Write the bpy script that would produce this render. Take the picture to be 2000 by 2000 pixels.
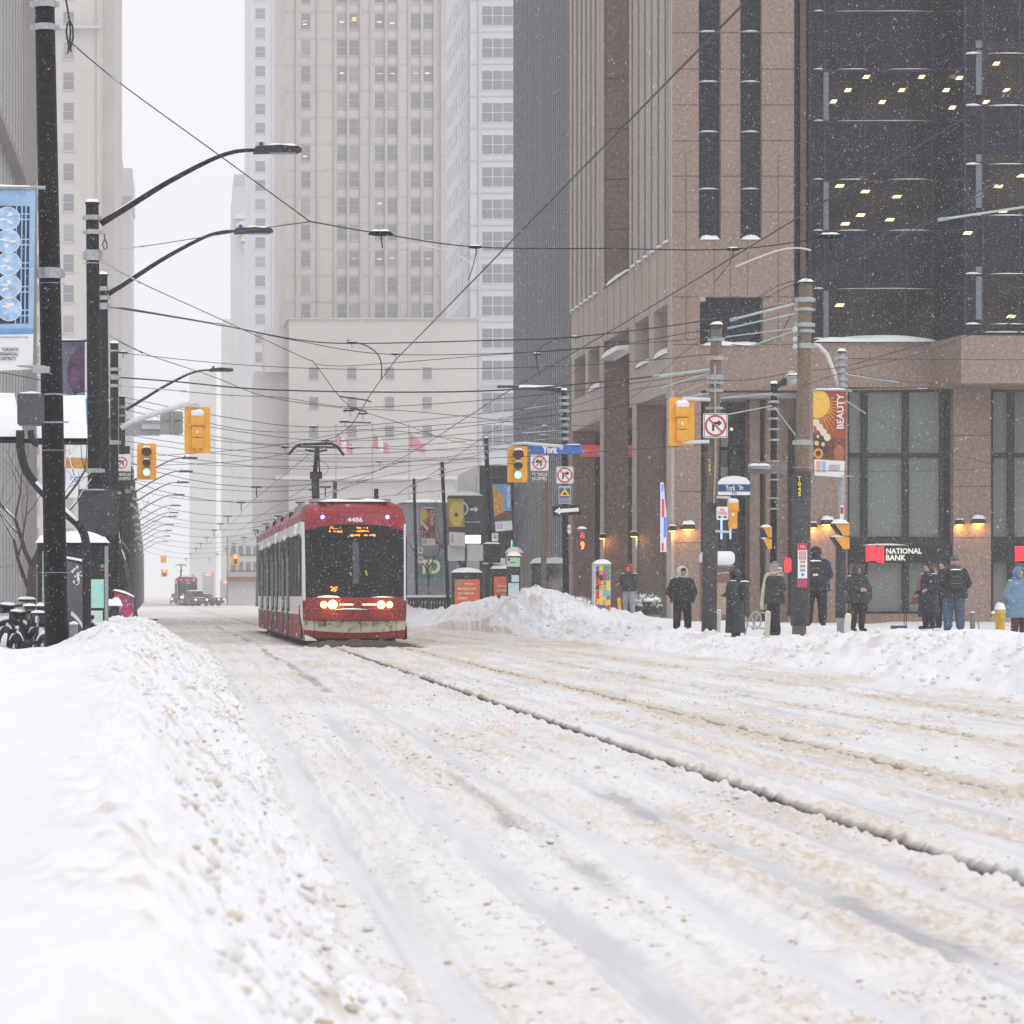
import bpy, bmesh, math, random
import numpy as np
from mathutils import Vector, Matrix
R = math.radians
random.seed(7)
for o in list(bpy.data.objects):
    bpy.data.objects.remove(o)
sc = bpy.context.scene
COL = sc.collection

# ---------------------------------------------------------------- camera, world, sun, exposure
# street runs along +Y; px() reads a point of the photo (1932 px wide view) at a chosen real distance
F, CX, CY, EYE, K = 6300.0, 357.0, 1163.0, 1.22, 2000/1932
cam_d = bpy.data.cameras.new('camera'); cam = bpy.data.objects.new('camera', cam_d); COL.objects.link(cam)
cam.location = (0, 0, EYE); cam.rotation_euler = (R(90), 0, 0)
cam_d.sensor_width = 36; cam_d.lens = F/2000*36
cam_d.shift_x = (1000-CX)/2000; cam_d.shift_y = (CY-1000)/2000
cam_d.clip_start = 0.1; cam_d.clip_end = 6000
cam_d.dof.use_dof = True; cam_d.dof.focus_distance = 74; cam_d.dof.aperture_fstop = 10.0
sc.camera = cam

SUN_EL, SUN_AZ = 48, 150
w = bpy.data.worlds.new("World"); sc.world = w; w.use_nodes = True
nt = w.node_tree; nt.nodes.clear()
sky = nt.nodes.new('ShaderNodeTexSky'); sky.sky_type = 'NISHITA'; sky.sun_disc = False
sky.sun_elevation = R(SUN_EL); sky.sun_rotation = R(SUN_AZ); sky.dust_density = 6; sky.air_density = 1.0
hs = nt.nodes.new('ShaderNodeHueSaturation'); hs.inputs['Saturation'].default_value = 0.12
mx = nt.nodes.new('ShaderNodeMix'); mx.data_type = 'RGBA'; mx.inputs[0].default_value = 0.86   # the cloud cover, an even pale grey
mx.inputs[7].default_value = (10.6, 10.6, 10.9, 1)
bg = nt.nodes.new('ShaderNodeBackground'); bg.inputs[1].default_value = 0.10
wo = nt.nodes.new('ShaderNodeOutputWorld')
nt.links.new(sky.outputs[0], hs.inputs['Color']); nt.links.new(hs.outputs[0], mx.inputs[6])
nt.links.new(mx.outputs[2], bg.inputs[0]); nt.links.new(bg.outputs[0], wo.inputs[0])

sd = bpy.data.lights.new('sun', 'SUN'); sd.energy = 0.5; sd.angle = R(40); sd.color = (1, .97, .93)
so = bpy.data.objects.new('sun', sd); COL.objects.link(so)
so.rotation_euler = (R(90-SUN_EL), 0, R(180-SUN_AZ))
sc.view_settings.view_transform = 'Standard'; sc.view_settings.look = 'None'
sc.view_settings.exposure = 0.1; sc.view_settings.gamma = 1
cy = sc.cycles
cy.max_bounces = 5; cy.diffuse_bounces = 3; cy.glossy_bounces = 2; cy.transmission_bounces = 2
cy.transparent_max_bounces = 6; cy.volume_bounces = 2
cy.use_denoising = True; cy.sample_clamp_indirect = 4; cy.caustics_reflective = False; cy.caustics_refractive = False

# ---------------------------------------------------------------- helpers
def px(u, v, z):
    return Vector(((u*K-CX)*z/F, z, EYE+(CY-v*K)*z/F))
def pxX(u, z): return (u*K-CX)*z/F
def pxZ(v, z): return EYE+(CY-v*K)*z/F
def pm(z): return F/z/K            # view pixels per metre at distance z
def bend(z):                       # the street swings slightly left past the crossing
    return -0.0103*max(0.0, z-75)

def tag(o, label=None, cat=None, group=None, kind=None):
    if label: o['label'] = label
    if cat: o['category'] = cat
    if group: o['group'] = group
    if kind: o['kind'] = kind
    return o
def thing(name, label, cat, loc=(0, 0, 0), group=None):
    o = bpy.data.objects.new(name, None); COL.objects.link(o)
    o.location = loc; o.empty_display_size = .2
    return tag(o, label, cat, group)
def wloc(o):
    v = Vector((0, 0, 0))
    while o is not None:
        v += o.location; o = o.parent
    return v
def copy_tree(o, parent=None):
    c = o.copy(); COL.objects.link(c); c.parent = parent
    for ch in list(o.children): copy_tree(ch, c)
    return c

class MB:
    def __init__(s): s.v = []; s.f = []
    def add(s, vs, fs):
        n = len(s.v); s.v += [tuple(a) for a in vs]; s.f += [tuple(i+n for i in f) for f in fs]; return s
    def box(s, x0, x1, y0, y1, z0, z1, M=None):
        x0, x1 = min(x0, x1), max(x0, x1); y0, y1 = min(y0, y1), max(y0, y1); z0, z1 = min(z0, z1), max(z0, z1)
        v = [Vector(p) for p in [(x0,y0,z0),(x1,y0,z0),(x1,y1,z0),(x0,y1,z0),(x0,y0,z1),(x1,y0,z1),(x1,y1,z1),(x0,y1,z1)]]
        if M: v = [M@p for p in v]
        return s.add(v, [(0,3,2,1),(4,5,6,7),(0,1,5,4),(1,2,6,5),(2,3,7,6),(3,0,4,7)])
    def tube(s, pts, r, n=8, cap=True, sy=1.0):
        pts = [Vector(p) for p in pts]; m = len(pts)
        rs = list(r) if isinstance(r, (list, tuple)) else [r]*m
        vs = []; fs = []; up = None
        for i, p in enumerate(pts):
            d = (pts[min(i+1, m-1)]-pts[max(i-1, 0)])
            d = d.normalized() if d.length > 1e-9 else Vector((0, 0, 1))
            if up is None:
                up = Vector((1, 0, 0)) if abs(d.x) < .8 else Vector((0, 0, 1))
            a = (up-d*up.dot(d)).normalized(); b = d.cross(a); up = a
            for k in range(n):
                t = 2*math.pi*k/n
                vs.append(p+(a*math.cos(t)+b*math.sin(t)*sy)*rs[i])
        for i in range(m-1):
            for k in range(n):
                k2 = (k+1) % n
                fs.append((i*n+k, i*n+k2, (i+1)*n+k2, (i+1)*n+k))
        if cap:
            fs.append(tuple(range(n-1, -1, -1))); fs.append(tuple((m-1)*n+k for k in range(n)))
        return s.add(vs, fs)
    def capsule(s, p0, p1, r0, r1=None, n=10, sy=1.0):
        r1 = r0 if r1 is None else r1
        p0 = Vector(p0); p1 = Vector(p1); d = (p1-p0)
        d = d.normalized() if d.length > 1e-6 else Vector((0, 0, 1))
        pts = []; rs = []
        for t in (-1, -.8, -.4): pts.append(p0+d*r0*t); rs.append(r0*max(.02, math.sqrt(1-t*t)))
        pts += [p0, p1]; rs += [r0, r1]
        for t in (.4, .8, 1): pts.append(p1+d*r1*t); rs.append(r1*max(.02, math.sqrt(1-t*t)))
        return s.tube(pts, rs, n, True, sy)
    def ell(s, c, rx, ry, rz, n=12, m=8):
        vs = [(c[0], c[1], c[2]-rz)]; fs = []
        for i in range(1, m):
            t = -math.pi/2+math.pi*i/m
            for k in range(n):
                a = 2*math.pi*k/n
                vs.append((c[0]+rx*math.cos(t)*math.cos(a), c[1]+ry*math.cos(t)*math.sin(a), c[2]+rz*math.sin(t)))
        vs.append((c[0], c[1], c[2]+rz))
        for k in range(n): fs.append((0, 1+(k+1) % n, 1+k))
        for i in range(m-2):
            for k in range(n):
                a = 1+i*n+k; b = 1+i*n+(k+1) % n; fs.append((a, b, b+n, a+n))
        top = len(vs)-1
        for k in range(n): fs.append((top, 1+(m-2)*n+k, 1+(m-2)*n+(k+1) % n))
        return s.add(vs, fs)
    def prism(s, poly, y0, y1, M=None):     # poly in (x, z), counter-clockwise seen from the camera (-Y); extruded in y
        n = len(poly)
        v = [Vector((p[0], y0, p[1])) for p in poly]+[Vector((p[0], y1, p[1])) for p in poly]
        if M: v = [M@p for p in v]
        f = [tuple(range(n)), tuple(range(2*n-1, n-1, -1))]
        f += [(i, i+n, (i+1) % n+n, (i+1) % n) for i in range(n)]
        return s.add(v, f)
    def prismx(s, poly, x0, x1):            # poly in (y, z) extruded in x
        n = len(poly)
        v = [(x0, p[0], p[1]) for p in poly]+[(x1, p[0], p[1]) for p in poly]
        return s.add(v, [tuple(range(n-1, -1, -1)), tuple(range(n, 2*n))]+[((i+1) % n, (i+1) % n+n, i+n, i) for i in range(n)])
    def prismz(s, poly, z0, z1):
        n = len(poly)
        v = [(p[0], p[1], z0) for p in poly]+[(p[0], p[1], z1) for p in poly]
        return s.add(v, [tuple(range(n-1, -1, -1)), tuple(range(n, 2*n))]+[(i, (i+1) % n, (i+1) % n+n, i+n) for i in range(n)])
    def grid(s, fn, nu, nv):
        vs = [fn(i/nu, j/nv) for j in range(nv+1) for i in range(nu+1)]
        return s.add(vs, [(j*(nu+1)+i, j*(nu+1)+i+1, (j+1)*(nu+1)+i+1, (j+1)*(nu+1)+i) for j in range(nv) for i in range(nu)])
    def ring(s, cx, cz, r0, r1, y0, y1, n=28):
        vs = []; fs = []
        for k in range(n):
            a = 2*math.pi*k/n
            for (r, y) in ((r0, y0), (r1, y0), (r1, y1), (r0, y1)):
                vs.append((cx+r*math.cos(a), y, cz+r*math.sin(a)))
        for k in range(n):
            a = 4*k; b = 4*((k+1) % n)
            for q in range(4): fs.append((a+q, a+(q+1) % 4, b+(q+1) % 4, b+q))
        return s.add(vs, fs)
    def disc(s, cx, cz, r, y0, y1, n=20):
        return s.prism([(cx+r*math.cos(2*math.pi*k/n), cz+r*math.sin(2*math.pi*k/n)) for k in range(n)], y0, y1)
    def cap(s, x0, x1, y0, y1, z, h, n=8, sag=.0):   # a rounded pad of snow
        def fn(a, b):
            a = 2*a-1; b = 2*b-1
            e = max(0, 1-abs(a)**3.2)**.5*max(0, 1-abs(b)**3.2)**.5
            return ((x0+x1)/2+a*(x1-x0)/2, (y0+y1)/2+b*(y1-y0)/2, z+h*e*(1+.25*math.sin(5*a+3*b+x0*7))-sag*(1-e))
        return s.grid(fn, n, n)
    def build(s, name, m, parent=None, smooth=False, mod=None):
        me = bpy.data.meshes.new(name)
        off = wloc(parent) if parent else Vector((0, 0, 0))
        vs = [(a[0]-off.x, a[1]-off.y, a[2]-off.z) for a in s.v] if parent else s.v
        me.from_pydata(vs, [], s.f); me.materials.append(m)
        if smooth: me.polygons.foreach_set('use_smooth', [True]*len(me.polygons))
        me.update()
        o = bpy.data.objects.new(name, me); COL.objects.link(o)
        if parent: o.parent = parent
        if mod:
            b = o.modifiers.new('bevel', 'BEVEL'); b.width = mod; b.segments = 2; b.limit_method = 'ANGLE'
        return o
def rrect(x0, x1, z0, z1, r, n=4):
    P = []
    for (cx, cz, a0) in ((x1-r, z0+r, -90), (x1-r, z1-r, 0), (x0+r, z1-r, 90), (x0+r, z0+r, 180)):
        for k in range(n+1):
            a = R(a0+90*k/n); P.append((cx+r*math.cos(a), cz+r*math.sin(a)))
    return P

MATS = {}
def mat(name, rgb, rough=.6, metal=0., var=.12, vs=3., bump=0., bs=30., emit=None, es=0., spec=.5, rgb2=None, thr=None, alpha=None, coat=0, n2s=None):
    if name in MATS: return MATS[name]
    m = bpy.data.materials.new(name); m.use_nodes = True; t = m.node_tree; p = t.nodes['Principled BSDF']
    p.inputs['Roughness'].default_value = rough; p.inputs['Metallic'].default_value = metal
    p.inputs['Specular IOR Level'].default_value = spec
    tc = t.nodes.new('ShaderNodeTexCoord')
    nz = t.nodes.new('ShaderNodeTexNoise'); nz.inputs['Scale'].default_value = vs; nz.inputs['Detail'].default_value = 5
    t.links.new(tc.outputs['Object'], nz.inputs['Vector'])
    mr = t.nodes.new('ShaderNodeMapRange'); mr.inputs[1].default_value = .3; mr.inputs[2].default_value = .7
    mr.inputs[3].default_value = 1-var; mr.inputs[4].default_value = 1+var
    t.links.new(nz.outputs['Fac'], mr.inputs[0])
    mul = t.nodes.new('ShaderNodeMix'); mul.data_type = 'RGBA'; mul.blend_type = 'MULTIPLY'; mul.inputs[0].default_value = 1
    mul.inputs[6].default_value = (*rgb, 1); t.links.new(mr.outputs[0], mul.inputs[7])
    out = mul.outputs[2]
    if rgb2:
        n2 = t.nodes.new('ShaderNodeTexNoise'); n2.inputs['Scale'].default_value = n2s or vs*3; n2.inputs['Detail'].default_value = 8
        n2.inputs['Roughness'].default_value = .7
        t.links.new(tc.outputs['Object'], n2.inputs['Vector'])
        m2 = t.nodes.new('ShaderNodeMapRange'); m2.inputs[1].default_value = thr[0]; m2.inputs[2].default_value = thr[1]
        t.links.new(n2.outputs['Fac'], m2.inputs[0])
        x = t.nodes.new('ShaderNodeMix'); x.data_type = 'RGBA'; x.inputs[7].default_value = (*rgb2, 1)
        t.links.new(m2.outputs[0], x.inputs[0]); t.links.new(out, x.inputs[6]); out = x.outputs[2]
    t.links.new(out, p.inputs['Base Color'])
    if bump:
        nb = t.nodes.new('ShaderNodeTexNoise'); nb.inputs['Scale'].default_value = bs; nb.inputs['Detail'].default_value = 6
        t.links.new(tc.outputs['Object'], nb.inputs['Vector'])
        b = t.nodes.new('ShaderNodeBump'); b.inputs['Strength'].default_value = bump; b.inputs['Distance'].default_value = .02
        t.links.new(nb.outputs['Fac'], b.inputs['Height']); t.links.new(b.outputs[0], p.inputs['Normal'])
    if emit:
        p.inputs['Emission Color'].default_value = (*emit, 1); p.inputs['Emission Strength'].default_value = es
    if coat: p.inputs['Coat Weight'].default_value = coat
    MATS[name] = m
    return m
# shared materials
SNOW = mat('snow', (.86, .87, .89), .75, var=.03, vs=4, bump=.25, bs=18, spec=.2)
BLACKP = mat('black_pole_paint', (.014, .0135, .016), .6, spec=.12, var=.35, vs=9, rgb2=(.25, .25, .27), thr=(.66, .8), n2s=40)
DARKP = mat('dark_metal', (.028, .029, .033), .55, spec=.18, var=.2)
STEEL = mat('galvanised_steel', (.36, .38, .39), .45, .5, var=.2, vs=12)
GREYM = mat('grey_metal', (.30, .31, .32), .5, .2, var=.12)
WOOD = mat('weathered_wood_pole', (.17, .12, .085), .85, var=.3, vs=14, bump=.4, bs=60, rgb2=(.55, .55, .56), thr=(.7, .8), n2s=60)
SIGY = mat('signal_yellow', (.85, .40, .02), .5, var=.06, vs=4)
SIGYD = mat('signal_yellow_housing', (.78, .36, .03), .5, var=.12, vs=6)
WHITEP = mat('white_sign_paint', (.80, .80, .80), .5, var=.05)
REDP = mat('red_sign_paint', (.55, .04, .06), .5, var=.08)
BLK = mat('black_paint', (.015, .015, .017), .6, spec=.2, var=.2)
BLUES = mat('blue_sign_paint', (.02, .14, .50), .5, var=.08)
NAVY = mat('navy_sign_paint', (.03, .06, .20), .5, var=.08)
GRANITE = mat('brown_granite', (.31, .222, .175), .75, var=.12, vs=.35, rgb2=(.17, .12, .10), thr=(.42, .66), n2s=9)
GRANITEL = mat('pale_and_lit_granite', (.44, .36, .305), .75, var=.08, vs=.5, rgb2=(.34, .27, .24), thr=(.5, .7), n2s=6)
DGLASS = mat('dark_glass', (.010, .013, .023), .14, var=.4, vs=.6, spec=.12)
WIRE = mat('black_wire', (.02, .02, .022), .6)
ROD = mat('pale_insulator_rod', (.42, .5, .5), .5)

def text(s, x, y, z, w, h, m, parent, rot=0, depth=.004, name='lettering', bold=.012, fit=True):
    """lettering facing -Y, centred on (x, z) at depth y, filling w x h (before rotation by rot degrees)"""
    cu = bpy.data.curves.new('t', 'FONT'); cu.body = s; cu.align_x = 'CENTER'; cu.offset = bold; cu.extrude = 0; cu.resolution_u = 3
    ob = bpy.data.objects.new('t', cu); me = bpy.data.meshes.new_from_object(ob)
    n = len(me.vertices); a = np.zeros(n*3); me.vertices.foreach_get('co', a); a = a.reshape(-1, 3)
    mn, mxx = a.min(0), a.max(0); sx = w/max(1e-6, mxx[0]-mn[0]); sz = h/max(1e-6, mxx[1]-mn[1])
    if not fit: sx = sz
    lx = (a[:, 0]-(mn[0]+mxx[0])/2)*sx; lz = (a[:, 1]-(mn[1]+mxx[1])/2)*sz
    c, q = math.cos(R(rot)), math.sin(R(rot))
    off = wloc(parent)
    a[:, 0] = x+lx*c-lz*q-off.x; a[:, 2] = z+lx*q+lz*c-off.z; a[:, 1] = y-depth-off.y
    me.vertices.foreach_set('co', a.ravel()); me.materials.clear(); me.materials.append(m); me.update(); me.name = name
    o = bpy.data.objects.new(name, me); COL.objects.link(o); o.parent = parent
    bpy.data.objects.remove(ob); bpy.data.curves.remove(cu)
    return o

# numpy value noise
def vn(x, y, seed=0):
    xi = np.floor(x).astype(np.int64); yi = np.floor(y).astype(np.int64)
    xf = x-xi; yf = y-yi
    xf = xf*xf*(3-2*xf); yf = yf*yf*(3-2*yf)
    def h(a, b):
        n = (a*374761393+b*668265263+seed*982451653) & 0xffffffff
        n = ((n ^ (n >> 13))*1274126177) & 0xffffffff
        n = (n ^ (n >> 16)) & 0xffff
        return n/65535.0
    return (h(xi, yi)*(1-xf)+h(xi+1, yi)*xf)*(1-yf)+(h(xi, yi+1)*(1-xf)+h(xi+1, yi+1)*xf)*yf
def fbm(x, y, o=4, seed=0):
    s = 0; a = 1; t = 0
    for i in range(o):
        s = s+a*vn(x*2**i+17*i, y*2**i-9*i, seed+i); t += a; a *= .5
    return s/t
def sst(a, b, x):
    t = np.clip((x-a)/(b-a), 0, 1); return t*t*(3-2*t)
def hfield(name, xs, zs, fn, m, attrs=None, base=None):
    X, Y = np.meshgrid(xs, zs)
    r = fn(X, Y); Zh = r[0]
    X2 = r[2] if len(r) > 2 else X
    n = X.size; me = bpy.data.meshes.new(name)
    co = np.empty((n, 3), np.float32); co[:, 0] = X2.ravel(); co[:, 1] = Y.ravel(); co[:, 2] = Zh.ravel()
    me.vertices.add(n); me.vertices.foreach_set('co', co.ravel())
    nx, nz = len(xs), len(zs)
    i = np.arange((nx-1)*(nz-1)); c = i % (nx-1); rr = i//(nx-1); a = rr*nx+c
    q = np.stack([a, a+1, a+1+nx, a+nx], 1).astype(np.int32)
    me.loops.add(q.size); me.loops.foreach_set('vertex_index', q.ravel())
    me.polygons.add(len(q)); me.polygons.foreach_set('loop_start', np.arange(0, q.size, 4, dtype=np.int32))
    me.polygons.foreach_set('use_smooth', np.ones(len(q), bool))
    at = me.attributes.new('dirt_and_shade', 'FLOAT_COLOR', 'POINT')
    D = np.zeros((n, 4), np.float32); d = r[1]
    D[:, 0] = d[0].ravel(); D[:, 1] = d[1].ravel(); D[:, 2] = d[2].ravel(); D[:, 3] = 1
    at.data.foreach_set('color', D.ravel())
    me.update(calc_edges=True); me.materials.append(m)
    o = bpy.data.objects.new(name, me); COL.objects.link(o)
    return tag(o, kind='structure')
# ---------------------------------------------------------------- ground, road, snow banks
def snowground_mat(name):
    # vertex channels: red = tan salt-and-sand slush, green = bare dark wet ground and painted shade under the streetcar, blue = grey packed ice
    m = bpy.data.materials.new(name); m.use_nodes = True; t = m.node_tree; p = t.nodes['Principled BSDF']
    at = t.nodes.new('ShaderNodeAttribute'); at.attribute_name = 'dirt_and_shade'
    sp = t.nodes.new('ShaderNodeSeparateColor'); t.links.new(at.outputs['Color'], sp.inputs[0])
    tc = t.nodes.new('ShaderNodeTexCoord')
    def noise(sc_, det=6, rgh=.6):
        n = t.nodes.new('ShaderNodeTexNoise'); n.inputs['Scale'].default_value = sc_; n.inputs['Detail'].default_value = det
        n.inputs['Roughness'].default_value = rgh; t.links.new(tc.outputs['Object'], n.inputs['Vector']); return n.outputs['Fac']
    def mixc(f, a, b):
        x = t.nodes.new('ShaderNodeMix'); x.data_type = 'RGBA'
        if isinstance(f, float): x.inputs[0].default_value = f
        else: t.links.new(f, x.inputs[0])
        for s_, q in ((6, a), (7, b)):
            if isinstance(q, tuple): x.inputs[s_].default_value = (*q, 1)
            else: t.links.new(q, x.inputs[s_])
        return x.outputs[2]
    def math_(op, a, b, clamp=False):
        n = t.nodes.new('ShaderNodeMath'); n.operation = op; n.use_clamp = clamp
        for i, q in enumerate((a, b)):
            if isinstance(q, (int, float)): n.inputs[i].default_value = q
            else: t.links.new(q, n.inputs[i])
        return n.outputs[0]
    fine = noise(22, 8, .75); mid = noise(3.2, 5)
    snow = mixc(mid, (.85, .855, .875), (.79, .80, .825))
    tan = mixc(fine, (.72, .635, .52), (.56, .455, .335))
    f1 = math_('MULTIPLY', sp.outputs[0], math_('MULTIPLY_ADD', fine, 2.2, ) if False else math_('ADD', math_('MULTIPLY', fine, 1.5), .15), True)
    c = mixc(f1, snow, tan)
    c = mixc(math_('MULTIPLY', sp.outputs[2], .8, True), c, (.575, .58, .60))
    g = math_('MULTIPLY', sp.outputs[1], math_('ADD', fine, .62), True)
    c = mixc(g, c, (.05, .048, .052))
    t.links.new(c, p.inputs['Base Color'])
    rg = math_('SUBTRACT', .85, math_('MULTIPLY', sp.outputs[2], .35)); t.links.new(rg, p.inputs['Roughness'])
    p.inputs['Specular IOR Level'].default_value = .25
    b = t.nodes.new('ShaderNodeBump'); b.inputs['Strength'].default_value = .35; b.inputs['Distance'].default_value = .012
    t.links.new(noise(60, 5), b.inputs['Height']); t.links.new(b.outputs[0], p.inputs['Normal'])
    return m
GROUNDM = snowground_mat('slushy_snow')
FARSNOW = mat('far_snow', (.74, .735, .73), .85, var=.08, vs=.1, rgb2=(.62, .55, .46), thr=(.45, .7), n2s=.35)

b = MB(); b.box(-1500, 1500, -60, 3000, -.4, -.12)
tag(b.build('ground', FARSNOW), kind='structure')

BANDS = [(.80, .10, .05), (1.42, .13, .5), (2.02, .12, .35), (2.62, .09, .4), (3.12, .09, .3), (3.95, .16, .45), (4.55, .13, .7), (5.45, .16, .35),
         (6.2, .18, .5), (7.0, .2, .6), (7.75, .16, .4), (8.7, .2, .4)]
def wob(Y): return .10*(vn(Y/9, Y*0, 3)-.5)+.05*(vn(Y/3.1, Y*0, 5)-.5)
def road_fn(X, Y):
    Xb = X-np.where(Y > 75, -0.0103*(Y-75), 0)
    Xw = Xb+wob(Y)*np.clip((Y-4)/8, 0, 1)
    rough = np.ones_like(X); grey = np.zeros_like(X)
    for (c, hw, g) in BANDS:
        edge = .055*(fbm(X*0+c*9, Y*1.6, 3, 21)-.5)*2
        hw = hw*.72; k = (1-sst(hw*.5, hw*1.4, np.abs(Xw-c+edge*1.3)))*(.55+.45*sst(.3, .5, fbm(X*1.5+c, Y*.16, 3, 23))); rough = np.minimum(rough, 1-k)
        pt = sst(.46, .66, fbm(X*2.2+c*5, Y*.22+c*11, 4, int(c*10)))
        grey = np.maximum(grey, k*(.15+g*pt*.9))
    lod = np.clip(40/np.maximum(Y, 1), .15, 1)
    c1 = np.clip(fbm(X*5.5, Y*5.0, 2, 31)-.42, 0, 1)*2.1
    c2 = np.clip(vn(X*19, Y*17, 33)-.45, 0, 1)*1.8
    c3 = vn(X*48, Y*42, 35)
    big = fbm(X*.8, Y*.25, 3, 37)
    amp = rough*(.45+.9*big)
    c4 = np.clip(vn(X*33+3, Y*24, 34)-.5, 0, 1)*2
    h = amp*(.022*c1+.030*c2*(.4+c1)+.018*c4+.007*c3)+.012*rough+.006*fbm(X*3, Y*.7, 3, 40)
    tan = rough*np.clip(.05+1.35*sst(.35, .68, fbm(X*1.1, Y*.35, 4, 50))+.35*c2-.2, 0, 1)
    tan *= .35+.65*sst(1.2, 5, Xb+.6)+.35*sst(20, 60, Y)
    micro = sst(.42, .66, .5*vn(X*28, Y*15, 55)+.5*vn(X*55, Y*26, 56)); far = sst(45, 95, Y)
    tan = tan*(.25+.95*micro*(1-far)+.45*far)+.42*rough*sst(.70, .82, .6*vn(X*17, Y*11, 57)+.4*c2)
    tr = fbm(X*15, Y*.16, 3, 64); tan = np.clip((tan*(.5+.8*fbm(X*2.4, Y*.8, 3, 58))+.17*rough*(.5+.8*vn(X*24, Y*9, 59)))*(.45+1.05*tr)+.06, 0, 1); h = h-.012*sst(.52, .66, tr)*rough; grey = np.clip(grey+.35*sst(.58, .74, tr)+.16*fbm(X*1.2, Y*.3, 3, 66)+.05, 0, 1)
    grey = np.clip(grey*(.45+1.2*fbm(X*26, Y*1.3, 3, 60))+.22*(1-rough), 0, 1)
    h = h+(1-rough)*(.006*vn(X*16, Y*2.2, 62)+.003*vn(X*50, Y*30, 63))
    # farther and at the crossing: an even tan churn
    tan = np.clip(tan+.35*sst(45, 80, Y)*fbm(X*.5, Y*.12, 3, 61)*1.3, 0, 1)
    dark = np.zeros_like(X)
    for (c, wd, dk, tn) in ((3.46, .060, 1.25, .2), (4.955, .042, 1.0, 1.0), (6.60, .028, .6, .4), (8.1, .02, .3, .4)):
        d = np.abs(Xb-c+.012*(fbm(X*0, Y*2.5, 2, 71)-.5)); k = 1-sst(wd*.6, wd*1.5, d)
        mod = .62+.5*fbm(X*0+c, Y*1.1, 3, 77)
        h = h*(1-k)-.012*k; dark = np.clip(np.maximum(dark, k*dk*mod), 0, 1); k2 = 1-sst(wd*2, wd*7, d)
        h = h+.012*k2*(1-k)*(1+c2); tan = np.clip(tan+tn*k2*.7, 0, 1); rough = rough*(1-k)
    # grey worn patches between the ruts
    pt = sst(.62, .72, fbm(X*1.6, Y*.18, 3, 91))
    dark = np.maximum(dark, .34*pt*(1-sst(.03, .11, np.abs(Xw-2.62+.03*(fbm(X*0, Y*2, 2, 94)-.5))))*sst(.42, .6, fbm(X*8, Y*.9, 3, 95))+.40*sst(.5, .62, fbm(X*3, Y*.3, 3, 93))*(1-sst(.03, .12, np.abs(Xw-1.78)))*sst(12, 16, Y))
    # churned slush under the streetcar, contact shade painted into its dark channel
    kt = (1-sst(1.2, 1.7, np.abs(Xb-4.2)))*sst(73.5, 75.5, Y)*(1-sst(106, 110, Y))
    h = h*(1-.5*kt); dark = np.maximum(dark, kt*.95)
    return h, (tan, dark, grey*(1-dark))
zs = [1.5]
while zs[-1] < 175: zs.append(zs[-1]+min(.22, max(.014, zs[-1]**2/(EYE*F)*1.7)) if zs[-1] > 8.5 else zs[-1]+.12)
xs = np.concatenate([np.arange(-1.2, .2, .05), np.arange(.2, 3.4, .0105), np.arange(3.4, 3.52, .008), np.arange(3.52, 5.2, .015), np.arange(5.2, 12.5, .03)])
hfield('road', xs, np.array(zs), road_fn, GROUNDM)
# the rest of the street, far on, and the crossing street
def far_road(X, Y):
    t = fbm(X*.3, Y*.05, 3, 5)
    Xb = X+0.0103*(Y-75)
    return .02*fbm(X*.5, Y*.3, 2, 8)-.03, (t*.9, .35*(1-sst(.1, .4, np.abs(Xb-3.46)))*t, .3*t)
hfield('far_road', np.linspace(-16, 16, 90), np.linspace(170, 900, 300), far_road, GROUNDM)
def cross_road(X, Y):
    t = fbm(X*.4, Y*.4, 4, 15); return -.06+.05*fbm(X*2, Y*2, 3, 12), (t, 0*t, .3*t)
hfield('side_street', np.linspace(-90, -1.1, 200), np.linspace(74, 112, 120), cross_road, GROUNDM)
hfield('side_street', np.linspace(12.4, 90, 120), np.linspace(88, 108, 60), cross_road, GROUNDM)

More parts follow.
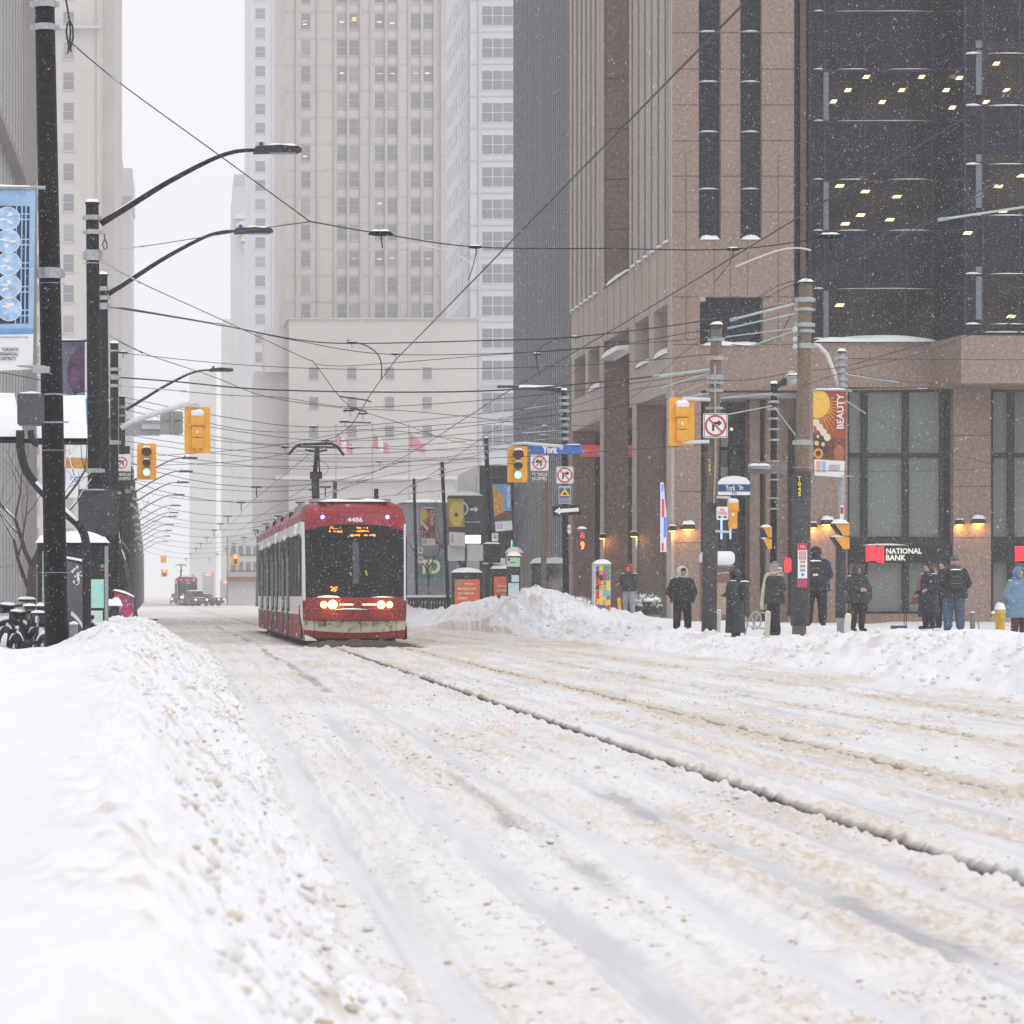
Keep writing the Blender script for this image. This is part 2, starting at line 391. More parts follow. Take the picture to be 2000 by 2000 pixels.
# left bank and snowed-in pavement
def bankL(X, Y):
    toe = .62+.10*(fbm(X*0, Y*.35, 2, 101)-.5)*2
    crest = .04-.024*np.minimum(Y, 22)-.28*sst(22, 62, Y)+.16*(fbm(X*0, Y*.3, 2, 102)-.5)
    Hc = .70+.10*(fbm(X*0, Y*.18, 3, 103)-.5)*2+.06*sst(30, 60, Y)
    t = np.clip((toe-X)/(toe-crest), 0, 1); slope = Hc*(t*.55+.45*t*t*(3-2*t))
    plat = .52+.18*(fbm(X*.55, Y*.2, 3, 104)-.5)*2+.17*(fbm(X*1.1, Y*.85, 2, 106)-.5)*2+.035*(vn(X*2.2+.6*Y, Y*2.4, 107)-.5)*2
    plat = np.where(Y > 38, plat*(1-.25*sst(38, 46, Y)), plat)
    fl = sst(34, 52, Y); k = sst(.55*fl, .75+1.0*fl, crest-X); h = slope*(1-k)+plat*k
    rough = sst(-.30, .10, X-crest)*(.75+.25*sst(3, 14, Y)+0*Y); rough = np.where(Y > 30, np.maximum(rough, sst(-1.6, -.4, X-crest)*.9), rough)
    c1 = np.clip(fbm(X*6, Y*4.2, 3, 111)-.4, 0, 1)*2.2; c2 = np.clip(vn(X*17, Y*13, 112)-.45, 0, 1)*1.8
    h = h+rough*(.075*c1+.05*c2+.020*vn(X*45, Y*38, 113)+.03*np.clip(vn(X*27, Y*21, 114)-.5, 0, 1))-rough*.04
    h *= 1-sst(66, 74, Y)
    h = np.where(X > toe, -.02-(X-toe)*.5, h)
    sp = sst(.55, .75, .6*vn(X*13, Y*8, 119)+.4*vn(X*30, Y*18, 118))*sst(.44, .66, fbm(X*2, Y*1.1, 3, 120))
    tan = rough*np.clip(sp*1.1+.30*sst(.62, .8, fbm(X*6, Y*3.2, 4, 121)), 0, 1)
    return h, (tan, tan*.12, 0*tan)
zs = [1.2]
while zs[-1] < 76: zs.append(zs[-1]+min(.14, max(.016, zs[-1]**2/(.6*F)*1.7)))
xs = np.concatenate([np.arange(-14, -3, .2), np.arange(-3, -1.2, .04), np.arange(-1.2, .95, .0125)])
tag(hfield('snow_bank', xs, np.array(zs), bankL, GROUNDM))
# right bank, pavement behind it and the pile on the far corner
def bankR(X, Y):
    toe = 9.35+.6*sst(36, 64, Y)-1.9*sst(104, 124, Y)+.35*(fbm(X*0, Y*.3, 2, 201)-.5)*2-.0103*np.maximum(0, Y-124)
    Hc = .24+.34*(1-sst(38, 58, Y))+.16*(fbm(X*0, Y*.12, 3, 202)-.5)*2+.35*sst(84, 100, Y)
    t = np.clip((X-toe)/1.5, 0, 1); slope = Hc*t*t*(3-2*t)
    plat = .14+.10*(fbm(X*.45, Y*.3, 3, 203)-.5)*2+.10*sst(100, 120, Y)
    k = sst(1.2, 3.2, X-toe); h = slope*(1-k)+plat*k
    def mound(cx, cz, rx, rz, a): return a*np.exp(-((X-cx)/rx)**2-((Y-cz)/rz)**2)
    h = h+mound(11.8, 104, 1.7, 4.5, .72)+mound(13.4, 101, 2.4, 4, .36)+mound(10.6, 106, .8, 2, .25)+mound(10.2, 112, 1.6, 5, .45)
    h = h+mound(13.6, 61.5, .9, 2.2, .36)+mound(14.9, 62, 1.0, 3, .25)+mound(12.0, 60, .9, 4, .18)+mound(12.0, 52, 1.3, 5, .25)+mound(16.2, 63, 1.2, 3, .30)+mound(14.6, 90, 2, 4, .25)
    h = h+mound(17, 95, 3, 6, .25)+mound(20, 84, 3, 5, .25)
    rough = (1-sst(1.7, 3.4, X-toe))*.9+.12
    rough = np.maximum(rough, .9*sst(95, 100, Y)*(1-sst(3.5, 6, X-toe)))
    c1 = np.clip(fbm(X*3.6, Y*2.0, 3, 211)-.4, 0, 1)*2.2; c2 = np.clip(vn(X*10, Y*7, 212)-.5, 0, 1)*2
    rough = rough*sst(0, .55, X-toe)
    h = h+rough*(.15*c1+.09*c2+.03*vn(X*22, Y*14, 216))+.02*fbm(X*3, Y*1.5, 3, 215)
    h = np.where(X < toe, -.03-(toe-X)*.3, h)
    tan = np.clip((c2-.45)*rough*1.0*sst(.5, .72, fbm(X*1.2, Y*.6, 3, 220))+.5*(1-sst(0, .3, X-toe))+.5*sst(.56, .8, fbm(X*1.5, Y*.8, 4, 222))*rough, 0, 1)
    return h, (tan, tan*.10, 0*tan)
xs = np.concatenate([np.arange(4.5, 7.4, .3), np.arange(7.4, 9.3, .05), np.arange(9.3, 14.5, .032), np.arange(14.5, 45, .22)])
zs = [float(q) for q in np.arange(2, 26, .2)]+[26.0]
while zs[-1] < 240: zs.append(zs[-1]+min(.5, max(.10, zs[-1]**2/(EYE*F)*.55)))
hfield('snow_bank', xs, np.array(zs), bankR, GROUNDM)
def bankFar(X, Y):
    Xb = X+0.0103*(Y-75); t = sst(0, 2.0, -1.3-Xb); h = t*(.35+.4*fbm(X*.5, Y*.2, 4, 301))-.1
    h *= sst(112, 116, Y); tan = sst(.5, .7, fbm(X, Y*.4, 4, 303))*.5
    return h, (tan, 0*tan, 0*tan)
hfield('snow_bank', np.linspace(-20, -.2, 160), np.linspace(112, 520, 420), bankFar, GROUNDM)
b = MB(); b.box(-60, -7.6, -10, 76, -.3, .3); b.box(-60, -11, 112, 700, -.3, .15)
tag(b.build('pavement', SNOW), kind='structure')
b = MB(); b.box(44, 120, -10, 700, -.3, .1); b.box(12, 44.5, 239, 700, -.3, .1)
tag(b.build('pavement', SNOW), kind='structure')

# loose clods of slush and snow lying on the rough strips
def clods(name, m, n, xr, yr, fn, smin, smax, seed, thresh):
    g = np.random.RandomState(seed); x = xr[0]+(xr[1]-xr[0])*g.rand(n); y = yr[0]+(yr[1]-yr[0])*g.rand(n)**1.3
    r_ = fn(x, y); h = r_[0]; keep = thresh(x, y, r_, g); x, y, h = x[keep], y[keep], h[keep]; n = len(x)
    bm = bmesh.new(); bmesh.ops.create_icosphere(bm, subdivisions=1, radius=1); V0 = np.array([v.co[:] for v in bm.verts]); F0 = np.array([[v.index for v in f.verts] for f in bm.faces]); bm.free()
    s_ = smin+(smax-smin)*g.rand(n)**3.2; D = 1+.35*(g.rand(n, len(V0), 1)-.5)
    sc3 = np.stack([.8+.7*g.rand(n), .8+.7*g.rand(n), .45+.4*g.rand(n)], 1)[:, None, :]
    V = V0[None]*D*sc3*s_[:, None, None]; V[:, :, 0] += x[:, None]; V[:, :, 1] += y[:, None]; V[:, :, 2] += (h+s_*.15)[:, None]
    Fi = (F0[None]+len(V0)*np.arange(n)[:, None, None]).reshape(-1).astype(np.int32)
    me = bpy.data.meshes.new(name); me.vertices.add(n*len(V0)); me.vertices.foreach_set('co', V.astype(np.float32).ravel()); me.loops.add(len(Fi)); me.loops.foreach_set('vertex_index', Fi)
    me.polygons.add(len(Fi)//3); me.polygons.foreach_set('loop_start', np.arange(0, len(Fi), 3, dtype=np.int32)); me.polygons.foreach_set('use_smooth', np.ones(len(Fi)//3, bool)); me.update(calc_edges=True); me.materials.append(m)
    o = bpy.data.objects.new(name, me); COL.objects.link(o); tag(o, kind='stuff')
CL1 = mat('slush_clod', (.62, .52, .39), .85, var=.2, vs=30, bump=.5, bs=120); CL2 = mat('snow_clod', (.80, .79, .78), .85, var=.08, vs=12, bump=.5, bs=90, rgb2=(.62, .52, .38), thr=(.52, .66), n2s=6)
def rt(lo, p): return lambda x, y, r_, g: (g.rand(len(x)) < p*sst(.38, .62, fbm(x*1.3, y*.5, 3, 400))) & (r_[0] > lo) & (np.abs(x-3.46) > .11) & (np.abs(x-4.955) > .06)
clods('slush_clods', CL1, 10000, (.5, 9.5), (8.6, 60), road_fn, .003, .019, 41, rt(.014, .8))
clods('snow_clods', CL2, 40000, (.4, 8.5), (8.4, 48), road_fn, .003, .020, 42, rt(.012, .9))
clods('snow_clods', CL2, 15000, (-.5, .75), (3.5, 60), bankL, .004, .026, 43, lambda x, y, r_, g: (r_[0] > .01) & (g.rand(len(x)) < sst(.4, .65, fbm(x*3, y*1.1, 3, 403))) & (x > .18-.022*y))
clods('slush_clods', CL1, 1500, (-.4, .75), (3.5, 60), bankL, .005, .022, 44, lambda x, y, r_, g: (r_[0] > .01) & (vn(x*4, y*2, 401) > .55) & (x > .16-.022*y))
clods('snow_clods', CL2, 5000, (9.3, 13), (32, 110), bankR, .015, .06, 45, lambda x, y, r_, g: (r_[0] > .02) & (vn(x*1.5, y*.8, 402) > .45))
# ---------------------------------------------------------------- buildings
XS = 17.6
def X2(u, z): return (u-CX)*z/F
def Z2(v, z): return EYE+(CY-v)*z/F
LIT = mat('lit_window', (.9, .6, .3), .5, emit=(1, .62, .30), es=1.1)
PANE = mat('grey_pane', (.20, .205, .23), .25, var=.25, vs=.3)
PANEB = mat('blind_pane', (.30, .30, .31), .5, var=.15, vs=.4)
def windows(root, rects, y, panes, trim=.12, tm=None, sill=True, limit=96, divide=None):
    """rects: (x0, x1, z0, z1); each is a window of its own, with frame and glass in its own place"""
    cache = {}; rest = MB(); off = wloc(root)
    for i, (x0, x1, z0, z1) in enumerate(rects):
        m = panes[(i*7+i*i*3) % len(panes)] if isinstance(panes, list) else panes
        if i >= limit: rest.box(x0, x1, y-.04, y+.2, z0, z1); continue
        key = (round(x1-x0, 2), round(z1-z0, 2), m.name)
        if key not in cache:
            b = MB(); W, Hh = (x1-x0)/2, (z1-z0)
            b.box(-W, W, -.04, .2, 0, Hh)
            o = b.build('window', m)
            if tm:
                f = MB(); f.box(-W-trim, W+trim, -.16, .1, -trim*1.2, 0) 
                f.box(-W, W, -.09, .0, Hh*.49, Hh*.53)
                if divide:
                    for q in range(1, divide): xx = -W+2*W*q/divide; f.box(xx-.06, xx+.06, -.10, 0, 0, Hh)
                fo = f.build('window_frame', tm, o)
            cache[key] = o
            o.parent = root
        else:
            s0 = cache[key]; o = s0.copy(); COL.objects.link(o); o.parent = root
            for ch in s0.children:
                c = ch.copy(); COL.objects.link(c); c.parent = o
        o.location = ((x0+x1)/2-off.x, y-off.y, z0-off.z)
    if rest.v:
        tag(rest.build('window', PANE, root), kind='stuff')

BEIGE = mat('beige_stone', (.53, .50, .468), .8, var=.08, vs=.12, rgb2=(.55, .50, .45), thr=(.5, .7), n2s=.5)
BEIGED = mat('beige_stone_trim', (.47, .44, .41), .8, var=.1, vs=.2)
GREYST = mat('grey_stone', (.55, .535, .545), .8, var=.08, vs=.1)
WHITEST = mat('white_concrete', (.62, .62, .66), .8, var=.06, vs=.1)
def bldg(name, label, cat, x0, x1, y0, y1, z1, m, z0=-.3, group=None):
    t = thing(name, label, cat, ((x0+x1)/2, y0, 0), group)
    b = MB(); b.box(x0, x1, y0, y1, z0, z1); b.build('wall', m, t)
    return t
# --- stone office tower in the middle
z = 440.0; D = lambda u: pxX(u, z)
t = bldg('stone_office_tower', 'tall beige stone office tower with paired windows rising behind the streetcar', 'building', D(533), D(838), z, z+20, 128, BEIGE)
rr = []
for k in range(-1, 12):
    v = 40+49.75*k
    for u in (577, 645, 668, 716, 740, 784, 808): rr.append((D(u-8.5), D(u+8.5), pxZ(v+15, z), pxZ(v-14, z)))
windows(t, rr, z, [PANE, PANE, PANEB, mat('grey_pane_warm', (.15, .14, .145), .3), PANE, mat('grey_pane_dark', (.11, .115, .13), .3)], .12, BEIGED)
b = MB()
for u in (560, 600, 632, 656.5, 681, 700, 728, 752, 772, 796, 820):
    b.box(D(u)-.14, D(u)+.14, z-.35, z, 0, 128)
for u in (533, 838): b.box(D(u)-.5, D(u)+.3, z-.5, z+.5, 0, 128)
for k in range(0, 13): b.box(D(533), D(838), z-.08, z, pxZ(22+49.75*k, z)-.12, pxZ(22+49.75*k, z)+.12)
b.build('pilaster', BEIGED, t)
b = MB()
for (u, v) in ((575, 40), (575, 46), (668, 34), (668, 38), (645, 42), (716, 42), (740, 44), (645, 138), (716, 139), (741, 139), (784, 139), (806, 138), (668, 488), (716, 489), (740, 487), (808, 488), (575, 295), (716, 384)):
    b.box(D(u-4), D(u+4), z-.06, z-.045, pxZ(v+.9, z), pxZ(v-.9, z))
b.build('ceiling_light', LIT, t)
# podium in front of it
z = 425.0
t = bldg('stone_podium_block', 'plain beige stone podium block with few windows in front of the stone tower', 'building', D(545), D(900), z, z+14, pxZ(601, z), BEIGE)
rr = [(D(u-8.5), D(u+8.5), pxZ(v+11, z), pxZ(v-11, z)) for v in (704, 760, 814) for u in (592, 664, 735, 806)]
rr += [(D(u-7), D(u+7), pxZ(v+8, z), pxZ(v-8, z)) for v in (990, 1040) for u in (560, 592, 790, 830, 870)]
windows(t, rr, z, PANE, .12, BEIGED)
b = MB(); b.box(D(545)-.3, D(900)+.3, z-.4, z+14, pxZ(603, z), pxZ(600, z)); b.build('parapet', BEIGED, t)
b = MB(); b.box(D(545), D(900), z-.5, z, pxZ(862, z), pxZ(860, z)); b.box(D(520), D(900), z-1.2, z, pxZ(905, z), pxZ(898, z)); b.build('cornice', WHITEST, t)
b = MB(); b.box(D(480), D(545), z+4, z+16, -.3, pxZ(700, z)); b.box(D(500), D(545), z+2, z+16, pxZ(700, z), pxZ(618, z)); b.build('side_wing', mat('pinkish_stone', (.58, .54, .54), .8), t)
# low shop row at its foot
z = 405.0
t = bldg('shop_block', 'low grey shop building fading into the haze left of the streetcar', 'building', D(430), D(540), z, z+12, pxZ(1010, z), GREYST)
rr = [(D(u), D(u+9), pxZ(v+16, z), pxZ(v, z)) for u in range(436, 536, 14) for v in (1030, 1060)]
windows(t, rr, z, PANE, .1, DARKP)
b = MB(); b.box(D(430)-.2, D(540), z-.8, z, pxZ(1096, z), pxZ(1088, z)); b.build('shop_fascia', mat('dull_red_fascia', (.25, .06, .05), .6), t)
# three flags
FLAG = mat('red_flag_cloth', (.50, .17, .18), .8); FLAGW = mat('white_flag_cloth', (.7, .68, .68), .8)
for i, (u, lab) in enumerate(((634, 'red and white flag on the pole nearest the pantograph'), (703, 'red flag with white stripe on the middle pole before the stone podium'), (772, 'red flag hanging from the pole farthest from the pantograph'))):
    z = 380.0; t = thing('flagpole', lab, 'flag', (D(u), z, .2), 'flagpoles before the stone podium')
    b = MB(); b.tube([(D(u), z, 0), (D(u), z, pxZ(800, z))], .09, 6); b.build('pole', GREYM, t)
    b = MB()
    def fl(a, c, u=u): return (D(u)+a*1.9, z+.25*math.sin(a*5+i), pxZ(818, z)-a*1.2-c*(1.7-.5*a)+.1*math.sin(a*6))
    b.grid(fl, 8, 4); fo = b.build('flag', FLAG, t, True)
    if i < 2:
        b = MB(); b.grid(lambda a, c: (fl(.35+.3*a, c)[0], fl(.35+.3*a, c)[1]-.03, fl(.35+.3*a, c)[2]), 4, 4); b.build('flag_stripe', FLAGW, fo, True)
# --- white concrete tower with slanted side
z = 455.0
t = thing('white_office_tower', 'pale white concrete tower with bands of three-pane windows beside the dark tower', 'building', (D(950), z, 0))
b = MB(); b.box(D(887), D(1010), z, z+42, -.3, 125); b.build('wall', WHITEST, t)
rr = [(D(910), D(968), pxZ(30+60.8*k+18, z), pxZ(30+60.8*k-18, z)) for k in range(-1, 14)]
windows(t, rr, z, PANE, .1, WHITEST, divide=3)
b = MB()
for k in range(-1, 14):
    b.box(D(887), D(1010), z-.2, z, pxZ(30+60.8*k+29, z)-.1, pxZ(30+60.8*k+29, z)+.1)
b.box(D(905)-.2, D(905)+.2, z-.25, z, 0, 125); b.build('spandrel_joint', GREYST, t)
b = MB()
for k in range(-1, 14):
    for j in range(4):
        b.box(D(887)-.05, D(887)+.1, z+2+j*10, z+9.6+j*10, pxZ(30+60.8*k+16, z), pxZ(30+60.8*k-18, z))
b.build('side_window', PANE, t)
# --- towers farther back on the left of the stone one
z = 600.0
t = bldg('narrow_office_tower', 'hazy grey tower strip with one column of square windows left of the stone tower', 'building', D(473), D(560), z, z+60, 150, mat('lilac_stone', (.60, .58, .60), .8, var=.05, vs=.1))
rr = [(D(482), D(500), pxZ(26+36*k+10, z), pxZ(26+36*k-10, z)) for k in range(-1, 27)]
windows(t, rr, z, [PANE, PANE, PANEB], .2, GREYST)
b = MB(); b.box(D(515)-.2, D(515)+.2, z-.3, z, 0, 150); b.box(D(528)-.4, D(528)+.4, z-.6, z, 0, 150); b.build('pilaster', GREYST, t)
z = 700.0
t = bldg('stepped_tower', 'faint stepped tower with rounded ornament low against the white sky', 'building', D(440), D(480), z, z+40, pxZ(352, z), GREYST)
b = MB(); b.box(D(442), D(480), z+6, z+30, pxZ(352, z), pxZ(322, z)); b.build('penthouse', mat('pale_glass', (.40, .43, .46), .4), t)
b = MB()
for k in range(5): b.cap(D(457)-k*.5, D(474), z-1.5, z+1, pxZ(470-14*k, z), 1.3)
b.build('ornament', WHITEST, t)
z = 780.0
bldg('far_block', 'faintest block low beside the stepped tower, almost lost in the haze', 'building', D(421), D(450), z, z+40, pxZ(602, z), GREYST)
z = 1090.0
bldg('ghost_tower', 'barely visible pale tower at the end of the street', 'building', D(358), D(408), z, z+40, pxZ(700, z), GREYST)
# --- left side
z = 380.0
t = bldg('beige_corner_tower', 'beige stone tower with a single column of tall windows behind the left poles', 'building', D(40), D(191), z, z+50, 110, BEIGE)
b = MB(); b.box(D(191), D(215), z+4, z+50, -.3, 110); b.box(D(186)-.2, D(186)+.2, z-.4, z, 0, 110); b.build('side_wall', BEIGED, t)
rr = [(D(120), D(139), pxZ(v+16, z), pxZ(v-16, z)) for v in [153+57.3*k for k in range(-3, 18)]]
rr += [(D(66), D(74), pxZ(v+16, z), pxZ(v-16, z)) for v in [153+57.3*k for k in range(-3, 18)]]
windows(t, rr, z, [PANE, PANE, PANEB], .15, BEIGED)
b = MB(); b.box(D(56), D(190), z-1.2, z, pxZ(55, z), pxZ(52.5, z))
for u in range(60, 190, 9): b.box(D(u)-.05, D(u)+.05, z-1.1, z-1, pxZ(52.5, z), pxZ(47, z))
b.box(D(56), D(190), z-1.1, z-1, pxZ(47.6, z), pxZ(46.8, z)); b.build('balcony_rail', WHITEST, t)
z = 520.0
t = bldg('cantilevered_tower', 'hazy tower with a jutting box high on its right edge', 'building', D(190), D(246), z, z+40, pxZ(330, z), GREYST)
b = MB(); b.box(D(200), D(250), z-3, z+30, pxZ(372, z), pxZ(322, z)); b.box(D(205), D(229), z+3, z+20, pxZ(322, z), pxZ(285, z)); b.build('top_box', GREYST, t)
# fins facade, street facing, near left
WFIN = mat('white_metal_fin', (.66, .66, .67), .5, var=.06, vs=.3)
t = thing('fin_fronted_building', 'building front of close white vertical fins with dark slots at the left edge', 'building', (-7, 124, 0))
b = MB(); b.box(-20, -7.25, 118, 147.5, -.3, 40); b.build('wall', mat('dark_slot', (.02, .02, .025), .7, var=.3, vs=.5, spec=.05), t)
b = MB()
k = 0
y = 118.4
while y < 147.4: b.box(-7.25, -7.22, y, y+.95, .2, 40); b.box(-7.25, -7.235, y+1.6, y+1.85, .2, 40); y += 2.4
b.build('fin', WFIN, t)
b = MB(); b.box(-20, -6.7, 147.5, 148.2, 0, 40); b.box(-7.26, -6.8, 118, 148, 19.2, 19.5); b.build('end_wall', BEIGED, t)

# --- dark ribbed tower, its street front in line with the granite building
t = thing('dark_ribbed_tower', 'dark grey tower with fine vertical ribs beside the granite building', 'building', (XS, 160, 0))
b = MB(); b.box(XS, 45, 150.5, 171.8, -.3, 75); b.box(XS, XS+.9, 146.3, 150.6, -.3, 75); b.build('wall', mat('charcoal_cladding', (.07, .07, .085), .5, var=.25, vs=.15, spec=.25), t)
b = MB(); y = 146.5
while y < 171.6: b.box(XS-.03, XS, y, y+.26, 2, 75); y += .82
b.build('rib', mat('charcoal_rib', (.13, .13, .15), .5), t)
# --- grey bank pavilion with green sign
z = 200.0
t = thing('grey_pavilion', 'low grey flat-roofed pavilion with a green letter sign beside the streetcar', 'building', (D(800), z, 0))
G1 = mat('grey_panel', (.17, .17, .19), .6, var=.06, vs=.2)
b = MB(); b.prismz([(D(757), z+3), (D(790), z), (D(958), z), (D(958), z+20), (D(757), z+20)], -.3, pxZ(948, z)); b.build('wall', G1, t)
b = MB(); b.cap(D(756), D(960), z-.3, z+20, pxZ(948, z), .3); b.build('roof_snow', SNOW, t, True)
b = MB(); b.box(D(788), D(834), z-.15, z, pxZ(1091, z), pxZ(1050, z)); so_ = b.build('bank_sign', mat('green_sign', (.03, .16, .07), .5), t)
CREAM = mat('cream_letter', (.75, .68, .45), .5)
b = MB(); b.box(D(793), D(806), z-.25, z-.15, pxZ(1061, z), pxZ(1056, z)); b.box(D(797), D(802), z-.25, z-.15, pxZ(1083, z), pxZ(1061, z)); b.build('sign_letter', CREAM, so_)
text('D', D(820), z-.15, pxZ(1069, z), .66, .88, CREAM, so_, bold=.04, depth=.03)
b = MB(); b.box(D(770), D(838), z-.4, z, pxZ(1138, z), pxZ(1136, z)); b.build('ledge', SNOW, t)
z = 172.0
t = thing('dark_glass_pavilion', 'dark glass street-corner building behind the green signal', 'building', (D(1000), z, 0))
b = MB(); b.box(D(905), D(1105), z, z+14, -.3, pxZ(878, z)); b.build('wall', mat('dark_glass_wall', (.06, .06, .07), .2, var=.4, vs=.25), t)
b = MB()
for k in range(17):
    u = 906+k*12; b.box(D(u)-.04, D(u)+.04, z-.1, z, 0, pxZ(880, z))
for v in (905, 960, 1010, 1060, 1110): b.box(D(905), D(1105), z-.12, z, pxZ(v, z)-.05, pxZ(v, z)+.05)
b.build('mullion', DARKP, t)
b = MB(); b.cap(D(998), D(1080), z-2.4, z-.1, pxZ(930, z), .25); b.build('roof_snow', SNOW, t, True)
b = MB(); b.box(D(998), D(1080), z-2.4, z-.1, pxZ(936, z), pxZ(930, z)); b.build('canopy', DARKP, t)

# --- granite office building on the right (corner with the side street)
z0 = 116.0; x_ = lambda u: X2(u, z0); h_ = lambda v: Z2(v, z0); TOP = 60
t = thing('granite_office_building', 'large brown granite office building with colonnade and dark glass tower on the right', 'building', (24, z0, 0))
b = MB()
for (ua, ub) in ((1313, 1365), (1408, 1446), (1488, 1551)): b.box(x_(ua), x_(ub), z0, z0+1.2, h_(468), TOP)
b.box(x_(1313), x_(1551), z0, z0+1.2, h_(580), h_(468))
b.box(x_(1313), x_(1367), z0, z0+1.2, h_(672), h_(580)); b.box(x_(1490), x_(1560), z0, z0+1.2, h_(672), h_(580))
b.box(x_(1313), x_(1640), z0, z0+1.2, h_(762), h_(672))
b.box(x_(1317), x_(1369), z0, z0+1.1, -.2, h_(762))            # corner column
b.box(x_(1567), x_(1655), z0-.02, z0+1.6, -.2, h_(670))            # pier left of the bank window
b.box(x_(1655), x_(1862), z0+.0, z0+1.2, h_(756), h_(668))
b.box(x_(1862), x_(1935), z0-.02, z0+1.6, -.2, h_(668)); b.box(x_(1655), x_(1862), z0+.3, z0+1.2, -.2, h_(1199))
b.box(x_(1935), x_(2140), z0, z0+1.2, h_(744), h_(668)); b.box(x_(1551), x_(1567), z0+.4, z0+1.2, h_(762), h_(668))
b.box(x_(2140), x_(2260), z0, z0+1.6, -.2, h_(668)); b.box(x_(2260), x_(2700), z0, z0+1.6, -.2, h_(668))
# upper setback block left of street face: end wall of notch
b.build('front_wall', GRANITE, t)
XS = 17.6
b = MB()
b.box(XS+.01, XS+1.3, z0+1.2, 127, 14.0, TOP)                          # fins wall core, block 1
b.box(XS+.01, XS+1.3, 135.7, 146, 14.0, TOP)
b.box(XS+1.3, XS+4, 127, 134.7, 8.7, TOP)
b.box(XS, XS+1.0, 134.7, 135.7, -.2, TOP)                      # column A, whole height
b.box(XS, XS+1.0, 125, 126, -.2, 8.7)                          # column B
b.box(XS-.05, XS+.95, 145.2, 146.2, -.2, 8.7)
b.box(XS+3.6, XS+4.4, z0+1.3, 147, -.2, 9)                     # back wall of the colonnade
b.box(XS+1, 45, 135.7, 150, 8.7, TOP-2)
b.build('street_wall', GRANITE, t)
b = MB()
b.box(XS-.02, XS+1.2, z0+.004, 127.0, 11.8, 14.0); b.box(XS-.02, XS+1.2, 127.0, 134.6, 11.8, 14.0); b.box(XS-.02, XS+1.2, 135.7, 146, 11.8, 14.0)
for (ya, yb) in ((z0+.004, 116.9), (120.4, 121.7), (125.5, 127), (135.7, 136.1), (139.8, 140.9), (144.8, 146)): b.box(XS-.02, XS+.5, ya, yb, 10.0, 11.8)
b.box(XS-.02, XS+1.2, z0+.004, 127.0, 8.6, 10.0); b.box(XS-.02, XS+1.2, 135.7, 146, 8.6, 10.0)
y = 116.01
while y < 126.6: b.box(XS-.03, XS+.02, y, y+.72, 14.0, TOP); y += 1.72
y = 136.0
while y < 145.8: b.box(XS-.03, XS+.02, y, y+.72, 14.0, TOP); y += 1.62
b.box(XS-.04, XS, 124.9, 126.05, -.2, 8.6); b.box(XS-.04, XS, 134.6, 135.75, -.2, 60); b.box(XS-.04, x_(1317), z0-.03, z0+1.1, -.2, 8.6)  # street sides of the columns, their lit look put into paler stone
b.build('pale_and_lit_facing', GRANITEL, t)
b = MB(); b.box(XS+.005, XS+.1, z0+.3, 126.9, 14.0, TOP); b.box(XS+.005, XS+.1, 135.8, 145.9, 14.0, TOP)
b.build('slot_glazing', DGLASS, t)
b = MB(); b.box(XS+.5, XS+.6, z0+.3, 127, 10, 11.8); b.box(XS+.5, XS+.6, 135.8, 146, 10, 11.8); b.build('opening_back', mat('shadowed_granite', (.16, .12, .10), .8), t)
# joints in the granite
b = MB()
for v in (64, 135, 205, 275, 344, 414, 580, 673):
    for (ua, ub) in ((1313, 1365), (1408, 1446), (1488, 1551)): b.box(x_(ua), x_(ub), z0-.004, z0+.01, h_(v)-.02, h_(v)+.02)
for u in (1340, 1520): b.box(x_(u)-.015, x_(u)+.015, z0-.006, z0+.01, h_(668), h_(300))
for u in (1395, 1427, 1460): b.box(x_(u)-.012, x_(u)+.012, z0-.006, z0+.01, h_(578), h_(470))
for v in (860, 960, 1060): b.box(x_(1317), x_(1369), z0-.006, z0+.01, h_(v)-.015, h_(v)+.015); b.box(x_(1862), x_(1935), z0-.026, z0+.01, h_(v-10)-.015, h_(v-10)+.015)
for yy in [z0+1.5+2*i for i in range(14)]: b.box(XS-.03, XS, yy-.02, yy+.02, 11.82, 13.98)
for zz in (16.5, 18.6, 20.7, 22.8): b.box(XS-.01, XS+1, 134.69, 134.7, zz-.02, zz+.02)
b.build('joint', mat('joint_line', (.10, .08, .07), .9), t)
b = MB(); b.box(x_(1365), x_(1408), z0+.35, z0+.6, h_(468), TOP); b.box(x_(1446), x_(1488), z0+.35, z0+.6, h_(468), TOP); b.box(x_(1367), x_(1490), z0+.5, z0+.7, h_(672), h_(580))
b.build('strip_window', DGLASS, t)
b = MB()
for (ua, ub) in ((1367, 1406), (1448, 1486)):
    for v in (60, 158, 256, 368): b.cap(x_(ua), x_(ub), z0+.1, z0+.36, h_(v), .05, 4)
    b.cap(x_(ua-1), x_(ub+2), z0-.05, z0+.35, h_(468), .16, 6)
b.cap(x_(1368), x_(1490), z0-.1, z0+.4, h_(675), .14, 8)
b.cap(XS-.1, XS+.5, 116.9, 120.4, 10, .25); b.cap(XS-.1, XS+.5, 121.7, 125.4, 10, .2); b.cap(XS-.1, XS+.6, 127, 134.5, 14, .25); b.cap(XS-.1, XS+.5, 136, 139.8, 10, .25)
b.cap(XS-.3, XS+.4, 128.2, 134.4, 11.0, .3)
for k in range(6): b.cap(XS-.16, XS+.1, 116.8+1.72*k, 117.6+1.72*k, 14, .12, 4); b.cap(XS-.16, XS+.1, 136.8+1.62*k, 137.6+1.62*k, 14, .12, 4)
b.cap(x_(1588), x_(1838), z0-.15, z0+.8, h_(668), .22, 14); b.cap(x_(1880), x_(2140), z0-3.1, z0+.5, h_(663), .3, 10)
b.build('ledge_snow', SNOW, t, True)
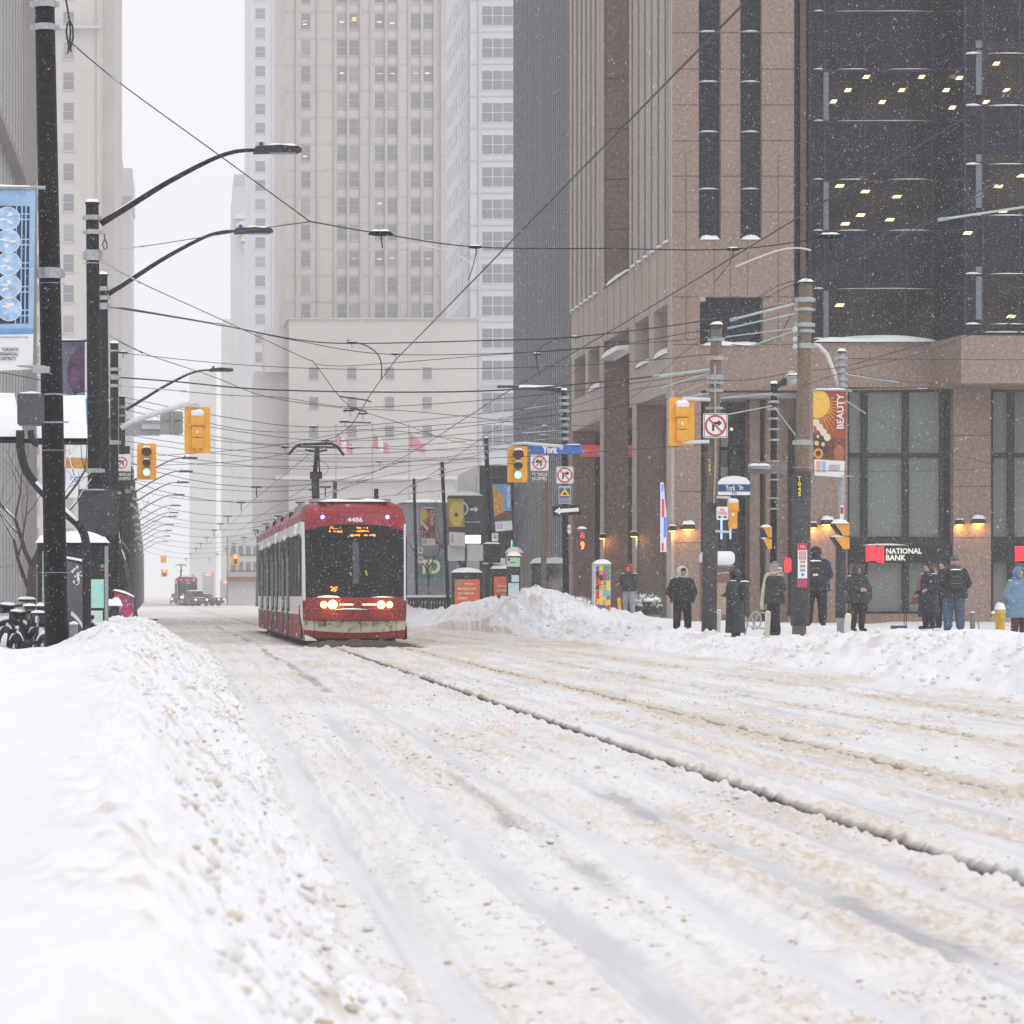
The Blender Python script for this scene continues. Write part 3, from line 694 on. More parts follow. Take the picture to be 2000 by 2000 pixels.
# recessed entrance
b = MB(); b.box(x_(1369), x_(1567), z0+3.4, z0+3.6, -.2, h_(772)); b.build('entrance_glazing', mat('entrance_glass', (.07, .06, .055), .25, var=.5, vs=.5), t)
b = MB(); b.box(x_(1369), x_(1567), z0+.6, z0+4, h_(775), h_(765)); b.build('entrance_soffit', mat('pale_soffit', (.42, .41, .42), .5), t)
b = MB()
for u in (1384, 1400, 1433, 1456, 1487, 1510, 1522, 1545): b.box(x_(u)-.07, x_(u)+.07, z0+3.2, z0+3.4, -.2, h_(775))
for v in (815, 868, 930, 1000, 1080): b.box(x_(1369), x_(1567), z0+3.22, z0+3.39, h_(v)-.06, h_(v)+.06)
b.build('entrance_mullion', DARKP, t)
b = MB(); b.box(x_(1480), x_(1500), z0+1.6, z0+2.6, -.2, h_(775)); b.box(x_(1372), x_(1384), z0+2, z0+3.3, -.2, h_(775)); b.build('inner_column', GRANITE, t)
b = MB(); b.box(x_(1433), x_(1456), z0+3.3, z0+3.395, h_(868), h_(818)); b.box(x_(1433), x_(1456), z0+3.3, z0+3.395, h_(925), h_(905)); b.box(x_(1546), x_(1560), z0+3.3, z0+3.395, h_(1060), h_(905))
b.build('pale_pane', mat('pale_pane', (.33, .37, .38), .3), t)
b = MB(); b.box(x_(1436), x_(1440), z0+3.2, z0+3.29, h_(1050), h_(1010)); b.box(x_(1454), x_(1458), z0+3.2, z0+3.29, h_(1050), h_(1015)); b.build('lobby_screen', mat('screen_glow', (.4, .6, 1), .5, emit=(.4, .65, 1), es=1.3), t)
b = MB()
for (u0, v0, u1, v1) in ((1412, 781, 1438, 771), (1452, 829, 1457, 832)): b.tube([(x_(u0), z0+2.8, h_(v0)), (x_(u1), z0+2.8, h_(v1))], .05, 6)
b.build('lobby_lamp', LIT, t)
# bank windows
BG = mat('greenish_shopfront_glass', (.16, .185, .17), .35, var=.12, vs=.25)
def bay(us, ue, mull, extra):
    w_ = MB(); w_.box(x_(us), x_(ue), z0+.62, z0+.7, h_(1200), h_(750)); wo_ = w_.build('shop_window', BG, t)
    f = MB()
    for u in mull: f.box(x_(u)-.11, x_(u)+.11, z0+.45, z0+.62, h_(1200), h_(756))
    for v in (888, 1052): f.box(x_(us), x_(ue), z0+.46, z0+.61, h_(v)-.08, h_(v)+.08)
    f.box(x_(us), x_(ue), z0+.44, z0+.62, h_(764), h_(750)); f.box(x_(us), x_(ue), z0+.4, z0+.62, h_(1068), h_(1052)); f.box(x_(us), x_(ue), z0+.44, z0+.62, h_(1200), h_(1194))
    f.build('window_frame', DARKP, wo_)
    s_ = MB(); s_.box(x_(us), x_(ue), z0+.2, z0+.5, h_(1099), h_(1065)); return s_.build('sign_fascia', BLK, t)
s1 = bay(1655, 1862, (1658, 1694, 1775, 1848, 1856), 0); s2 = bay(1935, 2140, (1940, 1982, 2060, 2130), 0)
b = MB(); b.cap(x_(1686), x_(1776), z0+.15, z0+.5, h_(1065), .06, 6); b.build('sign_snow', SNOW, s1, True)
REDE = mat('lit_red_logo', (.8, .02, .03), .5, emit=(1, .02, .04), es=.75); WLET = mat('lit_white_letter', (.8, .8, .72), .5, emit=(1, .98, .85), es=.25)
for (u0, sp_) in ((1693, s1), (1985, s2)):
    b = MB(); P = [(0, -.6), (.30, -.55), (.45, -.62), (.68, -.66), (.68, 0), (.45, -.06), (.25, .0), (0, -.02)]
    b.prism([(x_(u0)+p[0]*.95, h_(1066)+p[1]*.95) for p in P], z0+.12, z0+.2); b.build('flag_logo', REDE, sp_)
text('NATIONAL', x_(1768), z0+.2, h_(1076), x_(1803)-x_(1733), .20, WLET, s1, bold=.03)
text('BANK', x_(1752), z0+.2, h_(1089), x_(1772)-x_(1733), .20, WLET, s1, bold=.03)
# red programmable sign behind the colonnade and the tall screen
b = MB(); b.box(X2(1134, 145), X2(1250, 145), 144.85, 145.05, Z2(892, 145), Z2(870, 145)); b.box(x_(1520), x_(1558), z0+3.0, z0+3.15, h_(888), h_(866))
rs = b.build('red_sign_band', mat('red_sign_band', (.55, .02, .04), .5, emit=(1, .03, .06), es=.35), t)
text('et with', X2(1158, 145), 144.85, Z2(881, 145), X2(1183, 145)-X2(1137, 145), .30, WHITEP, rs, bold=.03)
text('p', X2(1231, 145), 144.85, Z2(881, 145), .2, .32, WHITEP, rs, bold=.03)
for u in (1524, 1536, 1549): text('M', x_(u), z0+3.0, h_(877), .16, .22, WHITEP, rs)
t2 = thing('tall_screen', 'tall narrow lit advertising screen with blue and red picture between the columns', 'screen', (XS+1.2, 121, 3))
b = MB(); X0 = X2(1291, 121); b.prism([(X0, Z2(1078, 121)), (X2(1309, 121), Z2(1078, 121)), (X2(1296, 121), Z2(942, 121)), (X0, Z2(942, 121))], 121, 121.15)
b.build('panel', mat('screen_white', (.6, .65, .8), .4, emit=(.65, .72, 1), es=.6), t2)
for (c_, u0, u1, va, vb) in (('red', 1292, 1296, 1076, 1060), ('red', 1292, 1297, 1010, 975), ('blue', 1296, 1301, 1050, 1010), ('blue', 1292, 1295, 960, 946), ('pink', 1300, 1305, 1072, 1046)):
    cc = {'red': (.8, .05, .08), 'blue': (.1, .25, .8), 'pink': (.8, .5, .6)}[c_]
    b = MB(); b.box(X2(u0, 121), X2(u1, 121), 120.97, 121, Z2(va, 121), Z2(vb, 121)); b.build('picture_patch', mat('screen_'+c_, cc, .4, emit=cc, es=.7), t2)
# wall lamps on the piers
LAMPG = mat('warm_lamp_glow', (1, .6, .2), .5, emit=(1, .42, .08), es=3.0)
wl = None
lamps = [(1343, 1031, z0, 'front', 'half-round wall lamp on the corner granite column beside the no standing sign'), (1615, 1022, z0, 'front', 'half-round wall lamp behind the pedestrian signal left of the bank window'),
         (1909, 1020, z0, 'front', 'half-round snowy wall lamp on the pier right of the bank window'), (1872, 1022, z0, 'side', 'small side lamp on the edge of the pier right of the bank window'), (1586, 1028, z0, 'side', 'small side lamp by the wooden pole with yellow digits'),
         (1312, 1034, z0, 'side', 'side lamp on the corner granite column'), (1237, 1045, 125.0, 'side', 'side lamp on the second column of the colonnade'), (1176, 1049, 134.6, 'side', 'side lamp on the far column of the colonnade')]
for (u, v, zz, kd, lab) in lamps:
    X0, Z0 = X2(u, zz), Z2(v, zz)
    o = thing('wall_lamp', lab, 'wall lamp', (X0, zz-.05, Z0), 'wall lamps on the granite piers')
    wd = .24 if kd == 'front' else .14; yy = zz-.03
    b = MB(); n = 10
    P = [(X0+wd*math.cos(math.pi*k/n), Z0-.02+.18*math.sin(math.pi*k/n)) for k in range(n+1)]
    P = [(X0-wd*1.15, Z0-.05), (X0+wd*1.15, Z0-.05)]+P
    b.prism(P, yy-.25, yy); b.build('shade', DARKP, o)
    b = MB(); b.box(X0-wd*.8, X0+wd*.8, yy-.2, yy-.03, Z0-.085, Z0-.05); b.build('bulb', LAMPG, o)
    b = MB(); b.cap(X0-wd, X0+wd, yy-.28, yy, Z0+.12, .13 if kd == 'front' else .05, 6); b.build('snow_cap', SNOW, o, True)
    ld = bpy.data.lights.new('lamp_light', 'POINT'); ld.energy = 13; ld.color = (1, .50, .14); ld.shadow_soft_size = .08
    lo = bpy.data.objects.new('lamp_light', ld); COL.objects.link(lo); lo.parent = o; lo.location = (0, -.16, -.16)
# dark glass tower of the granite building
b = MB()
b.box(x_(1551), x_(1588), z0+2.4, z0+2.8, h_(668), TOP); b.box(x_(1585), x_(1838), z0+.6, z0+1.0, h_(668), TOP)
n0, n1 = x_(1838), X2(1880, z0-3)
b.prismz([(n0, z0+.6), (n1, z0-3), (n1, z0-2.6), (n0, z0+1.0)], h_(668), TOP)
b.box(n1, x_(2500), z0-3, z0-2.6, h_(668), TOP); b.box(n1-.0, x_(2500), z0-2.9, z0+1.4, h_(671), h_(668)-.02)
b.build('curtain_wall', DGLASS, t)
b = MB(); b.prismz([(n0-.4, z0+.2), (n1-.1, z0-3.2), (x_(2500), z0-3.2), (x_(2500), z0), (n0, z0)], h_(760), h_(668)-.02); b.build('bay_base', GRANITE, t)
INS = mat('office_interior', (.024, .019, .015), .4, var=.7, vs=.8, spec=.1)
rws = [(132, 233), (348, 448), (562, 660)]
b = MB(); fr = MB(); wt = MB(); sn = MB(); cl = MB()
for (va, vb) in rws:
    b.box(x_(1612), x_(1832), z0+.56, z0+.6, h_(vb-1), h_(va+3)); b.box(n1+.5, x_(2400), z0-3.04, z0-3, h_(vb-10), h_(va-22))
    cl.box(x_(1614), x_(1624), z0+.5, z0+.56, h_(vb-2), h_(va+4)); cl.box(X2(1905, z0-3), X2(1916, z0-3), z0-3.1, z0-3.04, h_(vb-22), h_(va-24))
for v in (18, 132, 233, 348, 448, 562, 660):
    sn.cap(x_(1592), x_(1614), z0+.35, z0+.6, h_(v), .055, 4)
    if v in (132, 448, 660, 348): sn.cap(x_(1640), x_(1700), z0+.35, z0+.6, h_(v), .04, 6); sn.cap(x_(1740), x_(1826), z0+.35, z0+.6, h_(v), .045, 6)
    else: sn.cap(x_(1640), x_(1828), z0+.35, z0+.6, h_(v), .03, 8)
    sn.cap(X2(1882, z0-3), X2(1916, z0-3), z0-3.2, z0-3, Z2(v-26 if v > 100 else v-32, z0-3), .06, 4); sn.cap(X2(1930, z0-3), X2(2005, z0-3), z0-3.2, z0-3, Z2(v-26 if v > 100 else v-32, z0-3), .035, 6)
    fr.box(x_(1588), x_(1838), z0+.5, z0+.595, h_(v)-.07, h_(v)+.0); fr.box(n1, x_(2400), z0-3.1, z0-3.01, h_(v-26)-.3-.07, h_(v-26)-.3)
for u in (1588, 1616, 1694, 1776, 1828): fr.box(x_(u)-.035, x_(u)+.035, z0+.52, z0+.6, h_(668), TOP)
for u in (1884, 1918, 1990, 2060): fr.box(X2(u, z0-3)-.035, X2(u, z0-3)+.035, z0-3.1, z0-3, h_(668), TOP)
for u in (1560, 1568, 1577): fr.box(x_(u)-.04, x_(u)+.04, z0+2.3, z0+2.4, h_(668), TOP)
b.build('vision_window', INS, t); cl.build('blind', mat('pale_blind', (.13, .16, .17), .5), t); fr.build('mullion', DARKP, t); sn.build('mullion_snow', SNOW, t, True)
b = MB()
for (u, v) in ((1692, 150), (1800, 150), (1656, 176), (1761, 176), (1723, 199), (1628, 198), (1848, 176), (1874, 152), (1860, 210), (1946, 124), (1966, 176), (1926, 199),
               (1640, 363), (1690, 374), (1752, 384), (1681, 420), (1738, 429), (1651, 437), (1950, 364), (1995, 343), (1890, 455), (1640, 596), (1960, 412), (1975, 618)):
    w2 = 8 if v < 240 else 10; yy = z0+.5 if u < 1838 else (z0-3.12); d = 2.5 if v < 240 else 2
    if 1838 < u < 1882: yy = z0-3.3
    P = [(X2(u-w2, yy), Z2(v+d+1, yy)), (X2(u+w2-4, yy), Z2(v+d+1, yy)), (X2(u+w2, yy), Z2(v-d-1, yy)), (X2(u-w2+5, yy), Z2(v-d-1, yy))]
    if v > 580: P = [(p[0], p[1]) for p in P]
    b.prism(P, yy, yy+.02)
b.build('ceiling_light', mat('office_light', (1, .85, .5), .5, emit=(1, .72, .36), es=1.0), t)
# ---------------------------------------------------------------- streetcars
TRED = mat('streetcar_red', (.25, .008, .015), .4, spec=.3, var=.12, vs=2, rgb2=(.66, .56, .57), thr=(.60, .78), n2s=3.5, coat=.2)
TREDF = mat('streetcar_red_salted', (.23, .012, .012), .5, spec=.25, var=.2, vs=5, rgb2=(.42, .22, .17), thr=(.52, .72), n2s=30)
TWHITE = mat('streetcar_white', (.62, .61, .60), .4, var=.06, vs=2, rgb2=(.48, .46, .42), thr=(.55, .8), n2s=4)
TBEIGE = mat('salt_stained_white', (.60, .53, .40), .7, var=.12, vs=3, rgb2=(.16, .12, .075), thr=(.53, .62), n2s=5, bump=.4, bs=25)
TGLASS = mat('streetcar_glass', (.010, .010, .012), .10, var=.5, vs=1.5, spec=.22)
TWGLASS = mat('streetcar_side_glass', (.018, .018, .022), .4, var=.5, vs=1.2, spec=.05, rgb2=(.10, .08, .07), thr=(.5, .8), n2s=1.5)
SALT = mat('salty_pinkish_snow', (.70, .55, .54), .8, var=.1, vs=4)
HEADL = mat('headlight_glow', (1, .9, .6), .3, emit=(1, .66, .24), es=9)
HEADL2 = mat('small_headlight_glow', (1, .9, .6), .3, emit=(1, .66, .22), es=5)
LEDB = mat('led_bar', (1, .9, .7), .3, emit=(1, .80, .50), es=2.2)
BLUEL = mat('blue_marker', (.3, .4, 1), .3, emit=(.10, .14, 1), es=5)
BLUEC = mat('blue_marker_core', (.8, .9, 1), .3, emit=(.45, .6, 1), es=4)
AMB = mat('amber_display', (1, .4, .05), .4, emit=(1, .27, .015), es=1.8)

def tram(label, X0, Y0, yaw, number):
    t = thing('streetcar', label, 'streetcar', (0, 0, 0), 'red and white streetcars')
    HW = 1.27
    # half width and nose depth of the front by height
    def hw(z): return np.interp(z, [.1, .9, 1.2, 2.2, 3.0, 3.3, 3.45, 3.5], [1.22, 1.25, 1.245, 1.255, 1.265, 1.21, 1.06, .86])
    def y0(z): return np.interp(z, [.1, .62, .63, .87, .88, 1.17, 2.0, 2.9, 3.2, 3.4, 3.5], [.05, -.04, -.12, -.12, .0, .02, .10, .26, .38, .62, .95])
    def S(a, z, off=0):          # a in -1..1 across the front
        w_ = float(hw(z)); c = abs(a)**3.0*.42+a*a*.06
        return (a*w_, float(y0(z))+c-off, z)
    def patch(a0, a1, zb, zt, off=0, nu=28, nv=10):
        m_ = MB()
        def fn(i, j):
            a = a0+(a1-a0)*i; lo = zb(a) if callable(zb) else zb; hi = zt(a) if callable(zt) else zt
            return S(a, lo+(hi-lo)*j, off)
        return m_.grid(fn, nu, nv)
    wt = lambda a: 2.93-.17*abs(a)**2.6         # top line of the windscreen
    body = MB()
    # whole body shell, module by module, as rounded sections along y
    mods = [(.55, 8.0), (8.25, 13.6), (13.85, 19.4), (19.65, 25.2), (25.45, 31.0)]
    prof = [(-1.24, .16), (-1.27, .8), (-1.27, 3.02), (-1.25, 3.2), (-1.16, 3.37), (-1.0, 3.47), (-.7, 3.5), (.7, 3.5), (1.0, 3.47), (1.16, 3.37), (1.25, 3.2), (1.27, 3.02), (1.27, .8), (1.24, .16)]
    for i, (ya, yb) in enumerate(mods):
        if i == 0: body.prism(prof, 1.35, yb)
        else: body.prism(prof, ya, yb)
    bo = body.build('body', TWHITE, t)
    m_ = patch(-1, 1, .19, lambda a: 3.5, 0, 40, 40)
    m_.build('front_shell', TREDF, t, True)
    for s in (-1, 1):
        def sd_(i, j, za, zb_):
            z_ = za+(zb_-za)*j; p_ = S(s, z_); X_ = s*float(np.interp(z_, [.16, .8, 3.02, 3.2, 3.37, 3.47, 3.5], [1.24, 1.272, 1.272, 1.255, 1.165, 1.005, .7])); k_ = i**.6
            return (p_[0]*(1-k_)+X_*k_, p_[1]+(1.36-p_[1])*i, z_)
        q = MB(); q.grid(lambda i, j: sd_(i, j, .14, 3.02), 8, 12); q.build('side_shell', TWHITE, t, True)
        q = MB(); q.grid(lambda i, j: sd_(i, j, 3.02, 3.5), 8, 8); q.build('roof_corner', TRED, t, True)
        q = MB(); q.grid(lambda i, j: (s*1.292-s*.0*i, .75+.6*i, 1.2+1.45*j), 2, 2); q.build('driver_window', TWGLASS, t)
        q = MB(); q.grid(lambda i, j: (s*1.285, .6+.78*i, .16+(.25+.35*i)*j), 6, 2); q.build('side_skirt', TREDF, t)
    b = patch(-1, 1, lambda a: wt(a)-.0, 3.5, .012, 40, 14)
    def roofk(i, j): a = -1+2*i; p_ = S(a, 3.5, .012); return (p_[0]+(a*.72-p_[0])*j*.0, p_[1]+(1.6-p_[1])*j, 3.502+.004*j)
    b.grid(roofk, 16, 4); cap_ = b.build('front_cap', TRED, t, True)
    text(number, -.0, .22, 3.04, .36, .115, WHITEP, cap_, bold=.02, depth=.03)
    ws = patch(-.955, .965, 1.175, lambda a: wt(a), .02, 40, 20).build('windscreen', TGLASS, t, True)
    # white corner pillars
    b = patch(-1.0, -.945, 1.1, 3.0, .03, 4, 14); b.build('corner_pillar', TWHITE, t, True)
    b = patch(.955, 1.0, 1.1, 2.95, .03, 4, 14); b.build('corner_pillar', TWHITE, t, True)
    patch(-.965, .965, .885, 1.172, .022, 30, 4).build('lamp_band', TREDF, t, True)
    patch(-1.0, 1.0, .63, .868, .02, 30, 4).build('bumper', TREDF, t, True)
    patch(-1.0, 1.0, lambda a: .33+.03*a*a, .615, .012, 30, 4).build('lower_panel', TBEIGE, t, True)
    patch(-1.0, 1.0, .19, lambda a: .33+.07*a*a, .014, 30, 4).build('skirt', TREDF, t, True)
    b = MB()
    for a in (-.79, .80): b.grid(lambda i, j, a=a: S(a-.004+.008*i, .18+.43*j, .02), 1, 4)
    b.grid(lambda i, j: S(-1+2*i, .862+.028*j, .026), 30, 1); b.grid(lambda i, j: S(-1+2*i, .617+.01*j, .024), 30, 1); b.build('panel_gap', BLK, t)
    # snow lodged on the sills
    b = MB()
    b.grid(lambda i, j: (lambda q: (q[0], q[1]-.03-.03*math.sin(j*3.14), q[2]+.045*math.sin(i*3.14)*j))(S(-.42+.68*i, .872, .02)), 14, 3)
    b.grid(lambda i, j: (lambda q: (q[0], q[1]-.02, q[2]+.05*math.sin(i*3.14)**.6*j))(S(-.75+.45*i, 1.172, .02)), 14, 2)
    b.grid(lambda i, j: (lambda q: (q[0], q[1]-.02, q[2]+.03*math.sin(i*3.14)*j))(S(.28+.5*i, 1.172, .02)), 14, 2)
    b.grid(lambda i, j: (lambda q: (q[0], q[1]-.03, q[2]))(S(-.98+.24*i, .13+.15*j*(1-i)**.7, .02)), 10, 4)
    b.cap(-.85, .85, .75, 5.5, 3.49, .10, 12, 0); b.cap(-.9, .9, 8.4, 30.8, 3.49, .05, 10, 0)
    b.build('clinging_snow', SNOW, t, True)
    # lamps
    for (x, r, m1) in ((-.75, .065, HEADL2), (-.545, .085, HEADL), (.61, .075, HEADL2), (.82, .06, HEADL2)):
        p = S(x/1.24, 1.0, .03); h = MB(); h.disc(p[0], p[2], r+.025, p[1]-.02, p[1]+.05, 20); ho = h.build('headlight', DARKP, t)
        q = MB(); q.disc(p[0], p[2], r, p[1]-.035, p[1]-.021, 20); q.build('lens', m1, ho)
        q = MB(); q.ring(p[0], p[2], r, r*1.38, p[1]-.03, p[1]-.021, 20); q.build('painted_glow_ring', mat('painted_glow_ring', (1, .6, .2), .3, emit=(1, .60, .12), es=1.3), ho)  # ring outside the lens, headlight glow put into an emissive amber colour
        ld = bpy.data.lights.new('headlight_light', 'POINT'); ld.energy = 6 if m1 is HEADL else 2; ld.color = (1, .68, .34); ld.shadow_soft_size = .06
        lo = bpy.data.objects.new('headlight_light', ld); COL.objects.link(lo); lo.parent = ho; lo.location = (p[0], p[1]-.22, p[2])
    for (xa, xb) in ((-.38, -.05), (.165, .49)):
        q = MB(); q.grid(lambda i, j: S((xa+(xb-xa)*i)/1.24, .988+.03*j, .035), 6, 1); q.build('light_bar', LEDB, t)
    for x in (-.77, .80):
        p = S(x/1.25, 3.11, .02); h = MB(); h.disc(p[0], p[2], .05, p[1]-.02, p[1]+.1, 16); ho = h.build('marker_light', BLUEL, t)
        q = MB(); q.disc(p[0], p[2], .028, p[1]-.028, p[1]-.02, 12); q.build('lens', BLUEC, ho)
    # destination display with broken amber rows, as the photo shows it
    db = MB(); db.box(-.72, -.2, .16, .2, 2.60, 2.88); db.box(-.2, .55, .16, .2, 2.58, 2.9); ds = db.build('destination_display', BLK, t)
    q = MB(); rnd = random.Random(4)
    for (xa, xb, z_, h_2) in ((-.62, -.37, 2.82, .03), (-.63, -.47, 2.755, .045), (-.44, -.31, 2.755, .05), (-.60, -.52, 2.86, .03), (.03, .30, 2.84, .05), (.03, .32, 2.765, .045), (-.13, .48, 2.665, .055)):
        x = xa
        while x < xb:
            w_ = rnd.uniform(.018, .05)
            if rnd.random() < .86: q.box(x, min(x+w_, xb), .1, .11, z_-h_2/2+rnd.uniform(0, .018), z_+h_2/2-rnd.uniform(0, .018))
            x += w_+.008
    for (x, z_) in ((-.58, 1.42), (-.52, 1.40), (-.46, 1.42), (-.57, 1.34), (-.50, 1.33), (-.54, 1.37), (-.47, 1.36)): q.box(x-.02, x+.025, .0, .01, z_-.014, z_+.014)
    q.build('amber_dots', AMB, ds)
    # wiper, pale strip painted on the windscreen as a reflection, tape
    b = MB(); b.tube([(-.02, .02, 1.2), (-.10, .06, 1.75)], .012, 5); b.tube([(-.13, .05, 1.5), (-.08, .10, 2.0)], .016, 5); b.tube([(.0, .02, 1.2), (-.05, .06, 1.8)], .009, 5); b.build('wiper', BLK, t)
    b = patch(-.05, .07, 1.5, 2.5, .024, 3, 6); b.build('painted_reflection', mat('reflection_grey', (.075, .08, .095), .4, spec=.2), t)
    b = MB(); b.tube([(-.13, .03, 1.78), (-.11, .02, 1.70)], .018, 5); b.tube([(.24, .06, 1.82), (.28, .05, 1.70)], .02, 5); b.build('yellow_tag', mat('yellow_tag', (.55, .5, .08), .6), t)
    # sides
    for s in (-1, 1):
        for i, (ya, yb) in enumerate(mods):
            y_ = ya+(.83 if i == 0 else 0)
            q = MB(); q.prism([(s*1.283, 3.02), (s*1.265, 3.2), (s*1.175, 3.38), (s*1.0, 3.485), (s*.75, 3.515), (s*.75, 3.4), (s*1.1, 3.2), (s*1.1, 3.02)][::-s], y_, yb)
            q.build('roof_edge', TRED, t)
            q = MB(); q.box(s*1.262, s*1.282, y_+.15, yb-.12, 1.2, 2.72); wo_ = q.build('window_band', TWGLASS, t)
            q = MB()
            yy = y_+1.3
            while yy < yb-.4: q.box(s*1.282, s*1.29, yy, yy+.05, 1.2, 2.72); yy += 1.25
            q.build('window_post', BLK, wo_)
            if i == 0:
                q = MB(); q.box(s*1.262, s*1.285, yb-2.6, yb-.4, .16, .78)
                q.prismx([(1.38, .16), (5.2, .16), (5.2, .78), (2.0, .78), (1.4, 1.0)], s*1.25, s*1.287)
            else: q = MB(); q.box(s*1.262, s*1.285, y_+.1, yb-.1, .16, .78)
            q.build('side_skirt', TREDF, t)
            for dy in ([5.9] if i == 0 else [2.1] if i in (1, 3) else [.9, 3.9] if i == 2 else [1.2]):
                q = MB(); q.box(s*1.26, s*1.295, y_+dy, y_+dy+1.3, .22, 2.76); do = q.build('door', DARKP, t)
                q = MB(); q.box(s*1.295, s*1.302, y_+dy+.08, y_+dy+.6, .55, 2.66); q.box(s*1.295, s*1.302, y_+dy+.7, y_+dy+1.22, .55, 2.66); q.build('door_glass', TWGLASS, do)
                q = MB(); q.box(s*1.295, s*1.335, y_+dy-.06, y_+dy-.02, .9, 2.2); q.box(s*1.295, s*1.33, y_+dy+.63, y_+dy+.67, .5, 2.4); q.build('door_rail', STEEL, do)
            q = MB(); q.box(s*1.268, s*1.30, y_+.1, yb-.1, .76, .80); q.cap(s*1.25-.06, s*1.25+.07, y_+1, y_+1.5, .22, .10, 4); q.build('ledge_salt', SALT, t)
            if s == -1:
                for (dy, zz) in ((.7, 2.78), (.5, 2.92)) if i in (0, 2) else ((.6, 2.75),):
                    q = MB(); q.ell((s*1.30, y_+dy+.4, zz), .06, .12, .09); q.build('camera_snow_lump', SNOW, t, True)
        for i in range(4):
            q = MB(); q.box(s*1.05, s*1.235, mods[i][1]-.02, mods[i+1][0]+.02, .3, 3.42); q.build('bellows', BLK, t)
    q = MB()
    for i in range(4): q.box(-1.1, 1.1, mods[i][1], mods[i+1][0], .3, 3.44)
    q.build('bellows', BLK, t)
    q = MB(); q.box(-1.29, -1.275, 1.05, 1.55, 1.62, 2.02); q.build('driver_window_frost', mat('frosted_window', (.62, .63, .66), .6), t)
    text(number[-2:], -1.0, .52, 1.03, .10, .10, BLK, t, name='side_number', depth=.02)
    # underside and bogies
    q = MB(); q.box(-1.0, 1.0, .62, 30.6, .0, .3); q.build('underframe', BLK, t)
    for yb in (2.8, 10.6, 16.6, 28.2):
        for s in (-1, 1):
            for d in (0, 1.6):
                q = MB(); q.tube([(s*.62, yb+d, .3), (s*.82, yb+d, .3)], .3, 18); q.build('wheel', DARKP, t)
    # roof gear and pantograph
    q = MB(); q.box(-1.02, -.45, 1.4, 2.1, 3.5, 3.58); q.box(-.3, .3, 1.4, 2.1, 3.5, 3.58); q.box(.45, .95, 1.4, 2.1, 3.5, 3.58); q.box(-.9, .9, 9, 12.5, 3.5, 3.66); q.box(-.9, .9, 14.5, 18.5, 3.5, 3.62); q.box(-.9, .9, 20.5, 24, 3.5, 3.62)
    q.build('roof_equipment', GREYM, t)
    q = MB(); q.tube([(.63, 1.9, 3.5), (.63, 1.9, 3.84)], .055, 10); q.build('antenna', DARKP, t)
    q = MB(); q.ell((.45, 1.8, 3.56), .06, .06, .06); q.ell((.75, 1.8, 3.56), .07, .07, .07); q.build('roof_dome', mat('cream_dome', (.6, .55, .45), .5), t)
    pn = MB(); pn.tube([(-.74+.0, 4.2, 3.5), (-.74, 4.6, 4.2)], .09, 8); pn.tube([(-.66, 4.25, 3.5), (-.66, 4.62, 4.2)], .03, 6)
    pn.box(-.86, -.56, 4.5, 4.75, 4.18, 4.36)
    po = pn.build('pantograph', DARKP, t)
    q = MB(); q.tube([(-.74, 4.6, 4.3), (-.70, 4.3, 4.95)], .055, 8); q.tube([(-.62, 4.6, 4.3), (-.66, 4.3, 4.95)], .02, 6); q.tube([(-1.0, 4.3, 4.9), (-.72, 4.3, 4.85), (-.44, 4.3, 4.9)], .025, 6); q.build('upper_arm', DARKP, po)
    q = MB(); q.tube([(-1.42, 4.3, 4.78), (-1.25, 4.3, 4.98), (-1.12, 4.3, 5.04), (-.32, 4.3, 5.06), (-.18, 4.3, 4.98), (-.02, 4.3, 4.76)], .035, 6); q.tube([(-1.2, 4.12, 4.97), (-.25, 4.12, 4.97)], .02, 6); q.build('contact_shoe', DARKP, po)
    t.location = (X0, Y0, 0); t.rotation_euler = (0, 0, yaw)
    return t
tram('red and white streetcar 4486 driving towards the viewer with lit headlights and snowy front', 4.14, 77.3, R(.59), '4486')
t2 = tram('smaller distant red and black streetcar half lost in blowing snow down the street', 0.55, 394.0, R(.59), '44')
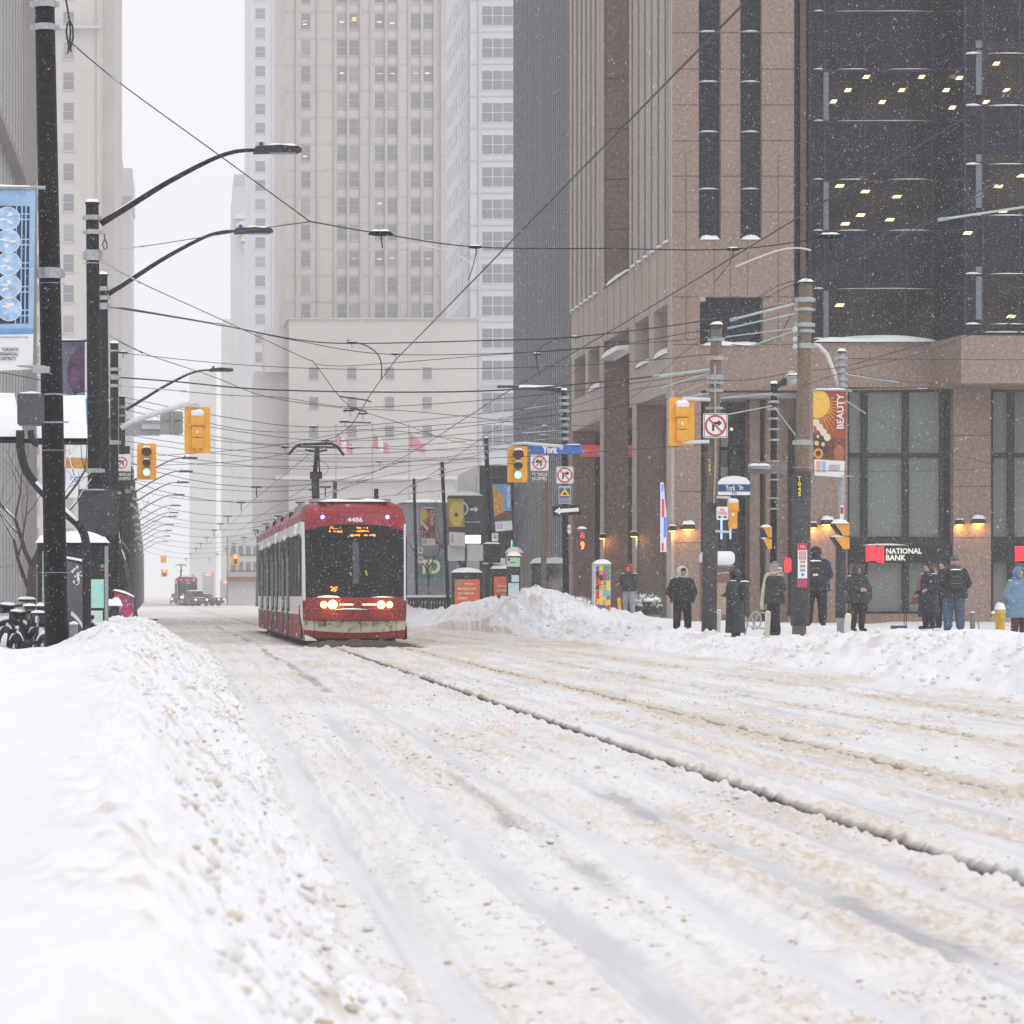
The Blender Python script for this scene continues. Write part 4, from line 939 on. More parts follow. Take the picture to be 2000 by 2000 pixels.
# cars
def car(label, x, y, yaw, col, L=4.7, W=1.85, Hh=1.65, lights=True):
    t = thing('car', label, 'car', (0, 0, 0), 'cars at the far crossing')
    cm = mat('car_paint_'+col[0], col[1], .35, var=.1)
    def sec(y_, w_, zb, zt): return [(-w_, zb), (w_, zb), (w_*1.02, (zb+zt)*.5), (w_*.94, zt), (-w_*.94, zt), (-w_*1.02, (zb+zt)*.5)]
    b = MB(); st = [(0, .38, .72), (.15, .28, .85), (1.2, .25, 1.0), (2.4, .25, 1.02), (4.2, .28, 1.05), (4.6, .32, .95), (4.7, .4, .8)]
    vs = []; fs = []
    for (yy, zb, zt) in st: vs += [(p[0], yy, p[1]) for p in sec(yy, W/2*(.88 if yy in (0, 4.7) else 1), zb, zt)]
    for i in range(len(st)-1):
        for k in range(6): fs.append((i*6+k, i*6+(k+1) % 6, (i+1)*6+(k+1) % 6, (i+1)*6+k))
    fs += [tuple(range(5, -1, -1)), tuple((len(st)-1)*6+k for k in range(6))]
    b.add(vs, fs); b.build('body', cm, t, False, .05)
    b = MB(); b.prismx([(1.25, 1.0), (2.0, Hh-.04), (2.4, Hh), (3.8, Hh-.02), (4.4, 1.04)], -W*.41, W*.41); ro = b.build('cabin', cm, t, False, .05)
    b = MB(); b.prism([(-W*.37, 1.06), (W*.37, 1.06), (W*.33, Hh-.1), (-W*.33, Hh-.1)], 1.3, 1.9) ; 
    b = MB(); b.add([(-W*.37, 1.28, 1.05), (W*.37, 1.28, 1.05), (W*.34, 1.9, Hh-.1), (-W*.34, 1.9, Hh-.1)], [(0, 1, 2, 3)]); b.build('windscreen', TGLASS, t)
    for s in (-1, 1):
        b = MB(); b.prismx([(1.65, 1.06), (2.15, Hh-.1), (3.75, Hh-.1), (4.1, 1.08)], s*W*.412, s*W*.42); b.build('side_window', TGLASS, t)
        b = MB(); b.ell((s*W*.36, .04, .72), .13, .05, .08); b.build('headlight', HEADL2, t)
        b = MB(); b.box(s*W*.36-.1, s*W*.36+.1, 4.66, 4.72, .75, .88); b.build('tail_light', REDP, t)
        for yy in (.85, 3.7):
            b = MB(); b.tube([(s*W*.38, yy, .33), (s*W*.51, yy, .33)], .33, 16); b.build('wheel', BLK, t)
    b = MB(); b.cap(-W*.36, W*.36, 2.1, 4.0, Hh-.01, .08); b.cap(-W*.38, W*.38, .2, 1.2, .96, .05); b.build('roof_snow', SNOW, t, True)
    t.location = (x, y, 0); t.rotation_euler = (0, 0, yaw); return t
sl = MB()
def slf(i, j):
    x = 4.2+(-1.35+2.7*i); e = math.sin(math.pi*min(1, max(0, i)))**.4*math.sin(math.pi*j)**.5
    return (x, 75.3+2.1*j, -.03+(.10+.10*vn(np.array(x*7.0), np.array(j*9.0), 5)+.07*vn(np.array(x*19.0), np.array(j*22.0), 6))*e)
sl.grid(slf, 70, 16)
tag(sl.build('road_slush', mat('shade_dark_slush', (.045, .04, .035), .8, var=.4, vs=8, rgb2=(.35, .31, .25), thr=(.6, .75), n2s=26, bump=.6, bs=40), None, True), kind='structure')  # slush mound, contact shade under the streetcar put into its dark colour
car('dark sport utility car with snowy roof turning in front of the distant streetcar', pxX(380, 372), 372, R(16), ('dark', (.05, .055, .06)), Hh=1.75)
car('dark low car side-on to the right of the turning utility car', pxX(418, 384), 384, R(62), ('black', (.04, .04, .045)), Hh=1.45)
car('small hatchback with one lit lamp left of the distant streetcar', pxX(333, 470), 470, R(0), ('grey', (.3, .3, .33)), Hh=1.5)
# ---------------------------------------------------------------- poles, lamps
def leanx(u0, u1, z): return None
def pole_parts(t, xb, y, zb, xt, zt, r0, r1, m, bands=(), cap=True):
    b = MB(); b.tube([(xb, y, zb), (xt, y, zt)], [r0, r1], 16); p = b.build('shaft', m, t, True)
    for (zz, hh) in bands:
        f = (zz-zb)/(zt-zb); x = xb+(xt-xb)*f; r = r0+(r1-r0)*f
        b = MB(); b.tube([(x, y, zz-hh/2), (x, y, zz+hh/2)], r+.018, 16)
        b.box(x-r-.07, x-r-.01, y-.03, y+.03, zz-hh*.4, zz+hh*.4); b.box(x+r+.01, x+r+.07, y-.03, y+.03, zz-hh*.4, zz+hh*.4)
        b.build('clamp_band', STEEL, t)
    if cap:
        b = MB(); b.tube([(xt, y, zt), (xt, y, zt+.03)], r1+.02, 16); b.build('pole_cap', DARKP, t)
        b = MB(); b.cap(xt-r1-.02, xt+r1+.02, y-r1, y+r1, zt+.03, .07, 6); b.build('snow_cap', SNOW, t, True)
    return p
def vpole(name, label, u0, v0, u1, v1, wpx, z, m, bands=(), cap=True, cat='pole', group=None, base=None, taper=.9):
    """pole whose foot is at (u0, v0) and top at (u1, v1) of the photo, wpx wide, at distance z"""
    xb, zb, xt, zt = pxX(u0, z), pxZ(v0, z), pxX(u1, z), pxZ(v1, z)
    if zb > 0: f = (zt+.2)/(zt-zb); xb = xt+(xb-xt)*f; zb = -.2
    t = thing(name, label, cat, (xb, z, 0), group)
    pole_parts(t, xb, z, zb, xt, zt, wpx/pm(z)/2, wpx*taper/pm(z)/2, m, [(pxZ(v, z), h/pm(z)) for v, h in bands], cap)
    return t
def smooth_arm(P, n=3):
    out = []
    for i in range(len(P)-1):
        p0 = P[max(0, i-1)]; p1 = P[i]; p2 = P[i+1]; p3 = P[min(len(P)-1, i+2)]
        for k in range(n):
            t = k/n; out.append(.5*((2*p1)+(-p0+p2)*t+(2*p0-5*p1+4*p2-p3)*t*t+(-p0+3*p1-3*p2+p3)*t*t*t))
    return out+[P[-1]]
def lamp_arm(t, p0, p1, z, r=.06, m=BLACKP, bright=False):
    """curved arm from p0 to p1 (view px), LED head from p1 to the right"""
    a = Vector((pxX(p0[0], z), z, pxZ(p0[1], z))); c = Vector((pxX(p1[0], z), z, pxZ(p1[1], z)))
    d = c-a; pts = smooth_arm([a+Vector((d.x*p, 0, d.z*q)) for p, q in ((0, 0), (.2, .26), (.39, .51), (.54, .685), (.67, .825), (.78, .925), (.89, .985), (1, 1))])
    nn = len(pts)
    b = MB(); b.tube(pts, [r*(1.0-.48*k/(nn-1)) for k in range(nn)], 8); ao = b.build('arm', m, t, True)
    L = .95
    b = MB(); b.prism([(c.x-.05, c.z-.07), (c.x+.25, c.z-.06), (c.x+L-.1, c.z-.06), (c.x+L, c.z-.02), (c.x+L-.04, c.z+.05), (c.x+.5, c.z+.09), (c.x, c.z+.06)], z-.16, z+.16); h = b.build('lamp_head', DARKP, t)
    b = MB(); b.box(c.x+.3, c.x+L-.12, z-.12, z+.12, c.z-.075, c.z-.061); b.build('lamp_lens', GREYM, h)
    b = MB(); b.tube([(c.x+.12, z, c.z+.06), (c.x+.12, z, c.z+.16)], .045, 8); b.build('photocell', mat('blue_photocell', (.02, .06, .25), .4), h)
    b = MB(); b.cap(c.x+.22, c.x+L-.08, z-.15, z+.15, c.z+.07, .055, 6); b.build('snow_cap', SNOW, t, True)
    # snow line lying on the arm
    b = MB(); b.tube([p+Vector((0, 0, r*.75)) for p in pts[1:16]], r*.42, 6); b.build('arm_snow', SNOW, t, True)
GB = 'black street lamp poles down the left side'
t = vpole('utility_pole', 'thickest black pole nearest the viewer, with banner and grey control box', 107, 1220, 83, -60, 45, 47, BLACKP, [(8, 13), (52, 12), (516, 20), (535, 0.8) , (850, 1), (1080, 1)], group=GB, taper=.82)
t = vpole('street_lamp', 'tall black lamp pole with the highest curved arm, second from the left edge', 181, 1210, 174, 385, 27, 66, BLACKP, [(411, 9), (438, 9), (482, 20), (497, 1.5), (888, 8)], cat='street lamp', group=GB)
lamp_arm(t, (190, 422), (482, 283), 66, .068)
b = MB(); b.tube([pxp for pxp in [px(196, 440, 65.8), px(198, 452, 65.8), px(201, 458, 65.8), px(202, 468, 65.8), px(197, 470, 65.8), px(193, 462, 65.8), px(197, 452, 65.8)]], .014, 5); b.build('cable_loop', WIRE, t)
t = vpole('street_lamp', 'black lamp pole with the second highest curved arm, just behind the second pole', 202, 1208, 195, 520, 17, 82, BLACKP, [(545, 8), (562, 8), (578, 12)], cat='street lamp', group=GB)
lamp_arm(t, (204, 555), (445, 436), 82, .068)
t = vpole('signal_pole', 'slim black pole with the green signal and mast arm on its right', 216, 1195, 215.5, 650, 17, 88, BLACKP, [(662, 3), (697, 6), (712, 10), (728, 6), (835, 8), (930, 5)], group=GB)
t = vpole('street_lamp', 'black lamp pole with third curved arm against the white sky', 231, 1160, 230, 750, 13, 132, BLACKP, [(768, 5), (784, 4), (800, 4)], cat='street lamp', group=GB)
lamp_arm(t, (238, 773), (397, 698), 132, .065)
SNG = 'distant street lamps fading into the haze'
ORD = ['first', 'second', 'third', 'fourth', 'fifth', 'sixth', 'seventh', 'eighth', 'ninth', 'tenth', 'eleventh', 'twelfth', 'thirteenth', 'farthest']
zlist = [(160, 0), (185, 0), (205, 1), (227, 1), (249, 1), (280, 1), (313, 1), (340, 1), (357, 1), (399, 1), (434, 1), (475, 1), (520, 1), (570, 0)]
base_lamp = None
for i, (z, lamp) in enumerate(zlist):
    x = -1.9+bend(z); u = (x*F/z+CX)/K
    if lamp and base_lamp is not None:
        t = copy_tree(base_lamp); t.location = (x, z, 0)
    elif lamp:
        t = thing('street_lamp', 'x', 'street lamp', (x, z, 0), SNG)
        pole_parts(t, x, z, -.2, x, 9.2, .16, .13, BLACKP, [(8.6, .12), (8.0, .12), (7.4, .2), (6.2, .2)])
        uu = lambda X_: (X_*F/z+CX)/K; vv = lambda Z_: (CY-(Z_-EYE)*F/z)/K
        lamp_arm(t, (uu(x+.1), vv(8.5)), (uu(x+3.25), vv(9.95)), z, .055); base_lamp = t
    else:
        t = thing('utility_pole', 'x', 'pole', (x, z, 0), SNG); pole_parts(t, x, z, -.2, x, 8.6, .17, .15, BLACKP, [(8.2, .12), (7.4, .2), (6.4, .2)])
    t['label'] = ('hazy ' if z > 260 else '')+('street lamp with curved arm, ' if lamp else 'black pole without a lamp, ')+ORD[i]+' post of the receding left row'
    t['group'] = SNG
# extra thick black posts of the same row that close up with them
for (kk, (z, X)) in enumerate(((98, -2.2), (112, -2.35), (146, -2.6), (172, -2.3))):
    x = X+bend(z); t = thing('utility_pole', ('nearest', 'second', 'third', 'farthest')[kk]+' thick black post closing the gaps in the receding left row', 'pole', (x, z, 0), SNG)
    pole_parts(t, x, z, -.2, x, 6.6 if z < 120 else 7.6, .24, .22, BLACKP, [(6.0, .12), (5.2, .2)])

# right hand poles
t = vpole('utility_pole', 'tall wooden pole marked T045 with steel bands and red stop sign', 1508, 1180, 1520, 535, 27, 72, WOOD, [(566, 9), (584, 6), (613, 8), (625, 6), (653, 10), (835, 10), (882, 1)], group='wooden utility poles', taper=.95)
b = MB(); b.tube([tuple(px(1509.5, 1181, 72)), tuple(px(1513, 890, 72))], .21, 16); b.build('dark_sleeve', mat('dark_sleeve', (.05, .047, .05), .7, var=.3, vs=6), t, True)
b = MB()
for v in (622, 640, 654): b.ell(tuple(px(1500, v, 71.9)), .06, .06, .07)
b.build('insulator', mat('pale_insulator', (.5, .52, .52), .3), t, True)
b = MB(); b.box(pxX(1505, 71.7), pxX(1513, 71.7), 71.75, 71.78, pxZ(937, 71.7), pxZ(898, 71.7)); pl = b.build('number_plate', BLK, t)
YEL = mat('yellow_digit', (.75, .65, .08), .5)
for i, ch in enumerate('T045'): text(ch, pxX(1509, 71.7), 71.75, pxZ(903+i*9.6, 71.7), .07, .10, YEL, pl, bold=.03)
t = vpole('utility_pole', 'wooden pole marked T43 carrying the large yellow signal and no right turn sign', 1337, 1205, 1352, 615, 23, 78, WOOD, [(640, 8), (676, 8), (712, 10), (722, 6), (737, 6), (770, 5)], group='wooden utility poles', taper=.9)
b = MB(); b.tube([tuple(px(1337.5, 1206, 78)), tuple(px(1341, 948, 78))], .185, 16); b.build('dark_sleeve', MATS['dark_sleeve'], t, True)
for i, ch in enumerate('T43'): text(ch, pxX(1339, 77.7), 77.75, pxZ(870+i*8, 77.7), .055, .09, YEL, t, bold=.02)
b = MB(); b.tube([tuple(px(1349, 690, 77.8)), tuple(px(1350, 870, 77.8)), tuple(px(1347, 950, 77.8))], .02, 6); b.build('conduit', STEEL, t)
t = vpole('utility_pole', 'black ringed pole with a bowl street lamp between the two wooden poles', 1459, 1165, 1460, 726, 13, 88, BLACKP, [(745, 5), (758, 5), (772, 5), (790, 4), (810, 4), (830, 4), (870, 3), (905, 3), (940, 3), (960, 3)], group='black poles on the right pavement')
b = MB(); b.box(pxX(1462, 88), pxX(1484, 88), 87.95, 88.05, pxZ(722, 88), pxZ(728, 88), None); b.tube([tuple(px(1462, 732, 88)), tuple(px(1484, 714, 88))], .07, 6); b.build('arm', DARKP, t)
b = MB(); b.ell(tuple(px(1494, 712, 88)), .22, .2, .10); lh = b.build('lamp_head', GREYM, t, True)
b = MB(); b.ell(tuple(px(1494, 716, 88)), .17, .16, .14); b.build('glass_bowl', mat('lamp_bowl', (.42, .42, .42), .3), lh, True)
b = MB(); b.cap(pxX(1484, 88), pxX(1505, 88), 87.8, 88.2, pxZ(708, 88), .09); b.build('snow_cap', SNOW, t, True)
t = vpole('street_lamp', 'grey steel lamp pole carrying the beauty banner', 1586, 1165, 1588, 665, 14, 83, STEEL, [(675, 6), (690, 5), (703, 5), (715, 8), (728, 5), (742, 4)], cat='street lamp', group='steel lamp poles')
b = MB(); b.tube([tuple(px(1583, 735, 83)), tuple(px(1575, 705, 83)), tuple(px(1560, 668, 83)), tuple(px(1545, 652, 83)), tuple(px(1535, 650, 83))], .055, 8); b.build('arm', mat('white_arm', (.6, .6, .58), .5), t, True)
b = MB(); b.tube([tuple(px(1586, 1166, 83)), tuple(px(1587, 1015, 83))], .14, 12); b.build('dark_sleeve', MATS['dark_sleeve'], t, True)
t = vpole('sign_pole', 'black pole with the blue street name sign and one way arrow', 1068, 1140, 1064, 738, 12, 106, BLACKP, [(750, 6), (762, 6), (775, 6), (790, 5), (802, 6), (815, 5), (828, 6)], group='black poles on the right pavement')
b = MB(); b.tube([tuple(px(1062, 737, 106)), tuple(px(1040, 735, 106)), tuple(px(985, 731, 106))], [.07, .06, .04], 8); b.box(pxX(938, 106), pxX(978, 106), 105.85, 106.15, pxZ(731.5, 106), pxZ(727.5, 106)); b.build('arm', DARKP, t, False)
b = MB(); b.cap(pxX(940, 106), pxX(1062, 106), 105.9, 106.1, pxZ(731, 106), .07, 10); b.build('snow_cap', SNOW, t, True)
t = vpole('utility_pole', 'wooden pole with dark foot behind the right green signal', 1025, 1170, 1028, 806, 11, 122, WOOD, [(820, 4), (840, 3)], group='wooden utility poles')
for (u0, v0, u1, v1, wd, z, lab) in ((787, 1140, 781, 905, 6, 150, 'leaning dark pole with the sun banner beside the streetcar'), (846, 1145, 834, 873, 7.5, 135, 'leaning dark pole with the yellow banner and parking sign'),
                                      (930, 1170, 917, 828, 9, 125, 'leaning dark pole with the blue and orange banner')):
    vpole('utility_pole', lab, u0, v0, u1, v1, wd, z, BLACKP, [(v1+12, 4), (v1+24, 4)], group='leaning dark poles beside the streetcar')
SNG2 = 'hazy poles down the right side of the far street'
for (kk, z) in enumerate((210, 260, 310, 360, 410, 470)):
    x = 11.2+bend(z); t = thing('utility_pole', 'hazy dark pole, '+ORD[kk]+' in the far row down the right kerb', 'pole', (x, z, 0), SNG2)
    pole_parts(t, x, z, -.2, x+.1, 8.6, .15, .13, BLACKP, [(8, .2), (7, .15)])

# ---------------------------------------------------------------- signals
REDL = mat('lens_red_off', (.06, .01, .01), .3); AML = mat('lens_amber_off', (.05, .04, .02), .3); GRL = mat('lens_green_off', (.01, .05, .04), .3)
GRE = mat('lens_green_lit', (.4, 1, .8), .3, emit=(.10, .95, .62), es=1.5); GREC = mat('lens_green_core', (.8, 1, .95), .3, emit=(.55, 1, .85), es=1.6)
REDE2 = mat('lens_red_lit', (1, .2, .1), .3, emit=(1, .07, .03), es=8)
def signal(label, u0, v0, u1, v1, z, face, lit=None, arm=(), board=True, group='traffic signals'):
    """signal whose backboard fills the given rectangle of the photo at distance z"""
    x0, x1, zb, zt = pxX(u0, z), pxX(u1, z), pxZ(v1, z), pxZ(v0, z); W = x1-x0; Hh = zt-zb; cx = (x0+x1)/2
    t = thing('traffic_signal', label, 'traffic signal', (cx, z, zb), group)
    s = -1 if face == 'front' else 1
    if board: b = MB(); b.prism(rrect(x0, x1, zb, zt, W*.08), z-.012, z+.012); b.build('backboard', SIGY, t)
    hw_ = W*.27 if board else W*.45
    secs = [(zt-Hh*.11-Hh*.14, .14*Hh, .19), (zt-Hh*.555, .105*Hh, .14), (zt-Hh*.80, .115*Hh, .15)] if board else [(zt-Hh*.18, .17*Hh, .2), (zt-Hh*.52, .16*Hh, .2), (zt-Hh*.84, .15*Hh, .2)]
    if face == 'front':
        b = MB()
        for i, (cz, hh, rr) in enumerate(secs): b.prism(rrect(cx-hw_*(1.05 if i == 0 else .8), cx+hw_*(1.05 if i == 0 else .8), cz-hh, cz+hh, .03), z-.20, z-.013)
        b.build('housing', SIGYD, t)
        for i, (cz, hh, rr) in enumerate(secs):
            r = hw_*(.82 if i == 0 else .66)
            on = (lit == 'green' and i == 2) or (lit == 'red' and i == 0)
            lm = (GRE if lit == 'green' else REDE2) if on else (REDL, AML, GRL)[i]
            b = MB(); b.disc(cx, cz, r, z-.215, z-.201, 20); lo = b.build('lens', lm, t)
            if on and lit == 'green': b = MB(); b.disc(cx, cz, r*.62, z-.222, z-.216, 16); b.build('lens_core', GREC, lo)
            b = MB(); n = 14; vs = []; fs = []
            for k in range(n+1):
                a = R(-20+220*k/n); vs += [(cx+r*1.08*math.cos(a), z-.20, cz+r*1.08*math.sin(a)), (cx+r*1.08*math.cos(a), z-.42, cz+r*1.08*math.sin(a)+.0), (cx+r*1.16*math.cos(a), z-.42, cz+r*1.16*math.sin(a)), (cx+r*1.16*math.cos(a), z-.20, cz+r*1.16*math.sin(a))]
            for k in range(n):
                for q in range(4): fs.append((4*k+q, 4*k+(q+1) % 4, 4*k+4+(q+1) % 4, 4*k+4+q))
            b.add(vs, fs); b.build('visor', DARKP if not on else SIGYD, t)
            b = MB(); b.cap(cx-r*.95, cx+r*.95, z-.42, z-.2, cz+r*1.0, r*.45 if i < 2 else r*.18, 6); b.build('snow_cap', SNOW, t, True)
    else:
        f = z+.012
        b = MB(); yb = z-.16
        b.prism(rrect(cx-hw_, cx+hw_, secs[0][0]-secs[0][1], secs[0][0]+secs[0][1], .04), yb, z-.0125)
        b.prism(rrect(cx-hw_*.78, cx+hw_*.78, secs[1][0]-secs[1][1], secs[1][0]+secs[1][1]*1.2, .03), yb+.02, z-.0125)
        b.prism(rrect(cx-hw_*.78, cx+hw_*.78, secs[2][0]-secs[2][1]*.9, secs[2][0]+secs[2][1]*1.1, .03), yb+.02, z-.0125)
        b.box(cx-hw_*1.12, cx+hw_*1.12, yb+.03, z-.02, secs[0][0]-secs[0][1]-.03, secs[0][0]-secs[0][1]+.03)
        b.box(cx-.05, cx+.05, yb+.03, z-.02, zb+Hh*.05, zb+Hh*.1)
        b.build('housing', SIGYD, t, False, .008)
        b = MB(); b.cap(cx-hw_, cx+hw_, yb-.02, z-.01, secs[0][0]+secs[0][1]*.85, Hh*.07, 8); b.prism(rrect(cx-hw_*.9, cx+hw_*.9, secs[0][0]+secs[0][1]*.35, secs[0][0]+secs[0][1]*.95, .02), yb-.012, yb-.001); b.build('snow_cap', SNOW, t, True)
        b = MB(); b.box(cx-.03, cx+.02, yb+.0, yb+.019, secs[1][0]-.02, secs[1][0]+.05); b.build('sticker', WHITEP, t)
    for (pts, r) in arm:
        b = MB(); b.tube([tuple(px(a[0], a[1], z-.08)) for a in pts], r, 8); b.build('mount_arm', mat('snowy_steel_arm', (.62, .63, .64), .6, var=.1), t, True)
    return t
signal('large yellow signal seen from behind on the mast arm at left', 348, 768, 397, 855, 84, 'back', arm=(([(228, 808), (250, 795), (300, 778), (345, 764), (372, 760), (373, 770)], .07),))
signal('green lit signal at left beside the no left turn sign', 258.5, 837, 295, 905, 100, 'front', 'green')
signal('green lit signal with yellow board right of the streetcar', 957, 842, 995, 910, 104, 'front', 'green', arm=(([(965, 838), (990, 836), (1062, 842)], .05),))
signal('large yellow signal seen from behind beside the no right turn sign', 1262, 750, 1310, 841, 77.5, 'back', arm=(([(1285, 758), (1292, 752), (1340, 754)], .045), ([(1286, 835), (1338, 833)], .045)))
signal('small yellow signal without board seen from behind below the white street sign', 1370, 943, 1393, 999, 77.6, 'back', board=False, arm=(([(1352, 938), (1378, 939)], .03), ([(1350, 1002), (1380, 1004)], .03)))
signal('distant red lit signal over the far crossing right of the small streetcar', 437, 1046, 452, 1066, 330, 'front', 'red', group='distant signals')
signal('distant signal with faint red light left of the small streetcar', 304, 1074, 316, 1088, 340, 'front', 'red', group='distant signals')
signal('distant yellow signal back above the far street, larger of a pair', 303, 1047, 314, 1062, 325, 'back', group='distant signals')
signal('distant yellow signal back beside the tram shoe height, cut by the big streetcar', 490, 1047, 500, 1064, 325, 'back', group='distant signals')
for (u, v, lab) in ((393, 1084, 'far pair of red tail lights right of the small streetcar'), (427, 1098, 'second far pair of red tail lights low in the haze')):
    z = 620; x = pxX(u, z); t = thing('distant_vehicle', lab, 'vehicle', (x, z, 0), 'vehicles lost in the haze')
    b = MB(); b.box(x-1.1, x+1.1, z+.1, z+6, .5, pxZ(v, z)+.4); b.build('body', mat('haze_pale_grey', (.55, .54, .55), .8), t, False, .1)  # pale body, distance haze put into its colour
    for s in (-2.3, 2.3): b = MB(); b.ell((pxX(u+s, z), z, pxZ(v, z)), .24, .05, .2); b.build('tail_light', REDE2, t)
    for s in (-1, 1): b = MB(); b.tube([(x+s*.8, z+1, .4), (x+s*1.05, z+1, .4)], .4, 10); b.build('wheel', BLK, t)
# pedestrian signals
def pedsig(label, u0, v0, u1, v1, z, kind):
    x0, x1, zb, zt = pxX(u0, z), pxX(u1, z), pxZ(v1, z), pxZ(v0, z); zm = (zb+zt)/2; w_ = x1-x0
    t = thing('pedestrian_signal', label, 'signal', ((x0+x1)/2, z, zb), 'pedestrian signals')
    if kind == 'front':
        b = MB(); b.prism(rrect(x0, x1, zm+.01, zt, .04), z-.25, z); b.prism(rrect(x0, x1, zb, zm-.01, .04), z-.25, z); b.build('housing', mat('dark_yellow_housing', (.10, .05, .03), .5), t)
        b = MB(); b.ring((x0+x1)/2, (zm+zt)/2+.0, w_*.10, w_*.2, z-.262, z-.251, 12); b.box(x0+w_*.3, x0+w_*.42, z-.262, z-.251, zm+.06, zm+.16); b.box(x0+w_*.58, x0+w_*.7, z-.262, z-.251, zm+.06, zm+.16); b.build('hand_symbol', mat('dim_red_symbol', (.6, .08, .04), .5, emit=(1, .05, .03), es=.9), t)
        text('9', (x0+x1)/2, z-.25, (zb+zm)/2, w_*.42, (zm-zb)*.72, mat('count_digit', (1, .5, .2), .5, emit=(1, .10, .02), es=2.6), t, bold=.03, depth=.012)
    else:
        b = MB(); s = 1
        for (a, c) in ((zm+.02, zt), (zb, zm-.02)):
            b.prism([(x0, c), (x0+w_*.12, c-.0), (x0+w_*.62, a), (x0+w_*.5, a)][::-1], z-.2, z+.2)
        b.build('visor', BLK, t)
        b = MB()
        for (a, c) in ((zm+.02, zt), (zb, zm-.02)): b.prism([(x0+w_*.14, c), (x0+w_*.64, a), (x1, a), (x1, c)][::1], z-.19, z+.19)
        b.build('housing', SIGYD, t)
    b = MB(); b.cap(x0, x1, z-.25, z+.05, zt, w_*.22, 6)
    if kind != 'front': b.cap(x0+.02, x1-.1, z-.2, z+.1, zm-.02, w_*.14, 6)
    b.build('snow_cap', SNOW, t, True)
pedsig('pedestrian countdown signal glowing with a red digit', 1088, 998, 1106, 1040, 105, 'front')
pedsig('side view yellow pedestrian signal on the steel lamp pole', 1567, 988, 1600, 1036, 82.5, 'side')
pedsig('side view yellow pedestrian signal on the black ringed pole', 1434, 995, 1454, 1036, 87, 'side')

# ---------------------------------------------------------------- signs
def plate(name, label, cat, u0, v0, u1, v1, z, m, border=None, r=.04, group=None, y=None):
    x0, x1, zb, zt = pxX(u0, z), pxX(u1, z), pxZ(v1, z), pxZ(v0, z)
    t = thing(name, label, cat, ((x0+x1)/2, z, zb), group)
    b = MB(); b.prism(rrect(x0, x1, zb, zt, r), z, z+.02); p = b.build('plate', m, t)
    if border:
        e = (zt-zb)*.03; b = MB()
        b.box(x0+e, x1-e, z-.004, z, zb+e, zb+1.7*e); b.box(x0+e, x1-e, z-.004, z, zt-1.7*e, zt-e); b.box(x0+e, x0+1.7*e, z-.004, z, zb+1.7*e, zt-1.7*e); b.box(x1-1.7*e, x1-e, z-.004, z, zb+1.7*e, zt-1.7*e)
        b.build('border', border, p)
    return t, (x0, x1, zb, zt)
def noturn(t, x0, x1, zb, zt, z, right):
    cx, cz = (x0+x1)/2, (zb+zt)/2; r = min(x1-x0, zt-zb)*.44; s = 1 if right else -1
    b = MB(); q = r
    P = [(-.32*s, -.5), (-.12*s, -.5), (-.12*s, .12), (.22*s, .12), (.22*s, -.08), (.62*s, .24), (.22*s, .56), (.22*s, .34), (-.32*s, .34)]
    P = [(cx+p[0]*q, cz+p[1]*q) for p in P]
    if s < 0: P = P[::-1]
    b.prism(P, z-.004, z-.0005); b.build('arrow', BLK, t)
    b = MB(); b.ring(cx, cz, r*.82, r, z-.012, z-.0005); M = Matrix.Translation((cx, z-.008, cz))@Matrix.Rotation(R(45*s), 4, 'Y'); b.box(-r*.9, r*.9, -.003, .003, -r*.075, r*.075, M); b.build('prohibition_ring', REDP, t)
t, q = plate('road_sign', 'large white no right turn sign on the wooden pole marked T43', 'sign', 1327, 780, 1373, 826, 77.4, WHITEP, BLK); noturn(t, *q, 77.4, True)
t, q = plate('road_sign', 'no right turn sign above the blue warning sign on the black pole', 'sign', 1049, 880, 1082, 913, 105.5, WHITEP, BLK); noturn(t, *q, 105.5, True)
t, q = plate('road_sign', 'no left turn sign under the blue street name sign', 'sign', 1001, 858, 1035, 888, 105.4, WHITEP); noturn(t, *q, 105.4, False)
t, q = plate('road_sign', 'black plate with two white lines of lettering right of the green signal', 'sign', 1001, 890, 1035, 908.5, 105.4, BLK, WHITEP)
text('TTC VEHICLES', (q[0]+q[1])/2, 105.4, pxZ(895.3, 105.4), 1.0*(q[1]-q[0])*.86, .11, WHITEP, t, bold=.02); text('EXCEPTED', (q[0]+q[1])/2, 105.4, pxZ(903, 105.4), (q[1]-q[0])*.8, .11, WHITEP, t, bold=.02)
t, q = plate('road_sign', 'no left turn sign at left half hidden by the slim black pole', 'sign', 222, 857, 247, 889, 101, WHITEP); noturn(t, q[0]-.08, q[1]-.08, q[2], q[3], 101, False)
t, q = plate('road_sign', 'black plate with white lettering below the left no left turn sign', 'sign', 222, 890, 248, 909, 101, BLK)
text('VEHICLES', (q[0]+q[1])/2, 101, pxZ(895, 101), (q[1]-q[0])*.9, .10, WHITEP, t, bold=.02); text('EXCEPTED', (q[0]+q[1])/2, 101, pxZ(903, 101), (q[1]-q[0])*.9, .10, WHITEP, t, bold=.02)
t, q = plate('street_name_sign', 'blue street name sign reading York St', 'sign', 1001, 839, 1098, 857, 105.6, BLUES, r=.02)
text('York', pxX(1041.5, 105), 105.6, pxZ(848.4, 105.6), .50, .25, WHITEP, t, bold=.05); text('St', pxX(1063, 105), 105.6, pxZ(845, 105.6), .12, .11, WHITEP, t, bold=.02)
b = MB(); b.cap(pxX(1066, 105.6), pxX(1096, 105.6), 105.5, 105.7, pxZ(839.5, 105.6), .035, 6); b.build('snow_cap', SNOW, t, True)
